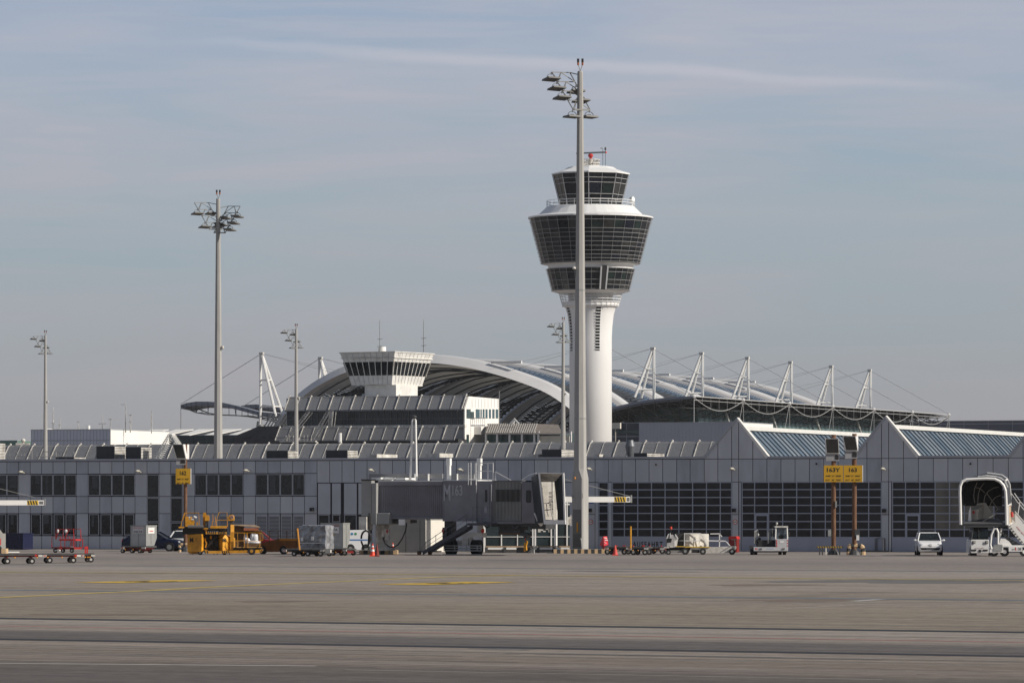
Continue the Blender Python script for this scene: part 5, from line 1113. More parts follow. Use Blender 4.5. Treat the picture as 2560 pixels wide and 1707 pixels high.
# corrugated turning cab
b = MB(); b.mi = 0; jbox(b, 1232.5, 1304, 1202, 1303, 0.08, 2.9); x = 1233.5
while x < 1303: jbox(b, x, x+1.7, 1203, 1302, 0.0, 0.08); x += 3.55
cb = b.build('corrugated_cab', M_jetl, JB)
b = MB(); x = 1238.5
while x < 1301: jbox(b, x, x+1.9, 1223.5, 1253.5, -0.03, -0.002); x += 2.75
jbox(b, 1238, 1302, 1223, 1254, 0.02, 0.07); b.build('window_band', A('cab_window', (0.05, 0.05, 0.045), 0.4), cb)
b = MB(); jbox(b, 1230, 1306, 1200.3, 1202.3, -0.05, 3.0); jbox(b, 1230, 1306, 1303, 1309, -0.12, 3.0); b.build('cab_frame', M_jet, JB)
b = MB(); jbox(b, 1304, 1342, 1204, 1308, -0.1, 2.9); cf = b.build('control_cab', M_jet, JB, bevel=0.03)
b = MB(); a = J(1321, 1240.5, -0.13); w_, h_ = 6.8/38.5, 15.5/38.5; pts = []
for i in range(20):
    t_ = 2*math.pi*i/20; sx_, sz_ = math.cos(t_), math.sin(t_); pts.append((a[0]+w_*math.copysign(abs(sx_)**0.5, sx_), a[2]+h_*math.copysign(abs(sz_)**0.35, sz_)))
b.prism(pts[::-1], -0.13, -0.102); b.build('cab_window', M_glass, cf)
# underside gear
b = MB(); jbox(b, 1228, 1345, 1308, 1316, 0.1, 2.8); jbox(b, 1250, 1300, 1313, 1325, 0.4, 2.0); jbox(b, 1325, 1362, 1308, 1322, 0.2, 2.2); b.tube([J(1210+i*1.4, 1312+6*math.sin(math.pi*i/10), 0) for i in range(11)], 0.05, 5); b.tube([J(1280+i*1.8, 1312+7*math.sin(math.pi*i/10), 0) for i in range(11)], 0.05, 5); b.build('underside_gear', M_dsteel, JB)
b = MB(); jbox(b, 1247, 1302, 1325, 1336, 0.3, 1.0); b.prism([(J(1300, 1336)[0], J(1300, 1330)[2]), (J(1314, 1346)[0], J(1314, 1332)[2]), (J(1318, 1338)[0], J(1318, 1338)[2]), (J(1312, 1330)[0], J(1312, 1345)[2]), (J(1300, 1330)[0], J(1300, 1338)[2])][::-1], 0.2, 0.9); hs = b.build('power_cable_arm', M_dsteel, JB)
b = MB()
for i in range(11): x = 1249+i*4.8; b.hexa([J(x, 1335.5, 0.28), J(x+2.2, 1335.5, 0.28), J(x+2.2, 1335.5, 0.295), J(x, 1335.5, 0.295), J(x+1.6, 1331.8, 0.28), J(x+3.8, 1331.8, 0.28), J(x+3.8, 1331.8, 0.295), J(x+1.6, 1331.8, 0.295)])
b.build('warning_stripe', A('dull_orange', (0.25, 0.12, 0.03), 0.7), hs)
b = MB(); b.tube([J(1312, 1338, 0.5), J(1314, 1352, 0.5)], 0.04, 4); b.mi = 1; b.tube([J(1315.5, 1353, 0.5), J(1317.5, 1353, 0.5), J(1314.5, 1364, 0.5), J(1315.5, 1374, 0.5), J(1311.5, 1378, 0.5), J(1311.5, 1368, 0.5), J(1312.5, 1356, 0.5)], 0.075, 5); b.build('hanging_plug', [M_red, M_yellow], hs)
# canopy: rectangular hoops facing the stand and swung to the right
CNP = MB()
hoops = [(((1348, 1182), (1408, 1183), (1412.5, 1305), (1362, 1306)), -2.2), (((1346, 1190), (1401, 1191), (1410, 1302), (1360, 1303)), -1.6), (((1345, 1197), (1395, 1198), (1405, 1300), (1358, 1301)), -1.0), (((1344, 1204), (1389, 1204), (1399, 1298), (1356, 1300)), -0.4)]
H3 = [[J(x, y, v) for x, y in pts_] for pts_, v in hoops]
cn = MB()
for i, L_ in enumerate(H3): cn.tube(L_, 0.085 if i == 0 else 0.05, 4, True)
a, c_ = H3[0][3], H3[0][2]; cn.box(a[0]-0.05, c_[0]+0.05, a[1]-0.08, a[1]+0.08, a[2]-0.10, a[2]+0.16)
can = cn.build('canopy_hoop', M_white, JB)
b = MB()   # top leaves
for A_, B_ in zip(H3[:-1], H3[1:]):
    m1 = [(A_[k][0]+B_[k][0])/2 for k in range(3)]; f_ = 0.55
    p0, p1 = Vector(A_[0]), Vector(A_[1]); q0_, q1_ = Vector(A_[0]).lerp(Vector(B_[0]), f_), Vector(A_[1]).lerp(Vector(B_[1]), f_)
    b.quad(p0, p1, q1_-Vector((0, 0, 0.09)), q0_-Vector((0, 0, 0.09)))
    b.mi = 1; b.quad(q0_-Vector((0, 0, 0.09)), q1_-Vector((0, 0, 0.09)), Vector(B_[1]), Vector(B_[0])); b.mi = 0
b.build('canopy_top', [M_whiteD, M_black], can)
b = MB()   # folded dark sides, left outer cheek and right inner cheek
M_fold = A('bellows_dark', (0.045, 0.055, 0.062), 0.5, var=0.3, scale=3, stretch=(3, 3, 0.4))
for A_, B_ in zip(H3[:-1], H3[1:]):
    for e0, e1 in ((0, 3), (1, 2)):
        P0, P1, Q0, Q1 = Vector(A_[e0]), Vector(A_[e1]), Vector(B_[e0]), Vector(B_[e1]); mid0 = P0.lerp(Q0, 0.5)+Vector((-0.18, 0, 0)); mid1 = P1.lerp(Q1, 0.5)+Vector((-0.18, 0, 0))
        b.quad(P0, P1, mid1, mid0); b.quad(mid0, mid1, Q1, Q0)
# wedge from the left hoop back to the cab
L0, L3 = H3[0][0], H3[0][3]
b.quad(L0, L3, J(1338, 1308, -0.1), J(1328, 1192, -0.1)); b.quad(J(1328, 1192, -0.1), J(1338, 1308, -0.1), J(1342, 1309, 2.0), J(1335, 1190, 2.0))
b.quad(L0, H3[3][0], J(1330, 1200, 2.0), J(1328, 1192, -0.1))
b.build('bellows', M_fold, can)
b = MB()   # roller shutter and floor inside
M_shut = A('shutter_slats', (0.50, 0.47, 0.42), 0.6, var=0.12, scale=2)
zz0, zz1 = jz(1301, 1370, 0.3), jz(1205, 1370, 0.3); z = zz0; va, vb = -0.25, 1.9; ua, ub = ju(1349, va), ju(1392, vb)
while z < zz1: b.hexa([(ua+0.06, va, z), (ub+0.06, vb, z), (ub-0.1, vb+0.05, z), (ua-0.1, va+0.05, z), (ua, va, z+0.06), (ub, vb, z+0.06), (ub-0.1, vb+0.05, z+0.06), (ua-0.1, va+0.05, z+0.06)]); z += 0.075
b.build('roller_shutter', M_shut, can)
b = MB(); b.quad(J(1358, 1303, -1.9), J(1408, 1303, -1.9), J(1398, 1301, 0.4), J(1350, 1301, 0.4)); b.build('canopy_floor', M_jetl, can)
b = MB(); b.tube([J(1381, 1204, 0.0), J(1383, 1302, 0.0)], 0.07, 5); b.tube([J(1366, 1256, -0.2), J(1368, 1280, -0.2), J(1371, 1291, -0.2)], 0.03, 4); b.tube([J(1377, 1254, -0.2), J(1378, 1280, -0.2), J(1381, 1291, -0.2)], 0.03, 4); b.build('inner_rail', M_whiteD, can)
b = MB(); b.tube([J(1355, 1258, -0.1), J(1368, 1258, -0.1), J(1383, 1253, -0.1)], 0.035, 4); b.tube([J(1356, 1276, -0.1), J(1383, 1272, -0.1)], 0.035, 4)
for i in range(10): b.tube([J(1372, 1231+i*4, 0.15), J(1380, 1231+i*4, 0.15)], 0.03, 4)
b.build('cable_coil', M_dsteel, can)
b = MB(); b.tube([J(1336, 1282, -0.5), J(1347, 1309, -0.6)], 0.05, 5); b.tube([J(1343, 1273, -0.4), J(1349, 1273, -0.4)], 0.05, 4); b.ell(J(1352, 1308, -0.5), (0.15, 0.15, 0.18)); b.build('hydraulic_ram', M_white, can)
# undercarriage
b = MB(); jbox(b, 1111, 1129, 1300, 1368, 0.6, 1.4); jbox(b, 1106, 1116, 1318, 1350, 0.2, 0.6); b.build('lift_column', M_dsteel, JB)
b = MB(); jbox(b, 1150, 1203, 1331, 1343, 0.2, 1.2); jbox(b, 1193, 1200, 1302, 1332, 0.8, 1.4); jbox(b, 1155, 1170, 1345, 1363, 0.4, 1.2); jbox(b, 1130, 1150, 1350, 1362, 0.8, 1.3); jbox(b, 1172, 1178, 1342, 1362, 0.5, 0.9); b.build('cross_beam', M_white, JB)
b = MB()
for y in (1363.5, 1369.5, 1376): b.tube([J(1110, y, -0.35), J(1203, y, -0.35)], 0.045, 4)
for x in (1110, 1137, 1166, 1193, 1203): b.tube([J(x, 1363, -0.35), J(x, 1377, -0.35)], 0.035, 4)
b.tube([J(1107, 1385.5, -0.5), J(1205, 1385.5, -0.5)], 0.04, 4); b.build('wheel_guard', M_steel, JB)
for px in (1124, 1188):
    for v in (0.05, 0.75):
        q = MB(); a = J(px, 1376, v); z = 0.62; q.cyl((a[0]-0.28, v+0.3, 0.50), (a[0]+0.28, v+0.3, 0.50), 0.50, n=16); q.build('wheel', M_black, JB)
q = MB(); q.ell(J(1107, 1326, 0.1), (0.08, 0.08, 0.13)); q.ell(J(1207, 1326, 0.1), (0.12, 0.1, 0.16)); q.build('beacon', M_orange, JB)
# side stairs
b = MB(); v0, v1 = -1.25, -0.25
p_t, p_b = J(1168, 1314, v0), J(1064, 1381, v0)
for v in (v0, v1):
    for dz in (0, ): b.hexa([(p_b[0]-0.2, v-0.02, p_b[2]-0.15), (p_t[0], v-0.02, p_t[2]-0.2), (p_t[0], v+0.02, p_t[2]-0.2), (p_b[0]-0.2, v+0.02, p_b[2]-0.15), (p_b[0]-0.2, v-0.02, p_b[2]+0.10), (p_t[0], v-0.02, p_t[2]+0.12), (p_t[0], v+0.02, p_t[2]+0.12), (p_b[0]-0.2, v+0.02, p_b[2]+0.10)])
n_ = 12
for i in range(n_): f_ = (i+0.5)/n_; x = p_b[0]+(p_t[0]-p_b[0])*f_; z = p_b[2]+(p_t[2]-p_b[2])*f_; b.box(x-0.16, x+0.14, v0, v1, z-0.02, z+0.02)
b.box(ju(1168, v0), ju(1228, v0), v0, -0.16, jz(1313, 1200, v0), jz(1307, 1200, v0)); sta = b.build('side_stair', A('stair_dark', (0.06, 0.062, 0.075), 0.6), JB)
b = MB()
for v in (v0, v1):
    for dy, dr in ((-27, 0.022), (-13, 0.016)):
        b.tube([J(1062, 1378+dy*0.75, v), J(1166, 1312+dy, v)], dr, 4)
    for i in range(5): f_ = i/4; b.tube([J(1064+102*f_, 1380-67*f_, v), J(1064+102*f_, 1380-67*f_-27, v)], 0.02, 4)
    b.tube([J(1054, 1378, v), J(1055, 1366, v), J(1065, 1356, v)], 0.02, 4)
for y in (1268, 1288): b.tube([J(1182, y, v0), J(1225, y, v0), J(1225, y, -0.2)], 0.022, 4)
for x in (1182, 1204, 1225): b.tube([J(x, 1268, v0), J(x, 1308, v0)], 0.022, 4)
b.build('handrail', A('handrail_grey', (0.14, 0.14, 0.16), 0.5, 0.2), sta)
b = MB(); b.box(ju(1042, v0), ju(1090, v0), v0+0.1, v1, 0.20, 0.28); 
b.build('stair_foot', M_dsteel, sta)
for px in (1048, 1075):
    a = J(px, 1385, v0+0.3); q = MB(); q.cyl((a[0], a[1]-0.05, 0.14), (a[0], a[1]+0.05, 0.14), 0.14, n=10); q.build('castor', M_rust, sta)
# hanging hoses
q = MB(); q.tube([J(1017, 1306, -0.1), J(1014, 1325, -0.2), J(1006, 1345, -0.3), J(995, 1361, -0.3), J(984, 1368, -0.3), J(972, 1366, -0.3), J(962, 1357, -0.3), J(957, 1342, -0.2)], 0.045, 5); q.build('cable_loop', M_black, JB)
q = MB(); q.tube([J(924, 1282, -0.6), J(923, 1330, -0.6), J(921, 1368, -0.7)], 0.07, 6)
q.tube([J(903+13*(1-math.cos(t_*math.pi/8))*0.9, 1346-20*math.sin(t_*math.pi/8)*(1 if t_ < 8 else -1), -0.7) for t_ in range(0, 9)]+[J(926, 1350, -0.7), J(919, 1367, -0.7), J(909, 1369, -0.7), J(903, 1352, -0.7)], 0.065, 6); q.build('hose', M_black, JB)
# ---- white clearance booms
def boom(name, label, px0, px1, y0, y1, Y, wire, stripes, post=None):
    fr = Frame(P(px0, HZ, Y), (math.cos(0.26), math.sin(0.26))); r = fr.root(name, label, 'boom barrier'); b = MB(); z0, z1 = fr.z(px1, y1), fr.z(px1, y0); b.box(fr.u(px0), fr.u(px1), 0, 0.3, z0, z1); bm = b.build('beam', M_white, r)
    for i in range(stripes[2]):
        w = (stripes[1]-stripes[0])/stripes[2]; x = stripes[0]+i*w; q = MB(); k = 0.55
        if i == 0: q.box(fr.u(stripes[0]-1), fr.u(stripes[1]+1), -0.006, -0.002, z0+0.02, z1-0.02); q.build('yellow_plate', M_lyb, bm); q = MB()
        q.hexa([(fr.u(x+w*0.35), -0.012, z0+0.03), (fr.u(x+w*0.85), -0.012, z0+0.03), (fr.u(x+w*0.85), -0.008, z0+0.03), (fr.u(x+w*0.35), -0.008, z0+0.03), (fr.u(x-w*0.15), -0.012, z1-0.03), (fr.u(x+w*0.35), -0.012, z1-0.03), (fr.u(x+w*0.35), -0.008, z1-0.03), (fr.u(x-w*0.15), -0.008, z1-0.03)]); q.build('black_stripe', M_black_t, bm)
    q = MB(); q.box(fr.u(stripes[1]+3), fr.u(px1-5), -0.01, -0.002, z0+0.07, z1-0.07); q.build('grey_plate', A('plate_grey', (0.12, 0.12, 0.12), 0.6), bm)
    q = MB(); q.tube([(fr.u(wire[0]), 0.15, fr.z(wire[0], wire[1])), (fr.u(wire[2]), 0.15, fr.z(wire[2], wire[3]))], 0.02, 4); q.box(fr.u(px1-2), fr.u(px1+1), -0.03, 0.33, z0-0.03, z1+0.1); q.build('stay_wire', M_steel, r)
    if post: q = MB(); q.tube([(fr.u(post), 0.6, 0), (fr.u(post), 0.6, fr.z(post, wire[1]-8))], 0.12, 6); q.build('post', M_white, r)
boom('clearance_boom', 'long white boom with yellow and black striped tip passing behind the tallest mast', 1395, 1579, 1241, 1255, 317, (1412, 1197, 1576, 1240), (1537, 1564, 4), 1395)
boom('clearance_boom', 'white boom with yellow and black striped tip reaching in from the left edge', -70, 113, 1250, 1262.5, 320, (0, 1221, 88, 1243), (69, 95, 4), -60)
# ================================================================== GATE BUILDING UNDER THE BRIDGE
fg = Frame(P(975, HZ, F/36.0), UD); GBd = fg.root('gate_block', 'beige concrete gate block with sunlit end standing beneath the jet bridge', 'building')
b = MB(); uu0, uu1 = fg.u(972), fg.u(1063.5); dep = 5.4; zt_ = fg.z(1000, 1300)
b.box(uu0, uu1, 0, dep, 0, zt_+0.15); b.build('wall', M_tan, GBd); q = MB()
for px in (1014.5, 1050): q.box(fg.u(px)-0.02, fg.u(px)+0.02, -0.012, -0.002, 0, zt_)
q.build('joint', M_dsteel, GBd); b = MB(); b.box(uu1+0.002, uu1+0.02, 0.02, dep-0.02, 0.02, zt_); b.build('sunlit_end', A('end_painted_sunlight', (0.68, 0.65, 0.58), 0.8, var=0.05), GBd)  # end sheet far paler than the wall: sunlight put into its colour
fv = Frame(P(1200, HZ, F/35.6), (1, 0.10)); GV = fv.root('glass_vestibule', 'glass vestibule with white mullions between the jet bridge wheels and the tallest mast', 'building')
b = MB(); b.box(fv.u(1208), fv.u(1424), 0, 1.2, 0, fv.z(1300, 1252)); b.build('glazing', A('vestibule_glass', (0.022, 0.034, 0.038), 0.15, var=0.5, scale=0.5), GV)
q = MB()
for px, w_ in ((1211, 0.07), (1253.5, 0.04), (1293.5, 0.03), (1332, 0.045), (1338, 0.055), (1378, 0.045), (1417.5, 0.045)): u_ = fv.u(px); q.box(u_-w_, u_+w_, -0.08, -0.002, 0, fv.z(1300, 1252))
q.box(fv.u(1208), fv.u(1424), -0.07, -0.003, fv.z(1300, 1342), fv.z(1300, 1340.6)); q.box(fv.u(1208), fv.u(1424), -0.07, -0.003, fv.z(1300, 1262), fv.z(1300, 1258))
q.build('mullion', M_white, GV)
rnd = random.Random(5)
for (x0, x1, y0, y1) in ((1326, 1340, 1318, 1327), (1345, 1377, 1320, 1331), (1419, 1431, 1287, 1318), (1280, 1290, 1311, 1316)):
    b = MB(); n_ = 5
    for i in range(n_):
        xa = x0+(x1-x0)*i/n_; u_a, u_b = fv.u(xa), fv.u(xa+(x1-x0)/n_); a_, c_ = sorted((rnd.uniform(y0, y1), rnd.uniform(y0, y1))); c_ = max(c_, a_+3)
        b.box(u_a, u_b, -0.015, -0.003, fv.z(xa, c_), fv.z(xa, a_))
    b.build('window_sticker', M_whiteD, GV)
# crash rail in front
fc = Frame(P(1220, HZ, F/36.4), (1, 0.10)); CR = fc.root('crash_rail', 'low white crash barrier with weathered top board in front of the glass vestibule', 'barrier')
b = MB(); b.box(fc.u(1214), fc.u(1426), 0, 0.35, fc.z(1300, 1367.5), fc.z(1300, 1364)); b.build('top_board', M_wood, CR)
b = MB(); b.box(fc.u(1214), fc.u(1424), -0.05, 0.05, fc.z(1300, 1373), fc.z(1300, 1368)); b.build('rail', M_white, CR)
b = MB(); b.box(fc.u(1214), fc.u(1385), 0.1, 0.2, 0.02, 0.22); b.build('plinth', M_tan, CR)
for px in (1216, 1262, 1345, 1385):
    b = MB(); b.box(fc.u(px)-0.09, fc.u(px)+0.09, -0.12, 0.2, 0, fc.z(1300, 1368)); b.build('post', M_dsteel, CR)
# grey cabinet with pipes
fk = Frame(P(1300, HZ, F/37.0), UD); b = MB(); b.box(fk.u(1291), fk.u(1326), 0, 0.6, 0.05, fk.z(1300, 1368)); CB = fk.root('ground_cabinet', 'small dark grey cabinet with pipes on the ground below the hanging yellow plug', 'cabinet'); b.build('body', M_dsteel, CB)
b = MB(); b.tube([(fk.u(1322), -0.1, 0.05), (fk.u(1334), -0.1, 0.45), (fk.u(1345), -0.1, 0.45)], 0.05); b.tube([(fk.u(1336), -0.1, 0.0), (fk.u(1336), -0.1, 0.5)], 0.06); b.build('pipe', M_steel, CB)
# ================================================================== VEHICLES AND EQUIPMENT ON THE APRON
def pbox(b, L, x0, x1, y0, y1, d0, d1): b.box(L.x(x0), L.x(x1), d0, d1, L.z(y1), L.z(y0)); return b
def pt3(L, px, py, d=0.0): return (L.x(px), d, L.z(py))
def ptube(b, L, pts, d, r, n=4): b.tube([pt3(L, x, y, d) for x, y in pts], r, n); return b
def pfoot(b, L, foot, y0, y1): b.prismz([(L.x(x), d) for x, d in foot], L.z(y1), L.z(y0)); return b
def pwheel(par, L, px, r, d, w=0.2, name='wheel', rim=None): return wheel(par, L.x(px), r, r, w, d, rim, name=name)
M_deck = A('dolly_deck', (0.10, 0.10, 0.10), 0.6, 0.3, var=0.4, scale=3)
M_refl = A('orange_reflector', (0.75, 0.32, 0.04), 0.4)
M_rimw = A('pale_rim', (0.52, 0.50, 0.46), 0.5, var=0.2)
M_dred = A('dark_red_frame', (0.22, 0.018, 0.015), 0.5, var=0.3)
def stripes(b, L, x0, x1, y0, y1, d, n): # slanted stripes
    w = (x1-x0)/n
    for i in range(n): x = x0+i*w; b.quad((L.x(x), d, L.z(y1)), (L.x(x+w*0.5), d, L.z(y1)), (L.x(x+w*0.5-w*0.35), d, L.z(y0)), (L.x(x-w*0.35), d, L.z(y0)))
    return b
# ---- car builder: +x is the nose
def car(name, label, L, cx, d, rz, body, length, width, height, hood=0.92, cab=(-0.44, 0.20), roof=(-0.36, 0.06), group=None, hatch=True, face=True):
    o = P(cx, HZ, L.Y+d); r = thing(name, label, 'car', (o.x, o.y, 0), rz, group); hl = length/2; hw = width/2
    st = [(-1.0, 0.80, 0.34, 0.80), (-0.985, 0.90, 0.25, 0.93), (-0.80, 0.985, 0.20, 0.985), (-0.3, 1.0, 0.19, 1.0), (0.30, 1.0, 0.19, 0.985), (0.50, 0.99, 0.20, 0.955), (0.80, 0.95, 0.22, 0.86), (0.95, 0.88, 0.24, 0.74), (1.0, 0.74, 0.32, 0.62)]
    b = MB(); vs = []; fs = []
    for x, w_, z0, z1 in st:
        zt_ = z1*hood
        for sy, sz in ((-0.88, z0), (-1.0, z0+0.12), (-1.0, (z0+zt_)/2+0.1), (-0.93, zt_-0.03), (-0.80, zt_), (0.80, zt_), (0.93, zt_-0.03), (1.0, (z0+zt_)/2+0.1), (1.0, z0+0.12), (0.88, z0)): vs.append((x*hl, sy*w_*hw, sz))
    n_ = 10
    for i in range(len(st)-1):
        for j in range(n_): fs.append((i*n_+j, (i+1)*n_+j, (i+1)*n_+(j+1) % n_, i*n_+(j+1) % n_))
    fs += [tuple(range(n_)), tuple(range((len(st)-1)*n_, len(st)*n_))[::-1]]
    b._add(vs, fs); bo = b.build('body', body, r, bevel=0.015, smooth=False)
    zb_ = 0.93*hood; b = MB(); xa, xb = cab[0]*length, cab[1]*length; ra, rb = roof[0]*length, roof[1]*length; wb_, wt_ = hw*0.90, hw*0.72; zt_ = height-0.05
    b.hexa([(xa, -wb_, zb_), (xb, -wb_, zb_), (xb, wb_, zb_), (xa, wb_, zb_), (ra, -wt_, zt_), (rb, -wt_, zt_), (rb, wt_, zt_), (ra, wt_, zt_)]); b.build('windows', M_carglass, r)
    b = MB(); b.hexa([(ra-0.02, -wt_*1.02, zt_), (rb+0.05, -wt_*1.02, zt_), (rb+0.05, wt_*1.02, zt_), (ra-0.02, wt_*1.02, zt_), (ra+0.12, -wt_*0.85, height), (rb-0.15, -wt_*0.85, height), (rb-0.15, wt_*0.85, height), (ra+0.12, wt_*0.85, height)])
    for s_ in (-1, 1):
        b.tube([(xb+0.03, s_*wb_, zb_), (rb+0.02, s_*wt_, zt_+0.01)], 0.045, 5); b.tube([(xa-0.02, s_*wb_, zb_), (ra-0.02, s_*wt_, zt_)], 0.07, 5); m_ = 0.35*ra+0.65*rb-0.35; b.tube([(m_, s_*(wb_+0.005), zb_), (m_, s_*(wt_+0.01), zt_)], 0.035, 4)
    b.build('roof', body, r)
    for sx_ in (-0.60, 0.64):
        for s_ in (-1, 1):
            q = MB(); x = sx_*hl; q.cyl((x, s_*(hw-0.19), 0.30), (x, s_*(hw+0.008), 0.30), 0.30, n=16); w = q.build('wheel', M_black, r); q = MB(); q.cyl((x, s_*(hw-0.1), 0.30), (x, s_*(hw+0.02), 0.30), 0.185, n=12); q.build('rim', M_steel, w)
            q = MB(); q.cyl((x, s_*(hw-0.21), 0.33), (x, s_*(hw-0.005), 0.33), 0.345, n=16); q.build('wheel_arch', M_black, r)
    for s_ in (-1, 1):
        q = MB(); q.ell((xb-0.12, s_*(hw+0.09), zb_+0.05), (0.06, 0.11, 0.07), 8, 5); q.build('mirror', body, r)
    for s_ in (-1, 1):
        q = MB(); q.ell((hl*0.93, s_*hw*0.70, 0.66*hood+0.03), (0.10, 0.16, 0.075), 10, 6); q.build('headlight', A('headlight_glass', (0.5, 0.52, 0.55), 0.15, spec=0.8), r)
        q = MB(); q.ell((-hl*0.975, s_*hw*0.80, 0.74*hood), (0.05, 0.10, 0.16), 8, 5); q.build('tail_light', M_red, r)
    if face:
        q = MB(); q.box(hl-0.02, hl+0.012, -hw*0.60, hw*0.60, 0.42, 0.56); q.build('grille', M_black, r)
        q = MB(); q.box(hl+0.004, hl+0.03, -0.26, 0.26, 0.40, 0.50); q.build('number_plate', A('plate_dark', (0.08, 0.08, 0.09), 0.5), r)
    return r
CW = -math.pi/2
L = Loc(2322, 1388)
vw = car('white_car', 'small white hatchback facing the camera, parked in front of the glazed hall doors', L, 2321.5, 1.8, CW-0.03, M_carwhite, 3.55, 1.66, 1.49, hood=1.0, cab=(-0.48, 0.24), roof=(-0.44, 0.06), face=False)
q = MB(); q.hexa([(1.785, -0.62, 0.47), (1.79, -0.55, 0.335), (1.79, 0.55, 0.335), (1.785, 0.62, 0.47), (1.80, -0.66, 0.475), (1.80, -0.66, 0.475), (1.80, 0.66, 0.475), (1.80, 0.66, 0.475)]); 
q = MB(); q.prismx([(-0.66, 0.50), (0.66, 0.50), (0.56, 0.34), (-0.56, 0.34)][::-1], 1.76, 1.80); q.build('lower_grille', M_black, vw)
q = MB(); q.tube([(1.805, -0.68, 0.515), (1.805, 0.68, 0.515), (1.805, 0.58, 0.325), (1.805, -0.58, 0.325)], 0.022, 4, True); q.build('grille_surround', M_carwhite, vw)
q = MB(); q.box(1.80, 1.825, -0.26, 0.26, 0.36, 0.46); q.build('number_plate', A('plate_dark', (0.08, 0.08, 0.09), 0.5), vw)
q = MB(); q.tube([(1.775, 0.085*math.cos(a*math.pi/8), 0.66+0.085*math.sin(a*math.pi/8)) for a in range(16)], 0.014, 4, True); q.tube([(1.775, -0.06, 0.71), (1.775, -0.025, 0.60), (1.775, 0, 0.67), (1.775, 0.025, 0.60), (1.775, 0.06, 0.71)], 0.010, 4); q.build('round_emblem', M_steel, vw)
q = MB(); q.box(1.70, 1.74, -0.35, 0.35, 0.645, 0.655); q.build('bonnet_slot', M_black, vw)
# driver
M_skin = A('skin', (0.45, 0.26, 0.19), 0.6)
b = MB(); b.ell((0.18, 0.36, 1.14), (0.10, 0.085, 0.12), 10, 8); b.lathe([(0.05, 0.95), (0.05, 1.06)], 8, (0.16, 0.36)); hd = b.build('person', M_skin, None, smooth=True); hd.matrix_world = Matrix.Translation(vw.location) @ Matrix.Rotation(CW-0.03, 4, 'Z'); tag(hd, 'driver in a dark top behind the windscreen of the small white car', 'person')
b = MB(); b.ell((0.10, 0.36, 0.86), (0.13, 0.22, 0.18), 12, 8); b.build('dark_top', A('dark_cloth', (0.03, 0.03, 0.04), 0.9), hd); b = MB(); b.ell((0.16, 0.36, 1.19), (0.115, 0.095, 0.09), 10, 6); b.build('hair', A('dark_hair', (0.02, 0.015, 0.012), 0.9), hd)
L = Loc(385, 1377.8); car('dark_blue_car', 'dark blue saloon car behind the aluminium container, nose towards the yellow loader', L, 385, 2.2, -0.22, A('navy_metallic', (0.006, 0.010, 0.030), 0.25, 0.3, var=0.05), 4.4, 1.8, 1.42, hood=0.95, cab=(-0.42, 0.24), roof=(-0.26, 0.05))
L = Loc(455, 1377); car('white_parked_car', 'white car with red tail light half hidden behind the yellow loader', L, 492, 3.2, -0.15, M_carwhite, 4.2, 1.75, 1.45)
L = Loc(690, 1379); car('red_car', 'red car with bright headlight parked between the yellow loader and the orange conveyor', L, 640, 1.5, -0.25, A('car_red', (0.26, 0.008, 0.012), 0.3, var=0.05), 4.2, 1.75, 1.42)
# ---- container dollies
def dolly(label, L, x0, x1, wheels, deck_y, depth=1.5, red=True, cat='dolly', group='flat container dollies', y1=None, r=0.20):
    rt = L.thing('container_dolly', label, cat, group); b = MB(); h = 3.2
    pbox(b, L, x0, x1, deck_y, deck_y+h, 0, depth); x = x0+1
    while x < x1-1: pbox(b, L, x, x+1.4, deck_y-1.1, deck_y, 0.06, depth-0.06); x += 3.2
    b.build('deck', M_deck, rt)
    b = MB(); pbox(b, L, x0, x0+9, deck_y+h-1.5, deck_y+h+4, -0.06, -0.002); pbox(b, L, x1-10, x1, deck_y+h-1.5, deck_y+h+3, -0.06, -0.002); b.build('bumper_plate', M_whiteD, rt)
    b = MB(); stripes(b, L, x0+2, x0+8.5, deck_y+h-1, deck_y+h+3, -0.064, 4); b.build('red_stripe', M_red, rt)
    b = MB(); m_ = (x0+x1)/2; pbox(b, L, x0+4, x1-4, deck_y+h, deck_y+h+3.5, 0.25, depth-0.25); 
    for w in wheels: pbox(b, L, w-1.2, w+1.2, deck_y+h, 1270+(L.base-1270)-r*L.s+1, 0.05, depth-0.05)
    b.build('chassis', M_dred if red else M_dsteel, rt)
    b = MB(); 
    for x in (x0+12, m_, x1-13): b.ell(pt3(L, x, deck_y+h+5, -0.03), (0.05, 0.02, 0.04), 8, 4)
    b.build('reflector', M_refl, rt)
    for w in wheels:
        for d in (0.08, depth-0.1): pwheel(rt, L, w, r, d, 0.12, rim=M_rimw)
    return rt
L = Loc(-20, 1410, math.radians(13))
dA = dolly('leftmost of the chained flat dollies in front, cut by the left edge', L, -32, 103, [18, 78], 1385, 1.5, r=0.17)
L = Loc(107, 1407.5, math.radians(13)); dB = dolly('middle one of the chained flat dollies in front at the left', L, 107, 200, [124, 182], 1384.5, 1.5, r=0.17)
L = Loc(203, 1405.5, math.radians(13)); dC = dolly('short right end of the chained dollies in front, with upright red drawbar', L, 201, 237, [227], 1384, 1.5, r=0.17)
b = MB(); ptube(b, L, [(216, 1386), (216, 1372), (215, 1366)], 0.5, 0.055); ptube(b, L, [(220, 1386), (221, 1372), (219, 1365)], 0.5, 0.055); pbox(b, L, 213.5, 222.5, 1366, 1372, 0.44, 0.56); b.build('drawbar', M_red, dC)
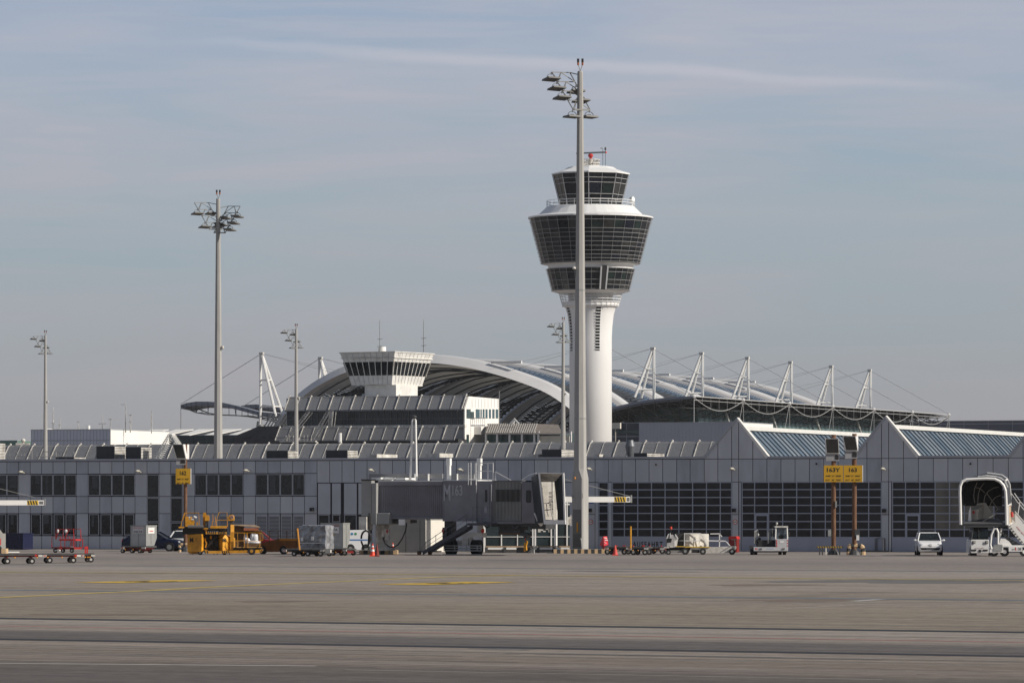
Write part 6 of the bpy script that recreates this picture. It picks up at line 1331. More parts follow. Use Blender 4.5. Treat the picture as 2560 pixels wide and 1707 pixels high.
for rt_, L_, xa, xb in ((dA, Loc(-20, 1410, math.radians(13)), 84, 104), (dB, Loc(107, 1407.5, math.radians(13)), 184, 206)):
    b = MB(); pbox(b, L_, xa, xa+6, 1385.6, 1390, -0.10, -0.062); b.build('red_end', M_red, rt_)
    b = MB(); pbox(b, L_, xa+10, xb, 1388, 1391, 0.5, 0.7); b.build('tow_bar', M_dsteel, rt_)
# ---- red trolley frame with rails
L = Loc(130, 1381, YAW); rc = L.thing('maintenance_trolley', 'red tubular maintenance trolley with raised shelf and white cloths, beside the wall', 'trolley')
b = MB(); pbox(b, L, 129, 186, 1367, 1369.5, 0, 1.5); b.build('platform', M_dred, rc)
b = MB(); pbox(b, L, 141, 184, 1347, 1351, 0.4, 1.3); b.build('shelf', M_red, rc)
b = MB()
for d in (0.1, 1.2): ptube(b, L, [(138, 1348), (139, 1322), (184, 1322), (185, 1347)], d, 0.03); 
for d in (0.0, 1.4): ptube(b, L, [(129, 1368), (129.5, 1341), (152, 1341), (152, 1346)], d, 0.025); ptube(b, L, [(186, 1367), (186, 1346)], d, 0.03); ptube(b, L, [(163, 1345), (163, 1367)], d, 0.025); ptube(b, L, [(178, 1367), (181, 1347)], d, 0.025)
for x in (139, 163): ptube(b, L, [(x, 1348), (x+2, 1337), (x+10, 1323)], 0.1, 0.035)
for i in range(6): ptube(b, L, [(165, 1353+i*2.4), (180, 1353+i*2.4)], 0.7, 0.02)
b.build('tube_frame', M_red, rc)
b = MB(); b.ell(pt3(L, 144, 1327, 0.1), (0.09, 0.08, 0.14), 8, 6); b.ell(pt3(L, 165, 1327, 0.1), (0.12, 0.1, 0.13), 8, 6); b.build('white_cloth', M_white, rc)
b = MB(); pbox(b, L, 150, 157, 1365, 1373, -0.05, 0.0); pbox(b, L, 134, 185, 1369.6, 1372, 0.2, 1.3); b.build('chassis', M_red, rc)
b = MB(); pbox(b, L, 143, 154, 1374, 1376, -0.3, -0.1); pbox(b, L, 178, 186, 1365, 1367, -0.03, 0.0); b.build('white_strip', M_white, rc)
for x in (137, 157, 180): pwheel(rc, L, x, 0.15, 0.1, 0.1, rim=M_rimw)
# navy container, left edge bits
L = Loc(12, 1373.5, YAW); nb = L.thing('navy_container', 'plain navy blue steel container standing against the wall at far left', 'container'); b = MB(); pbox(b, L, 12, 60, 1333, 1373, 0, 1.6); x = 14
while x < 60: pbox(b, L, x, x+2, 1335, 1371, -0.03, 0); x += 4
b.build('body', M_navy, nb); b = MB(); pbox(b, L, 11, 61, 1332, 1334, -0.04, 1.64); b.build('lid', M_navy, nb)
L = Loc(-40, 1381, YAW); lv_ = L.thing('baggage_tug', 'grey tug with red rear seen only partly at the left edge', 'tug'); b = MB(); pbox(b, L, -60, -11, 1333, 1371, 0, 1.6); b.prismx([(0, L.z(1334)), (1.6, L.z(1334)), (1.2, L.z(1324)), (0.4, L.z(1324))][::-1], L.x(-60), L.x(-18)); b.build('body', M_tan, lv_)
b = MB(); pbox(b, L, -5, 4, 1346, 1362, -0.08, -0.002); b.prism([(L.x(-5), L.z(1346)), (L.x(3), L.z(1350)), (L.x(4), L.z(1362)), (L.x(-5), L.z(1362))][::-1], -0.16, -0.082); b.build('red_cover', M_red, lv_)
for x in (-45, -5): pwheel(lv_, L, x, 0.25, 0.1, 0.2)
L = Loc(12, 1382, 0.1); b = MB(); b.tube([(0.1, 0, 0.05), (0.95, 0.4, 0.05)], 0.045, 6); o = b.build('white_pole', M_white); o.location = L.o; tag(o, 'white pole lying on the ground behind the dollies at far left', 'pole')
# ---- aluminium containers
def uld(label, L, x0, x1, y0, y1, dep, parts=True, txt=None):
    rt = L.thing('air_cargo_container', label, 'cargo container', 'aluminium air cargo containers'); b = MB(); z0, z1 = L.z(y1), L.z(y0)
    b.prismx([(0, z0), (dep-0.45, z0), (dep, z0+0.55), (dep, z1), (0, z1)], L.x(x0), L.x(x1)); b.build('body', M_alu, rt, bevel=0.01)
    b = MB(); a, c_ = L.x(x0), L.x(x1)
    for z in (z0, z1): b.box(a-0.02, c_+0.02, -0.02, 0.02, z-0.03, z+0.03)
    for x in (a, c_, a+(c_-a)*0.5): b.box(x-0.02, x+0.02, -0.021, 0.0, z0+0.03, z1-0.03)
    b.box(c_, c_+0.02, dep*0.45, dep*0.5, z0+0.1, z1-0.05); b.box(c_, c_+0.02, 0.0, dep, z1-0.05, z1+0.03); b.build('frame_rail', M_steel, rt); return rt
L = Loc(326, 1382, YAW); u1 = uld('aluminium air cargo container with white labels, left of the dark blue car', L, 327, 366, 1313.5, 1365, 1.75)
b = MB(); pbox(b, L, 333, 360, 1316, 1333, -0.03, -0.022); b.build('label_panel', A('label_white', (0.55, 0.55, 0.55), 0.6), u1)
def ftext(s, L, par, xc, yb, h, w, d, m, bold=0.012, name='lettering'):
    cu = bpy.data.curves.new(name, 'FONT'); cu.body = s; cu.size = 1; cu.offset = bold; cu.extrude = 0.004
    t = bpy.data.objects.new('t', cu); COL.objects.link(t); dg = bpy.context.evaluated_depsgraph_get(); me = bpy.data.meshes.new_from_object(t.evaluated_get(dg)); bpy.data.objects.remove(t); me.materials.clear(); me.materials.append(m); me.name = name
    xs = [v.co.x for v in me.vertices]; ys = [v.co.y for v in me.vertices]; x0, x1, y0, y1 = min(xs), max(xs), min(ys), max(ys)
    for v in me.vertices: v.co.x = (v.co.x-(x0+x1)/2)/(x1-x0)*w/L.s/L.c; v.co.y = (v.co.y-y0)/(y1-y0)*h/L.s
    o = bpy.data.objects.new(name, me); COL.objects.link(o); o.parent = par; o.location = (L.x(xc), d, L.z(yb)); o.rotation_euler = (math.pi/2, 0, 0); return o
ftext('DELTA CARGO', L, u1, 346.5, 1320.5, 3, 24, -0.033, M_red, 0); ftext('DELTA', L, u1, 346.5, 1331, 5, 22, -0.033, M_black_t)
b = MB(); b.box(L.x(366)+0.021, L.x(366)+0.03, 0.3, 1.3, L.z(1333), L.z(1318)); b.build('end_label', M_white, u1)
b = MB(); b.box(L.x(366)+0.031, L.x(366)+0.035, 0.5, 1.1, L.z(1328), L.z(1326)); b.build('label_print', M_red, u1)
L = Loc(302, 1382, YAW); dolly('flat dolly carrying the labelled aluminium container left of the dark blue car', L, 302, 366, [306, 330, 350], 1365, 1.8, r=0.15)
# wrapped pallet load on its dolly
L = Loc(744, 1389, YAW); wp = L.thing('wrapped_pallet', 'pallet load wrapped in crumpled silver plastic film, on the dark dolly beside the orange post', 'pallet load')
b = MB(); rnd = random.Random(4); nx, nz, ny = 9, 7, 5; xa, xb = L.x(746), L.x(815); za, zb2 = L.z(1371), L.z(1313); dep = 1.35
def jit(p, k=0.035): return (p[0]+rnd.uniform(-k, k), p[1]+rnd.uniform(-k, k), p[2]+rnd.uniform(-k, k))
G = {}
def gp(i, j, k_):
    key = (i, j, k_)
    if key not in G: G[key] = jit((xa+(xb-xa)*i/nx, dep*j/ny, za+(zb2-za)*k_/nz))
    return G[key]
for i in range(nx):
    for k_ in range(nz): b.quad(gp(i, 0, k_), gp(i+1, 0, k_), gp(i+1, 0, k_+1), gp(i, 0, k_+1)); b.quad(gp(i+1, ny, k_), gp(i, ny, k_), gp(i, ny, k_+1), gp(i+1, ny, k_+1))
    for j in range(ny): b.quad(gp(i, j, nz), gp(i+1, j, nz), gp(i+1, j+1, nz), gp(i, j+1, nz))
for j in range(ny):
    for k_ in range(nz): b.quad(gp(nx, j, k_), gp(nx, j+1, k_), gp(nx, j+1, k_+1), gp(nx, j, k_+1)); b.quad(gp(0, j+1, k_), gp(0, j, k_), gp(0, j, k_+1), gp(0, j+1, k_+1))
b.build('film', M_foil, wp)
b = MB(); b.box(xa+0.05, xb-0.05, 0.05, dep-0.05, za, zb2-0.06); b.build('load', A('load_dark', (0.08, 0.075, 0.07), 0.8), wp)
b = MB(); b.box(xa, xb+0.03, -0.06, -0.045, L.z(1357.5), L.z(1356)); b.build('strap', M_white, wp); b = MB(); pbox(b, L, 753, 759, 1343, 1352, -0.07, -0.045); pbox(b, L, 779, 785, 1340, 1350, -0.07, -0.045); b.build('paper_note', M_white, wp)
L = Loc(708, 1390, YAW); dk = dolly('dark dolly under the silver wrapped pallet, left of the jet bridge', L, 708, 812, [735, 770, 802], 1372, 1.6, red=False, r=0.17)
b = MB(); ptube(b, L, [(751.5, 1374), (746, 1320)], -0.12, 0.055, 6); b.build('orange_post', A('post_orange', (0.62, 0.27, 0.04), 0.5), dk); b = MB(); pbox(b, L, 813, 826, 1373, 1381, 0.1, 0.3); b.build('white_fitting', M_whiteD, dk)
L = Loc(800, 1386.5, YAW); u2 = uld('tall aluminium container lettered DELTA behind the silver wrapped pallet', L, 802, 858, 1307.5, 1369, 1.2)
b = MB(); pbox(b, L, 816, 848, 1316.5, 1332, -0.032, -0.022); b.build('label_panel', M_white, u2); ftext('DELTA', L, u2, 832, 1326.5, 6, 26, -0.036, M_black_t); ftext('CARGO ULD', L, u2, 838, 1315.5, 3.5, 20, -0.03, M_red, 0)
b = MB(); pbox(b, L, 830, 837, 1333, 1336.5, -0.03, -0.022); b.build('yellow_tag', M_lyb, u2)
L = Loc(800, 1388, YAW); dolly('dark red dolly under the tall lettered container', L, 812, 868, [832, 862], 1371, 1.6, r=0.17)
# ---- white van
L = Loc(866, 1381, 0.05); vn = L.thing('white_van', 'white van with a blue side stripe and two round emblems behind the hoses', 'van')
b = MB(); b.prism([(L.x(862), L.z(1375)), (L.x(925), L.z(1375)), (L.x(925), L.z(1324)), (L.x(868), L.z(1325)), (L.x(863), L.z(1332))][::-1], 0, 1.9); b.build('body', M_carwhite, vn, bevel=0.05)
b = MB(); pbox(b, L, 866, 919, 1347.5, 1350.5, -0.012, -0.001); b.build('blue_stripe', A('stripe_blue', (0.03, 0.16, 0.42), 0.4), vn)
for x, c_ in ((880, (0.03, 0.2, 0.42)), (889, (0.05, 0.25, 0.12))):
    b = MB(); b.cyl(pt3(L, x, 1334, -0.014), pt3(L, x, 1334, -0.002), 0.09, n=14); b.build('round_emblem', A('emblem_%d' % x, c_, 0.4), vn)
for x in (876, 915):
    b = MB(); b.cyl(pt3(L, x, 1370, -0.01), pt3(L, x, 1370, 0.2), 0.30, n=16); b.build('wheel_arch', M_black, vn); pwheel(vn, L, x, 0.29, 0.08, 0.2)
# ---- striped pipe guard by the dark car, and others
def pipeguard(label, L, pts, d, r, n):
    rt = L.thing('pipe_guard', label, 'bollard', 'striped bent pipe guards'); P3 = [Vector(pt3(L, x, y, d)) for x, y in pts]
    Ls_ = [0]; 
    for a, c_ in zip(P3[:-1], P3[1:]): Ls_.append(Ls_[-1]+(c_-a).length)
    def at2(s_):
        for i in range(len(P3)-1):
            if s_ <= Ls_[i+1]+1e-9: return P3[i].lerp(P3[i+1], (s_-Ls_[i])/(Ls_[i+1]-Ls_[i]))
        return P3[-1]
    for par, m_ in ((0, M_kerbY), (1, M_kerbB)):
        b = MB()
        for i in range(n):
            if i % 2 == par: b.tube([at2(Ls_[-1]*(i+f_/4)/n) for f_ in range(5)], r, 8)
        b.build('pale_band' if par == 0 else 'black_band', m_, rt)
L = Loc(440, 1380); pipeguard('striped bent pipe guard between the dark car and the yellow loader', L, [(449.5, 1380), (449.5, 1366), (447, 1361), (452, 1360.5), (470, 1360.5)], 0, 0.10, 7)
L = Loc(2115, 1386.5); pipeguard('black and pale striped pipe hoop in front of the right rusty pole', L, [(2122, 1386.5), (2122, 1370), (2124, 1365), (2130, 1363.5), (2148, 1363.5), (2155, 1366), (2158, 1372), (2158, 1386.5)], 0, 0.165, 9)
# ---- yellow container loader
L = Loc(465, 1386.5); CL = L.thing('container_loader', 'big yellow container loader with raised rails, striped scissor deck and wheel skirts', 'cargo loader')
b = MB(); b.prismz([(L.x(467), 0.45), (L.x(504), 0.0), (L.x(508), 0.25), (L.x(508), 1.6), (L.x(467), 1.6)], L.z(1379), L.z(1335)); b.prism([(L.x(468), L.z(1379)), (L.x(473), L.z(1384)), (L.x(492), L.z(1384)), (L.x(505), L.z(1378))], 0.5, 1.5); b.build('left_housing', M_yellow, CL, bevel=0.02)
b = MB(); b.prismz([(L.x(544), 0.75), (L.x(556.5), 0.0), (L.x(583.5), 0.6), (L.x(583.5), 2.0), (L.x(544), 2.0)], L.z(1376), L.z(1345))
a0, a1, a2 = (L.x(544), 0.75), (L.x(556.5), 0.0), (L.x(575), 0.41); b._add([(a0[0], a0[1], L.z(1345)), (a1[0], a1[1], L.z(1345)), (L.x(583.5), 0.6, L.z(1345)), (L.x(583.5), 2.0, L.z(1345)), (a0[0], 2.0, L.z(1345)), (a0[0], a0[1], L.z(1336)), (L.x(562), 0.3, L.z(1336)), (L.x(565), 1.2, L.z(1336)), (a0[0], 2.0, L.z(1336))], [(0, 1, 6, 5), (1, 2, 6), (2, 3, 7, 6), (3, 4, 8, 7), (5, 6, 7, 8), (0, 5, 8, 4)])
b.build('engine_housing', M_yellow, CL, bevel=0.01)
for par_, xc, face in (('l', 478, 0), ('r', 560, 1)): pass
o = ftext('M', L, CL, 478, 1355, 11.5, 9.5, 0.28, M_black_t); o.rotation_euler = (math.pi/2, 0, -math.atan2(0.45, L.x(504)-L.x(467)))
ang_ = math.atan2(0.6, L.x(583.5)-L.x(556.5)); o = ftext('M', L, CL, 560.5, 1354.5, 9.5, 8.5, 0.055, M_black_t); o.rotation_euler = (math.pi/2, 0, ang_)
b = MB(); pbox(b, L, 487, 497, 1345, 1346, 0.13, 0.18); pbox(b, L, 487, 495, 1348, 1349, 0.13, 0.18); pbox(b, L, 487, 496, 1351, 1352, 0.13, 0.18); b.build('small_print', A('print_brown', (0.3, 0.14, 0.01), 0.6), CL)
b = MB(); pbox(b, L, 575, 583.8, 1329, 1377, 0.25, 0.58); b.prismz([(L.x(576), 0.2), (L.x(583.5), 0.35), (L.x(583.5), 0.9), (L.x(576), 0.9)], L.z(1330), L.z(1311)); b.build('column', M_yellow, CL)
b = MB(); pbox(b, L, 573, 582, 1300, 1330, 0.45, 0.9); pbox(b, L, 512, 519, 1301, 1320, 0.5, 0.9); b.build('lift_cylinder', M_dsteel, CL)
def cap(x0, x1, y0, y1, d0, d1, nm):
    b = MB(); xc = (x0+x1)/2; rx = (x1-x0)/2; pts = [(L.x(x0), L.z(y1)), (L.x(x1), L.z(y1))]+[(L.x(xc+rx*math.cos(t_*math.pi/8)), L.z(y0+rx*0.9-rx*0.9*math.sin(t_*math.pi/8))) for t_ in range(9)]; b.prism(pts[::-1], d0, d1); return b.build(nm, M_yellow, CL)
cap(570, 584, 1286, 1301, 0.3, 1.0, 'column_head'); cap(511.5, 521.5, 1287, 1301.5, 0.3, 0.9, 'column_head'); cap(505, 513, 1280.5, 1316, 0.9, 1.1, 'rear_column')
b = MB(); b.cyl(pt3(L, 579, 1292.5, 0.28), pt3(L, 579, 1292.5, 0.299), 0.12, n=16); em = b.build('round_emblem', M_whiteD, CL); b = MB(); b.tube([(L.x(579)+0.09*math.cos(t_*math.pi/6), 0.272, L.z(1292.5)+0.09*math.sin(t_*math.pi/6)) for t_ in range(12)], 0.012, 4, True); b.tube([(L.x(577), 0.272, L.z(1294.5)), (L.x(579), 0.272, L.z(1290)), (L.x(581), 0.272, L.z(1294.5))], 0.012, 4); b.build('emblem_ring', M_dred, em)
b = MB(); pbox(b, L, 461, 511, 1316, 1320, -0.1, 1.6); pbox(b, L, 456, 512, 1320, 1335, 0.2, 1.6); pbox(b, L, 509, 545, 1319, 1327, 0.4, 1.5); pbox(b, L, 505, 556, 1335, 1376, 0.9, 1.5); pbox(b, L, 545, 566, 1321, 1329, 0.3, 1.5); b.build('lift_deck', A('loader_black', (0.02, 0.019, 0.017), 0.7, var=0.3), CL)
b = MB(); pbox(b, L, 447, 461, 1316, 1319.5, -0.1, 1.0); pbox(b, L, 526, 566, 1314, 1320, 0.0, 0.25); pbox(b, L, 507, 520, 1319, 1322, 0.0, 0.3); b.tube([pt3(L, 512, 1321, 0.2), pt3(L, 519, 1333, 0.2)], 0.08, 5); b.build('deck_edge', M_yellow, CL)
b = MB(); pbox(b, L, 508.7, 544, 1336, 1375.5, 0.55, 0.65); b.tube([pt3(L, 512, 1374, 0.4), pt3(L, 540, 1338, 0.4)], 0.07, 5); b.tube([pt3(L, 512, 1338, 0.45), pt3(L, 540, 1374, 0.45)], 0.07, 5); b.build('scissor_lift', A('loader_black', (0.02, 0.019, 0.017), 0.7, var=0.3), CL)
b = MB(); ptube(b, L, [(470, 1316), (509, 1316)], -0.15, 0.11, 8); b.build('roller', A('roller_grey', (0.13, 0.13, 0.13), 0.5), CL)
b = MB(); pbox(b, L, 514, 566, 1329.5, 1334.5, 0.1, 0.3); sk = b.build('side_beam', M_yellow, CL); b = MB(); stripes(b, L, 519, 543, 1327, 1334, 0.094, 5); stripes(b, L, 546, 566, 1329, 1335, 0.090, 5); stripes(b, L, 545, 566, 1323, 1326, 0.28, 5); b.build('black_stripe', M_black_t, sk)
b = MB(); b.prism([(L.x(509), L.z(1374)), (L.x(517), L.z(1374)), (L.x(520), L.z(1377)), (L.x(634), L.z(1374)), (L.x(658), L.z(1373)), (L.x(652), L.z(1381)), (L.x(640), L.z(1382)), (L.x(516), L.z(1383))][::-1], 0.0, 0.3); ch = b.build('chassis_beam', M_yellow, CL); b = MB(); stripes(b, L, 512, 524, 1375, 1383, -0.004, 2); stripes(b, L, 556, 577, 1376, 1383, -0.004, 4); stripes(b, L, 650, 658, 1374, 1381, -0.004, 2); b.build('black_stripe', M_black_t, ch)
b = MB(); ptube(b, L, [(452.5, 1316), (454, 1305), (461, 1281.5), (497, 1281.5), (498.5, 1316)], 0.0, 0.028); ptube(b, L, [(456, 1300), (462, 1281)], 0.3, 0.028); ptube(b, L, [(540, 1314), (541, 1298), (547, 1280.5), (567, 1280.5), (568, 1318)], 0.3, 0.028); ptube(b, L, [(541, 1299.5), (567, 1299.5)], 0.3, 0.025)
for x, y in ((528, 1285), (534, 1290), (527, 1305)): ptube(b, L, [(x, 1316), (x+3, 1302), (x+2.5, y)], 0.7, 0.025)
ptube(b, L, [(583, 1331), (617, 1331.5), (618, 1351), (584, 1351)], -0.1, 0.026); ptube(b, L, [(620, 1369), (619, 1331), (650, 1331), (651, 1352), (618, 1352)], -0.1, 0.026); ptube(b, L, [(650, 1331), (657, 1334), (657, 1350), (650, 1351)], 0.1, 0.024); ptube(b, L, [(611, 1331), (611, 1369)], -0.1, 0.022); ptube(b, L, [(594, 1331), (595, 1368)], -0.1, 0.02); ptube(b, L, [(650, 1352), (649, 1368)], -0.1, 0.022)
b.build('guard_rail', M_yellow, CL)
b = MB(); pbox(b, L, 583, 655, 1366.5, 1368.5, -0.05, 0.1); b.build('rear_deck_edge', A('deck_wood_yellow', (0.45, 0.28, 0.10), 0.7), CL); b = MB(); pbox(b, L, 583, 652, 1368.5, 1375, 0.1, 1.6); b.build('rear_rollers', M_black, CL)
b = MB(); pbox(b, L, 461, 477, 1291, 1317, 0.9, 1.2); pbox(b, L, 477, 484.5, 1300, 1315, 0.3, 0.6); pbox(b, L, 490, 494, 1305, 1315, 0.3, 0.5); b.build('control_desk', M_yellow, CL); b = MB(); pbox(b, L, 471.5, 474.5, 1290.5, 1298, 0.2, 0.3); b.tube([pt3(L, 484, 1290, 0.2), pt3(L, 491, 1294, 0.2)], 0.06, 5); pbox(b, L, 478, 483, 1296, 1299, 0.2, 0.5); b.build('white_panel', M_white, CL)
b = MB(); ptube(b, L, [(504.5, 1337), (504.5, 1363), (510, 1362)], -0.05, 0.03); ptube(b, L, [(513, 1352), (516, 1358), (513, 1368)], 0.2, 0.05); b.ell(pt3(L, 526, 1343, 0.5), (0.08, 0.1, 0.14), 8, 5); b.ell(pt3(L, 512, 1348, 0.4), (0.07, 0.1, 0.12), 8, 5); b.build('fitting', M_yellow, CL)
b = MB(); ptube(b, L, [(481, 1383), (481, 1387)], 0.4, 0.03); 
for x in (534, 542, 573): ptube(b, L, [(x, 1382), (x, 1387)], 0.4, 0.03)
b.build('jack_foot', M_dsteel, CL)
for x, r_, d_ in ((500, 0.16, 0.3), (560, 0.15, 0.4)): pwheel(CL, L, x, r_, d_, 0.25)
pwheel(CL, L, 629, 0.25, 0.1, 0.25, rim=A('rim_yellow', (0.5, 0.24, 0.03), 0.5))
# crate with white bags on its rear platform
L = Loc(583, 1385); BX = L.thing('timber_crate', 'weathered timber fronted box with plywood lid on the rear deck of the yellow loader', 'crate')
b = MB(); b.hexa([(L.x(585), 0.1, L.z(1313)), (L.x(650), 0.1, L.z(1319)), (L.x(632), 1.6, L.z(1313)), (L.x(583), 1.6, L.z(1312)), (L.x(584), 0.1, L.z(1311.5)), (L.x(651), 0.1, L.z(1317)), (L.x(634), 1.6, L.z(1311.5)), (L.x(582), 1.6, L.z(1310.5))]); b.build('lid', M_wood, BX)
b = MB(); pbox(b, L, 584, 609, 1314, 1366, 0.5, 0.9); pbox(b, L, 609, 652, 1326, 1328, 0.3, 1.4); pbox(b, L, 609, 650, 1359, 1366, 0.3, 1.5); pbox(b, L, 586, 651, 1325, 1359, 1.3, 1.5); b.build('timber_wall', A('dark_timber', (0.16, 0.085, 0.035), 0.8, var=0.3, scale=2), BX)
b = MB(); pbox(b, L, 609, 646, 1319.5, 1326, 0.12, 0.2); b.build('red_board', A('red_brown_board', (0.36, 0.12, 0.055), 0.7, var=0.25), BX)
for nm_, ells in (('white_sack', [((613, 1348), (0.17, 0.2, 0.36)), ((618, 1352), (0.22, 0.25, 0.24))]), ('white_sack', [((636, 1344), (0.22, 0.22, 0.36)), ((630, 1340), (0.16, 0.2, 0.28)), ((632, 1355), (0.5, 0.25, 0.16))])):
    b = MB()
    for (x, y), r_ in ells: b.ell(pt3(L, x, y, 0.55), r_, 10, 7)
    o = b.build(nm_, A('sack_white', (0.72, 0.74, 0.78), 0.6, var=0.2, scale=5, bump=0.5), None, smooth=True); o.location = L.o; tag(o, 'white sack in the timber box on the yellow loader, '+('leftmost one' if nm_ and ells[0][0][0] < 620 else 'the wider right one'), 'sack', 'white sacks')
# ---- orange conveyor truck behind, its shade put into a darker body colour
L = Loc(655, 1384.5, YAW); OT = L.thing('belt_loader', 'long shade-darkened orange belt loader with dark railings between the yellow loader and wrapped pallet', 'belt loader')
M_ob = A('shaded_orange', (0.20, 0.075, 0.014), 0.6, var=0.3, scale=2)  # orange darkened for the shade it stands in
b = MB(); b.prism([(L.x(650), L.z(1360)), (L.x(660), L.z(1378)), (L.x(735), L.z(1378)), (L.x(745), L.z(1372)), (L.x(745), L.z(1346)), (L.x(700), L.z(1346)), (L.x(670), L.z(1352))], 0, 1.6); b.build('body', M_ob, OT); b = MB(); pbox(b, L, 700, 744, 1345.5, 1351, -0.04, 0.0); b.build('belt_edge', A('orange_edge', (0.5, 0.2, 0.02), 0.5), OT)
b = MB()
for y in (1326, 1339): ptube(b, L, [(672, y+1), (696, y), (744, y)], 0.0, 0.03)
for x in (674, 696, 718, 742): ptube(b, L, [(x, 1325), (x, 1362)], 0.0, 0.03)
b.build('railing', A('rail_brown', (0.12, 0.07, 0.03), 0.6), OT)
for x in (656, 709): pwheel(OT, L, x, 0.28, 0.1, 0.22)
# ---- traffic cones
def cone(label, px, base, h_px, rad, m, bands=True, group='traffic cones'):
    L = Loc(px, base); r = L.thing('traffic_cone', label, 'traffic cone', group); h = h_px/L.s
    b = MB(); b.lathe([(rad, 0.05), (rad*0.18, h), (rad*0.12, h+0.005)], 14); k = b.build('cone', m, r, smooth=False)
    if bands:
        for f0, f1 in ((0.34, 0.52), (0.70, 0.82)):
            b = MB(); b.lathe([(rad*(1-0.82*f0)+0.006, 0.05+(h-0.05)*f0), (rad*(1-0.82*f1)+0.006, 0.05+(h-0.05)*f1)], 14, cap=False); b.build('white_band', M_white, k)
    b = MB(); e = rad*1.15; b.box(-e, e, -e, e, 0, 0.06); b.build('base', m, r)
cone('red and white banded traffic cone standing foremost left of the striped kerb', 931.5, 1390, 32, 0.17, M_orange)
cone('red and white banded traffic cone standing on the striped kerb beside the bridge pillar', 982, 1383, 27, 0.15, M_orange)
cone('unbanded shadow-dark red cone right behind the banded foremost cone', 942.5, 1390.5, 31, 0.14, A('shadowed_cone_red', (0.20, 0.03, 0.025), 0.7), False)  # dark red puts the shadow on this cone into its colour
cone('plain red traffic cone in front of the empty dollies right of the tallest mast', 1538, 1388, 26, 0.17, A('plain_cone_red', (0.62, 0.07, 0.05), 0.6), False)
cone('small red and white cone in the shade behind the tallest mast', 1473.5, 1373, 20, 0.14, M_red)
# ---- red covered device
L = Loc(1510, 1383); RC = L.thing('covered_device', 'device on a post wrapped in a shiny red cover, beside the striped kerb', 'covered equipment')
b = MB(); b.hexa([(L.x(1498), 0.35, L.z(1363)), (L.x(1510), 0.0, L.z(1365)), (L.x(1522), 0.3, L.z(1362)), (L.x(1508), 0.7, L.z(1363)), (L.x(1506), 0.3, L.z(1341)), (L.x(1508), 0.12, L.z(1340)), (L.x(1518.5), 0.3, L.z(1340)), (L.x(1512), 0.5, L.z(1340))]); b.build('red_cover', A('red_tarp', (0.62, 0.02, 0.035), 0.3, var=0.25, scale=4, bump=0.6), RC, bevel=0.04)
b = MB(); b.cyl(pt3(L, 1509, 1383, 0.3), pt3(L, 1509, 1362, 0.3), 0.07); b.box(L.x(1504), L.x(1514), 0.1, 0.5, L.z(1368), L.z(1364)); b.build('post', M_dred, RC)
b = MB(); 
for a_, c_ in (((1511, 1345), (1518, 1346)), ((1512, 1350), (1520, 1350)), ((1513, 1356), (1516, 1360))): b.tube([pt3(L, *a_, 0.05), pt3(L, *c_, 0.22)], 0.025, 4)
b.build('white_print', M_white, RC)
# ---- empty dollies right of the mast
for i, (x0, x1, base, ws) in enumerate(((1512, 1575, 1386, [1518, 1560]), (1570, 1620, 1387, [1583, 1612]), (1615, 1660, 1384, [1624, 1655]))):
    L = Loc(x0, base, YAW*0.6); dd_ = dolly(['empty flat dolly behind the plain red cone, left one of three', 'empty flat dolly with tall yellow post, middle one of three', 'empty flat dolly with orange wheels, nearest the white service truck'][i], L, x0, x1, ws, 1366.5+i*0.5, 1.6, red=i == 2, r=0.19)
    if i == 1: b = MB(); b.mi = 0; ptube(b, L, [(1577.5, 1370), (1577.5, 1315)], -0.1, 0.06, 6); b.build('yellow_post', M_yellow, dd_)
    b = MB(); rnd = random.Random(i)
    for k_ in range(3): x = rnd.uniform(x0+5, x1-8); pbox(b, L, x, x+2, 1362.5, 1366, 0.2, 0.35)
    b.build('red_stop', M_red, dd_)
# ---- white low-bed service truck with beacon
L = Loc(1664, 1386, 0); ST = L.thing('service_truck', 'dirty white low service truck with orange beacon, box body and side rails', 'truck')
b = MB(); b.prism([(L.x(1667), L.z(1368)), (L.x(1687), L.z(1368)), (L.x(1687), L.z(1340)), (L.x(1682), L.z(1336)), (L.x(1671), L.z(1337)), (L.x(1667), L.z(1345))][::-1], 0, 1.7); b.build('cab', A('cab_grey', (0.42, 0.41, 0.40), 0.6, var=0.2), ST, bevel=0.02)
b = MB(); b.prism([(L.x(1687), L.z(1367)), (L.x(1692), L.z(1367)), (L.x(1695), L.z(1346)), (L.x(1687), L.z(1337))][::-1], 0.05, 1.6); b.build('cab_rear', M_white, ST)
b = MB(); b.prism([(L.x(1666), L.z(1356)), (L.x(1678), L.z(1355)), (L.x(1680), L.z(1346)), (L.x(1667), L.z(1345))][::-1], -0.012, -0.001); pbox(b, L, 1676, 1690, 1333, 1337, 0.1, 1.5); b.build('cab_window', M_glass, ST)
b = MB(); ptube(b, L, [(1667, 1346), (1671, 1335), (1677, 1333)], 0.0, 0.035); ptube(b, L, [(1676, 1332), (1676, 1343)], -0.03, 0.03); ptube(b, L, [(1688, 1335), (1695, 1346)], 0.0, 0.05); b.build('roll_bar', M_white, ST)
b = MB(); b.cyl(pt3(L, 1678, 1322.5, 0.6), pt3(L, 1678, 1316, 0.6), 0.08, n=10); bc = b.build('beacon', M_orange, ST); b = MB(); ptube(b, L, [(1678, 1336), (1678, 1322)], 0.6, 0.02); b.build('beacon_stalk', M_dsteel, bc)
b = MB(); pbox(b, L, 1692, 1712, 1333, 1366, 0.3, 1.6); b.build('winch_frame', A('truck_black', (0.03, 0.03, 0.03), 0.7, var=0.3), ST); b = MB(); ptube(b, L, [(1692, 1351), (1712, 1351)], 0.1, 0.03); b.build('winch_rail', M_steel, ST)
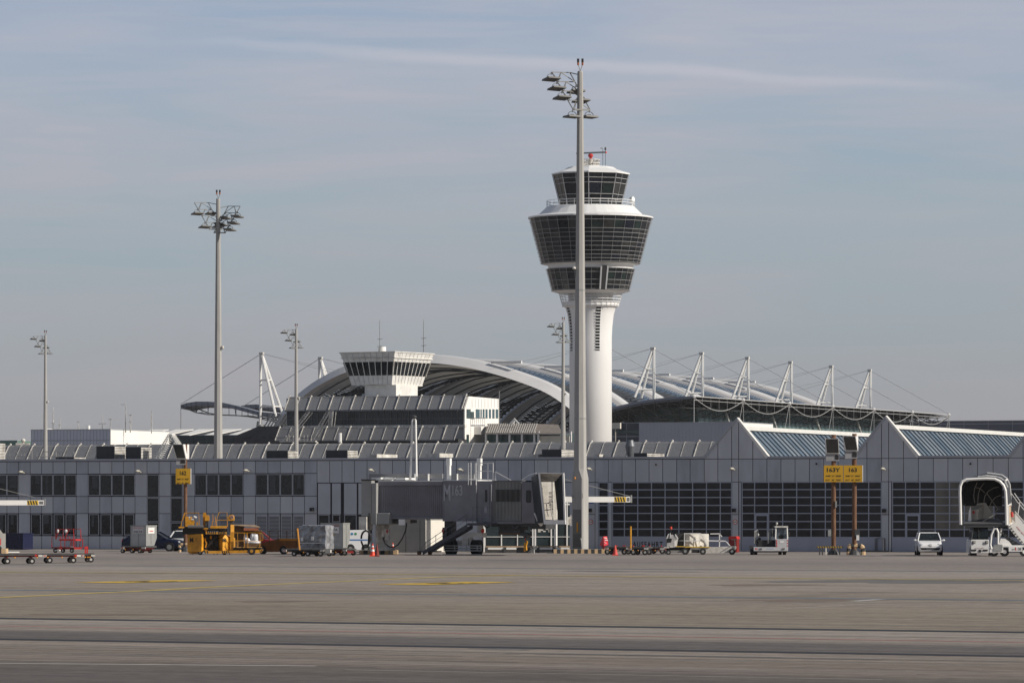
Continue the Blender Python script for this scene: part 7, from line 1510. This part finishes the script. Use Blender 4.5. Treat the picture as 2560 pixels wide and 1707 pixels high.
b = MB(); b.hexa([pt3(L, 1713, 1366, 0.25), pt3(L, 1724, 1366, 0), pt3(L, 1773, 1366, 0.55), pt3(L, 1760, 1366, 1.6), pt3(L, 1713, 1333, 0.25), pt3(L, 1724, 1333, 0), pt3(L, 1773, 1334, 0.55), pt3(L, 1760, 1334, 1.6)]); b.build('box_body', M_whiteD, ST)
b = MB(); ptube(b, L, [(1711, 1366), (1711, 1333), (1751, 1333)], -0.05, 0.04); ptube(b, L, [(1713, 1351), (1751, 1351.5)], -0.05, 0.04); ptube(b, L, [(1752, 1333), (1766, 1360)], 0.0, 0.04); ptube(b, L, [(1751, 1333), (1747, 1366)], -0.02, 0.03)
ptube(b, L, [(1776, 1334), (1799, 1333.5), (1805, 1341)], 0.1, 0.05); ptube(b, L, [(1773, 1351), (1815, 1352)], 0.1, 0.05); ptube(b, L, [(1799, 1334), (1799, 1366)], 0.1, 0.05); ptube(b, L, [(1816, 1353), (1827, 1366)], 0.1, 0.05); b.build('side_rail', M_white, ST)
b = MB(); pbox(b, L, 1690, 1712, 1364.5, 1366.5, -0.1, 0.2); pbox(b, L, 1712, 1774, 1366, 1368, -0.1, 0.2); b.build('yellow_strip', M_lyb, ST)
b = MB(); pbox(b, L, 1660, 1673, 1366.5, 1369.5, -0.1, 1.2); pbox(b, L, 1674, 1682, 1364, 1368, -0.08, 0.2); b.prism([(L.x(1727), L.z(1369)), (L.x(1841), L.z(1365)), (L.x(1841), L.z(1370)), (L.x(1834), L.z(1381)), (L.x(1765), L.z(1382)), (L.x(1722), L.z(1381))][::-1], 0.0, 1.5); b.build('chassis', M_whiteD, ST)
b = MB(); pbox(b, L, 1668, 1730, 1368, 1375, 0.1, 1.6); pbox(b, L, 1730, 1748, 1373, 1381, -0.02, 0.0); b.build('underframe', M_black, ST); b = MB(); pbox(b, L, 1664, 1708, 1375, 1381, 0.0, 1.5); b.build('skirt', M_tan, ST)
for x, r_ in ((1671, 0.16), (1713, 0.23), (1757, 0.21), (1830, 0.21)): pwheel(ST, L, x, r_, 0.0, 0.25)
# red bin
L = Loc(1820, 1381.5, YAW); RB_ = L.thing('red_bin', 'dark red waste bin with rounded lid against the pillar behind the service truck', 'bin'); b = MB(); pbox(b, L, 1822, 1841, 1346, 1380, 0, 0.6); b.build('body', M_dred, RB_); b = MB(); b.prism([(L.x(1820), L.z(1347)), (L.x(1843), L.z(1347)), (L.x(1840), L.z(1340)), (L.x(1823), L.z(1340))][::-1], -0.05, 0.65); b.build('lid', M_red, RB_); b = MB(); pbox(b, L, 1828, 1843, 1347, 1349, -0.02, -0.001); pbox(b, L, 1836, 1838, 1349, 1366, -0.02, -0.001); b.build('grey_marking', M_steel, RB_)
# ---- tow tractor facing us
L = Loc(1876, 1386.5, 0); TT = L.thing('tow_tractor', 'grey white tow tractor facing the camera with side cab and upright railings', 'tractor')
b = MB(); b.prism([(L.x(1884), L.z(1367)), (L.x(1939), L.z(1367)), (L.x(1939), L.z(1347)), (L.x(1970), L.z(1347)), (L.x(1970), L.z(1377)), (L.x(1884), L.z(1377))], 0, 3.4); b.build('body', A('tractor_grey', (0.50, 0.50, 0.51), 0.5, var=0.1), TT, bevel=0.02)
b = MB(); pbox(b, L, 1941, 1969, 1317, 1346, 0.2, 1.6); b.build('cab_window', A('cab_glass', (0.09, 0.11, 0.13), 0.1, var=0.4, scale=2), TT)
b = MB(); pbox(b, L, 1938, 1970.5, 1314.5, 1318, 0.0, 1.7); b.build('cab_roof', M_whiteD, TT); b = MB()
for x in (1940, 1968): b.tube([pt3(L, x, 1318, 0.1), pt3(L, x+(1 if x > 1950 else -1), 1347, 0.05)], 0.05, 5)
b.build('cab_pillar', M_white, TT); b = MB(); b.ell(pt3(L, 1953, 1341, 0.3), (0.25, 0.15, 0.2), 8, 5); b.ell(pt3(L, 1973, 1334, 0.1), (0.05, 0.05, 0.14), 8, 5); b.build('seat_and_mirror', M_black, TT)
b = MB(); b.ell(pt3(L, 1943, 1308, 0.5), (0.08, 0.08, 0.09), 8, 5); ptube(b, L, [(1943, 1315), (1943, 1309)], 0.5, 0.02); b.build('beacon', A('beacon_clear', (0.45, 0.45, 0.42), 0.3), TT)
b = MB(); pbox(b, L, 1896, 1938, 1350, 1366, 0.3, 3.0); b.tube([pt3(L, 1889, 1358, 0.4), pt3(L, 1902, 1345, 0.5)], 0.1, 5); b.build('engine_bay', M_black, TT)
b = MB()
for x, d_ in ((1887, 0.2), (1891, 0.8), (1895, 1.4), (1900, 2.0), (1921, 0.2), (1925, 0.8), (1929, 1.4), (1935, 2.0)): b.tube([pt3(L, x, 1358, d_), pt3(L, x, 1326-d_*1.5, d_)], 0.035, 4)
ptube(b, L, [(1887, 1330), (1887, 1358)], 0.2, 0.04); b.tube([pt3(L, 1887, 1329, 0.2), pt3(L, 1902, 1322, 2.2)], 0.03, 4); b.tube([pt3(L, 1921, 1329, 0.2), pt3(L, 1936, 1322, 2.2)], 0.03, 4); b.ell(pt3(L, 1896, 1337, 0.4), (0.08, 0.1, 0.12), 8, 5); b.build('railing', M_steel, TT)
b = MB(); stripes(b, L, 1941.5, 1944.5, 1350, 1367, -0.004, 1)
for y in (1349, 1355.5, 1362): 
    for xa in (1940, 1967): b.quad(pt3(L, xa, y+3.5, -0.006), pt3(L, xa+3.2, y+2.5, -0.006), pt3(L, xa+3.2, y, -0.006), pt3(L, xa, y+1, -0.006))
stripes(b, L, 1889, 1896, 1369, 1374, -0.006, 2); b.build('red_stripe', M_red, TT)
b = MB(); pbox(b, L, 1899, 1905, 1369.5, 1373.5, -0.03, 0); pbox(b, L, 1955, 1962, 1369.5, 1373.5, -0.03, 0); b.build('headlight', A('lamp_dark', (0.12, 0.12, 0.12), 0.2), TT); b = MB(); pbox(b, L, 1950, 1959, 1352, 1356, -0.01, 0); b.build('badge_plate', M_white, TT); b = MB(); pbox(b, L, 1917, 1935, 1369.5, 1372, -0.01, 0); b.build('number_plate', A('plate_pale_blue', (0.35, 0.4, 0.5), 0.5), TT)
b = MB(); pbox(b, L, 1884, 1968, 1377, 1380, 0.1, 3.2); b.build('underframe', M_black, TT)
for x0, x1 in ((1877, 1885), (1886, 1894), (1947, 1955), (1958, 1966)):
    b = MB(); b.cyl((L.x(x0), 0.45, 0.26), (L.x(x1), 0.45, 0.26), 0.26, n=16); b.build('wheel', M_black, TT)
b = MB(); pbox(b, L, 1876, 1884, 1363, 1380, 0.2, 1.0); b.build('mudguard', M_dsteel, TT)
# ---- stand number poles
def standpole(label, px, base, ytop, kiosk, w_=0.15):
    L = Loc(px, base); r = L.thing('stand_sign_pole', label, 'sign pole', 'rusty stand sign poles'); b = MB(); b.lathe([(w_*1.25, 0), (w_, 0.6), (w_, L.z(ytop))], 12); b.build('pole', M_rust, r)
    b = MB(); b.lathe([(0.42, 0), (0.36, 0.18), (0.2, 0.35)], 10); b.build('foot', M_dsteel, r); return L, r
def kiosk(L, r, x0, x1, xb, y0, ym, yb, sh=0.15):
    """lamp box: dark slanted front, lit side wedge, lower box"""
    b = MB(); f0, f1 = L.x(x0), L.x(x1); k = 0.14*(f1-f0)/1.0
    # box with front leaning back towards the bottom
    b._add([(f0, -0.55, L.z(y0)), (f1, -0.55, L.z(y0)), (L.x(xb), 0.55, L.z(y0)), (f0+0.15, 0.55, L.z(y0)), (f0+sh, -0.30, L.z(ym)), (f1+sh*0.8, -0.30, L.z(ym)), (L.x(xb), 0.55, L.z(ym)), (f0+sh, 0.55, L.z(ym))], [(0, 1, 2, 3), (7, 6, 5, 4), (1, 0, 4, 5), (2, 1, 5, 6), (3, 2, 6, 7), (0, 3, 7, 4)]); o = b.build('lamp_box', M_white, r)
    b = MB(); g = 0.05; b._add([(f0+g, -0.565, L.z(y0)-0.03), (f1-g, -0.565, L.z(y0)-0.03), (f1+sh*0.8-g, -0.325, L.z(ym)+0.05), (f0+sh+g, -0.325, L.z(ym)+0.05)], [(0, 3, 2, 1)]); b.build('dark_screen', A('screen_dark', (0.035, 0.037, 0.035), 0.35, var=0.3, scale=2), o)
    b = MB(); b.box(f0+sh, f1+sh*0.6, -0.2, 0.5, L.z(yb), L.z(ym)-0.002); b.build('lower_box', A('kiosk_grey', (0.30, 0.30, 0.31), 0.6), r); b = MB(); b.box(f1-0.2, f1+sh*0.6-0.03, -0.22, -0.202, L.z(yb)+0.1, L.z(ym)-0.08); b.build('opening', M_black, r)
def board(L, r, x0, x1, y0, y1, title, l1, l2, d=-0.30, edge=True):
    b = MB(); pbox(b, L, x0, x1, y0, y1, d, d+0.16); o = b.build('sign_board', M_sign, r)
    if edge: b = MB(); b.box(L.x(x1)+0.001, L.x(x1)+0.05, d, d+0.16, L.z(y1), L.z(y0)); b.build('bright_edge', M_white, o)
    xc = (x0+x1)/2; w_ = (x1-x0); ftext(title, L, o, xc, y0+16.5, 10.5, w_*(0.42 if len(title) == 3 else 0.68), d-0.006, M_black_t, 0.02)
    ftext(l1, L, o, xc, y0+28.5, 4.2, w_*0.78, d-0.006, M_black_t, 0.0); ftext(l2, L, o, xc, y0+38.5, 4.2, w_*0.78, d-0.006, M_black_t, 0.0)
Lp, rp = standpole('left rusty pole carrying the yellow stand sign 163Y and a grey lamp box', 2084, 1386.5, 1086, None); kiosk(Lp, rp, 2061, 2095, 2098, 1096, 1134, 1152, 0.10); board(Lp, rp, 2059, 2107, 1163, 1204.5, '163Y', "N48° 21'  0048'", "E11°  46'  7255'", edge=False)
b = MB(); pbox(b, Lp, 2087.5, 2091.5, 1252, 1268, -0.22, -0.12); pbox(b, Lp, 2070, 2078, 1324, 1340, -0.1, 0.1); b.build('small_fitting', M_steel, rp)
Lq, rq = standpole('right rusty pole carrying the yellow stand sign 163 and a tilted lamp box', 2136, 1386.5, 1084, None); kiosk(Lq, rq, 2105, 2138, 2147, 1090, 1127, 1146, 0.20); board(Lq, rq, 2108.5, 2155, 1163, 1204.5, '163', "N48° 21'  0064'", "E11°  46'  4927'")
b = MB(); pbox(b, Lq, 2136, 2149, 1323, 1342, -0.3, 0.05); b.build('control_box', M_dsteel, rq); b = MB(); pbox(b, Lq, 2140, 2147, 1337, 1350, -0.34, -0.302); b.build('white_notice', M_white, rq)
Lr, rs = standpole('rusty pole carrying the yellow stand sign 162 behind the yellow loader', 463.5, 1378, 1110, None, 0.13); kiosk(Lr, rs, 432, 459, 471.5, 1110.5, 1147, 1161.5, 0.26); board(Lr, rs, 440, 477, 1171, 1209.5, '162', "N48° 21'  0107'", "E11°  46'  9026'")
# ---- striped barrier plank by the poles
L = Loc(2041, 1386.5); BP = L.thing('striped_barrier', 'low yellow and black striped barrier plank in front of the left rusty pole', 'barrier'); b = MB(); pbox(b, L, 2041, 2107, 1364.5, 1369, -0.5, -0.4); pk = b.build('plank', A('plank_black', (0.03, 0.03, 0.03), 0.7), BP); b = MB(); stripes(b, L, 2044, 2107, 1364.7, 1368.8, -0.504, 10); b.build('yellow_stripe', A('dull_yellow', (0.42, 0.26, 0.03), 0.6), pk)
for x in (2048, 2055, 2064, 2086, 2098): b = MB(); pbox(b, L, x-1.5, x+1.5, 1369, 1386.5, -0.5, -0.35); b.build('leg', M_dsteel if x != 2064 else M_whiteD, BP)
# ---- passenger stair truck at the right edge
L = Loc(2396, 1390, 0); PS = L.thing('passenger_stairs', 'white mobile passenger stairs with arched dark hood, cut off by the right edge', 'stair truck')
sc = 180/1227.0
def Q(x, y): return (2380+x*sc, 1170+y*sc)
def q3(x, y, d=0.0): a = Q(x, y); return pt3(L, a[0], a[1], d)
M_hood = A('hood_dark_canvas', (0.045, 0.048, 0.055), 0.6, var=0.2, scale=2)
front = [(125, 960), (118, 620), (112, 420), (118, 300), (150, 230), (215, 195), (380, 185), (560, 178), (700, 185), (790, 225), (850, 290), (885, 380), (895, 520), (900, 700), (905, 965)]
back = [(260, 900), (262, 640), (262, 400), (275, 250), (330, 180), (430, 130), (520, 108), (640, 78), (780, 95), (900, 115), (980, 170), (1030, 270), (1045, 420), (1055, 620), (1060, 935)]
DF, DB = -0.9, 1.6
b = MB(); b.tube([q3(x, y, DF) for x, y in front], 0.10, 6); b.build('front_hoop', M_white, PS)
b = MB(); b.tube([q3(x, y, DB) for x, y in back[7:]], 0.045, 5); b.tube([q3((f[0]+g_[0])/2, (f[1]+g_[1])/2-2, 0.3) for f, g_ in zip(front[6:12], back[6:12])], 0.04, 5); b.tube([q3(880, 215, DF), q3(990, 185, DB)], 0.06, 5); b.tube([q3(925, 640, DF), q3(1055, 607, DB)], 0.05, 5); b.tube([q3(940, 975, DF), q3(1065, 935, DB)], 0.05, 5); b.tube([q3(935, 640, DF), q3(940, 975, DF)], 0.05, 5); b.build('hoop_frame', M_white, PS)
b = MB()
for i in range(len(front)-1):
    if 1 <= i: 
        if i >= 12 : continue
        b.quad(q3(*front[i], DF), q3(*front[i+1], DF), q3(*back[i+1], DB), q3(*back[i], DB))
b.quad(q3(905, 400, DF), q3(905, 640, DF), q3(1055, 610, DB), q3(1045, 400, DB))
b.build('hood_canvas', M_hood, PS)
b = MB(); b.prismx([(0, 0), (0.001, 0)], 0, 0) if False else None
b = MB()   # tunnel of the stair hood going down to the right-back
arc = [(590, 900), (590, 560), (640, 430), (740, 350), (840, 320)]
b.quad(q3(262, 640, DB), q3(262, 260, DB), q3(430, 150, DB), q3(640, 140, DB), q3(900, 180, DB), q3(900, 640, DB), q3(600, 640, DB)); b.build('rear_canvas', A('hood_inner', (0.022, 0.022, 0.02), 0.8, var=0.3), PS)
b = MB()
for pts in ([(430, 590), (412, 480), (425, 350), (470, 240)], [(480, 590), (490, 450), (520, 340), (590, 250)], [(585, 580), (600, 480), (660, 390), (760, 330), (840, 318)], [(680, 660), (720, 560), (790, 490), (880, 455)], [(770, 800), (790, 740), (820, 700), (850, 690)], [(430, 325), (515, 340), (600, 415)], [(640, 430), (730, 560), (820, 690)], [(165, 640), (280, 615)], [(175, 670), (235, 770)]): b.tube([q3(x, y, DB-0.05) for x, y in pts], 0.032, 4)
b.build('inner_hoop', A('inner_frame', (0.40, 0.36, 0.30), 0.6), PS)
b = MB(); b.hexa([q3(170, 950, DF), q3(870, 950, DF), q3(830, 905, 1.4), q3(250, 905, 1.4), q3(170, 930, DF), q3(870, 930, DF), q3(830, 855, 1.4), q3(300, 880, 1.4)]); b.build('platform', A('platform_grey', (0.10, 0.10, 0.105), 0.7), PS)
b = MB(); b.box(q3(165, 0)[0], q3(925, 0)[0], DF+0.05, 1.4, q3(0, 990)[2], q3(0, 952)[2]); b.build('platform_underside', M_dsteel, PS)
b = MB(); b.hexa([q3(345, 890, 0.9), q3(460, 880, 0.5), q3(570, 860, 1.3), q3(460, 860, 1.4), q3(345, 705, 0.9), q3(460, 705, 0.5), q3(570, 620, 1.3), q3(460, 620, 1.4)]); b.quad(q3(460, 600, 1.35), q3(460, 800, 1.35), q3(580, 850, 1.35), q3(770, 850, 1.35), q3(610, 585, 1.35)); b.build('side_panel', M_cream, PS)
b = MB(); b.hexa([q3(290, 905, 0.4), q3(335, 900, 0.2), q3(345, 895, 0.8), q3(300, 895, 0.9), q3(295, 740, 0.4), q3(325, 640, 0.2), q3(340, 640, 0.8), q3(310, 740, 0.9)]); b.build('rail_panel', M_white, PS)
b = MB(); b.ell(q3(383, 748, 0.55), (0.08, 0.04, 0.10), 8, 5); b.build('red_button', M_red, PS)
b = MB(); b.hexa([q3(935, 960, DF+0.05), q3(1060, 925, DB-0.05), q3(1060, 925, DB), q3(935, 960, DF+0.1), q3(932, 665, DF+0.05), q3(1050, 630, DB-0.05), q3(1050, 630, DB), q3(932, 665, DF+0.1)]); b.build('crate_panel', A('beige_panel', (0.45, 0.34, 0.24), 0.7, var=0.2, scale=3), PS)
b = MB(); b.tube([q3(1035, 745, 0.5), q3(1040, 830, 0.5)], 0.09, 6); b.build('fire_extinguisher', M_red, PS)
# stair flight to the right
b = MB(); b.hexa([q3(985, 985, -0.2), q3(1440, 1420, -0.2), q3(1440, 1420, 1.5), q3(985, 985, 1.5), q3(1060, 740, -0.2), q3(1440, 1180, -0.2), q3(1440, 1180, 1.5), q3(1060, 740, 1.5)]) if False else None
b = MB()
for d_ in (-0.3, 1.5): b.prism([(q3(1065, 730)[0], q3(0, 730)[2]), (q3(1600, 1370)[0], q3(0, 1370)[2]), (q3(1600, 1640)[0], q3(0, 1640)[2]), (q3(1180, 1230)[0], q3(0, 1230)[2]), (q3(985, 985)[0], q3(0, 985)[2]), (q3(1070, 935)[0], q3(0, 935)[2])], d_, d_+0.06)
b.build('stair_cheek', M_white, PS)
b = MB()
for i in range(14): f_ = i/13; b.box(q3(1010+500*f_, 0)[0], q3(1045+500*f_, 0)[0], -0.23, 1.49, q3(0, 975+560*f_)[2]-0.05, q3(0, 975+560*f_)[2])
b.build('tread', M_dsteel, PS)
o = ftext('airport stairs', L, PS, 2548, 1328, 4, 28, -0.31, M_red, 0.0); o.rotation_euler = (math.pi/2, math.radians(49), 0)
b = MB()
for d_ in (-0.3, 1.5):
    b.tube([q3(1055, 425, d_), q3(1150, 560, d_), q3(1600, 1090, d_)], 0.035, 4); b.tube([q3(1065, 730, d_), q3(1600, 1360, d_)], 0.03, 4); b.tube([q3(1150, 560, d_), q3(1115, 790, d_)], 0.035, 4); b.tube([q3(1240, 680, d_), q3(1220, 930, d_)], 0.035, 4)
b.build('handrail', M_white, PS); b = MB(); b.prism([(q3(1065, 480)[0], q3(0, 480)[2]), (q3(1600, 1110)[0], q3(0, 1110)[2]), (q3(1600, 1350)[0], q3(0, 1350)[2]), (q3(1070, 730)[0], q3(0, 730)[2])][::-1], 1.40, 1.44); b.build('side_screen', M_hood, PS)
# chassis of the stairs
b = MB(); b.hexa([q3(620, 1435, -0.8), q3(850, 1435, -0.8), q3(860, 1435, 0.6), q3(640, 1435, 0.6), q3(620, 1355, -0.8), q3(850, 1350, -0.8), q3(860, 1330, 0.6), q3(640, 1330, 0.6)]); b.box(q3(840, 0)[0], q3(1600, 0)[0], -0.7, 1.3, q3(0, 1340)[2], q3(0, 1310)[2]); b.box(q3(945, 0)[0], q3(1175, 0)[0], -0.8, 0.2, q3(0, 1415)[2], q3(0, 1342)[2]); b.prism([(q3(790, 0)[0], q3(0, 1310)[2]), (q3(1015, 0)[0], q3(0, 1310)[2]), (q3(970, 0)[0], q3(0, 1250)[2]), (q3(900, 0)[0], q3(0, 1200)[2]), (q3(820, 0)[0], q3(0, 1195)[2])], -0.3, 0.8); b.build('chassis', M_white, PS)
b = MB(); b.box(q3(690, 0)[0], q3(835, 0)[0], -0.84, -0.802, q3(0, 1410)[2], q3(0, 1300)[2]); b.build('grey_panel', M_steel, PS); b = MB(); b.tube([q3(650, 1370, -0.8), q3(632, 1300, -0.8), q3(650, 1130, -0.8), q3(690, 1035, -0.8), q3(740, 1030, -0.8), q3(765, 1090, -0.8), q3(762, 1290, -0.8)], 0.07, 6); b.tube([q3(850, 1020, 0.3), q3(820, 1180, 0.3)], 0.07, 5); b.build('roll_hoop', M_white, PS)
ftext('airport', L, PS, Q(1025, 0)[0], Q(0, 1395)[1], 4, 8, -0.81, M_dsteel, 0.0); b = MB(); stripes(b, L, Q(1060, 0)[0], Q(1095, 0)[0], Q(0, 1345)[1], Q(0, 1400)[1], -0.806, 1); b.build('red_emblem', M_red, PS); ftext('GSE', L, PS, Q(1130, 0)[0], Q(0, 1392)[1], 6, 9, -0.81, M_dsteel, 0.0)
for x in (700, 880, 1215): 
    o = pwheel(PS, L, Q(x, 0)[0], 0.29, -0.5, 0.25, rim=M_white)
b = MB(); b.prism([(q3(1000, 0)[0], q3(0, 1190)[2]), (q3(1190, 0)[0], q3(0, 1305)[2]), (q3(1030, 0)[0], q3(0, 1305)[2]), (q3(860, 0)[0], q3(0, 1060)[2])], 0.5, 1.4); b.build('jack_cover', M_dsteel, PS)
# cab of the white tug behind it
L2_ = Loc(2428, 1388.5, 0); TG2 = L2_.thing('white_tug', 'white boxy tug facing the camera underneath the passenger stairs platform', 'tug')
def w3(x, y, d=0.0): a = Q(x, y); return (L2_.x(a[0]), d, L2_.z(a[1]))
b = MB(); b.hexa([w3(320, 1445, 0), w3(630, 1445, 0), w3(630, 1445, 3), w3(320, 1445, 3), w3(325, 1215, 0.05), w3(630, 1215, 0.05), w3(630, 1215, 3), w3(325, 1215, 3)]); b.build('body', M_carwhite, TG2, bevel=0.03)
b = MB(); b.hexa([w3(335, 1215, 0.12), w3(620, 1215, 0.12), w3(620, 1215, 2), w3(335, 1215, 2), w3(365, 1000, 0.3), w3(620, 1000, 0.3), w3(620, 1000, 2), w3(365, 1000, 2)]); b.build('windscreen', M_carglass, TG2)
b = MB(); b.tube([w3(330, 1215, 0.08), w3(365, 1000, 0.25)], 0.05, 5); b.box(w3(360, 0)[0], w3(660, 0)[0], 0.1, 2.1, w3(0, 1010)[2], w3(0, 985)[2]); b.tube([w3(460, 1200, 0.1), w3(465, 1010, 0.25)], 0.025, 4); b.build('cab_frame', M_dsteel, TG2)
for x in (370, 590): b = MB(); b.box(w3(x-28, 0)[0], w3(x+28, 0)[0], -0.02, 0.0, w3(0, 1285)[2], w3(0, 1238)[2]); h_ = b.build('headlight', M_black, TG2); b = MB(); b.ell(w3(x, 1262, -0.03), (0.08, 0.03, 0.08), 8, 5); b.build('lens', M_steel, h_)
b = MB(); b.box(w3(320, 0)[0], w3(415, 0)[0], -0.03, 0, w3(0, 1410)[2], w3(0, 1383)[2]); b.box(w3(525, 0)[0], w3(610, 0)[0], -0.03, 0, w3(0, 1410)[2], w3(0, 1383)[2]); b.box(w3(455, 0)[0], w3(495, 0)[0], -0.03, 0, w3(0, 1430)[2], w3(0, 1385)[2]); b.build('bumper_slot', M_black, TG2)
ftext('airport GSE', L2_, TG2, Q(470, 0)[0], Q(0, 1368)[1], 2.5, 22, -0.012, M_dred, 0.0)
for x in (375, 690): b = MB(); b.cyl((w3(x-55, 0)[0], 0.5, 0.29), (w3(x+55, 0)[0], 0.5, 0.29), 0.29, n=16); b.build('wheel', M_black, TG2)
b = MB(); b.ell(w3(288, 1075, 0.1), (0.06, 0.05, 0.14), 8, 5); b.tube([w3(295, 1075, 0.1), w3(335, 1060, 0.2)], 0.02, 4); b.tube([w3(290, 1480, -0.1), w3(290, 1450, -0.1)], 0.06, 5); b.build('mirror', M_black, TG2)
# ================================================================== HAZE (air between the eye and the far roofs)
hm = bpy.data.materials.new('haze'); hm.use_nodes = True; ht = hm.node_tree; ht.nodes.clear(); ho = ht.nodes.new('ShaderNodeOutputMaterial'); hv = ht.nodes.new('ShaderNodeVolumePrincipled')
hv.inputs['Color'].default_value = (0.86, 0.89, 0.94, 1); hv.inputs['Density'].default_value = HAZE; hv.inputs['Anisotropy'].default_value = 0.1; ht.links.new(hv.outputs[0], ho.inputs['Volume'])
b = MB(); b.box(-9500, 9500, -4500, 11500, -1.0, 90); o = b.build('haze', hm); o['kind'] = 'stuff'
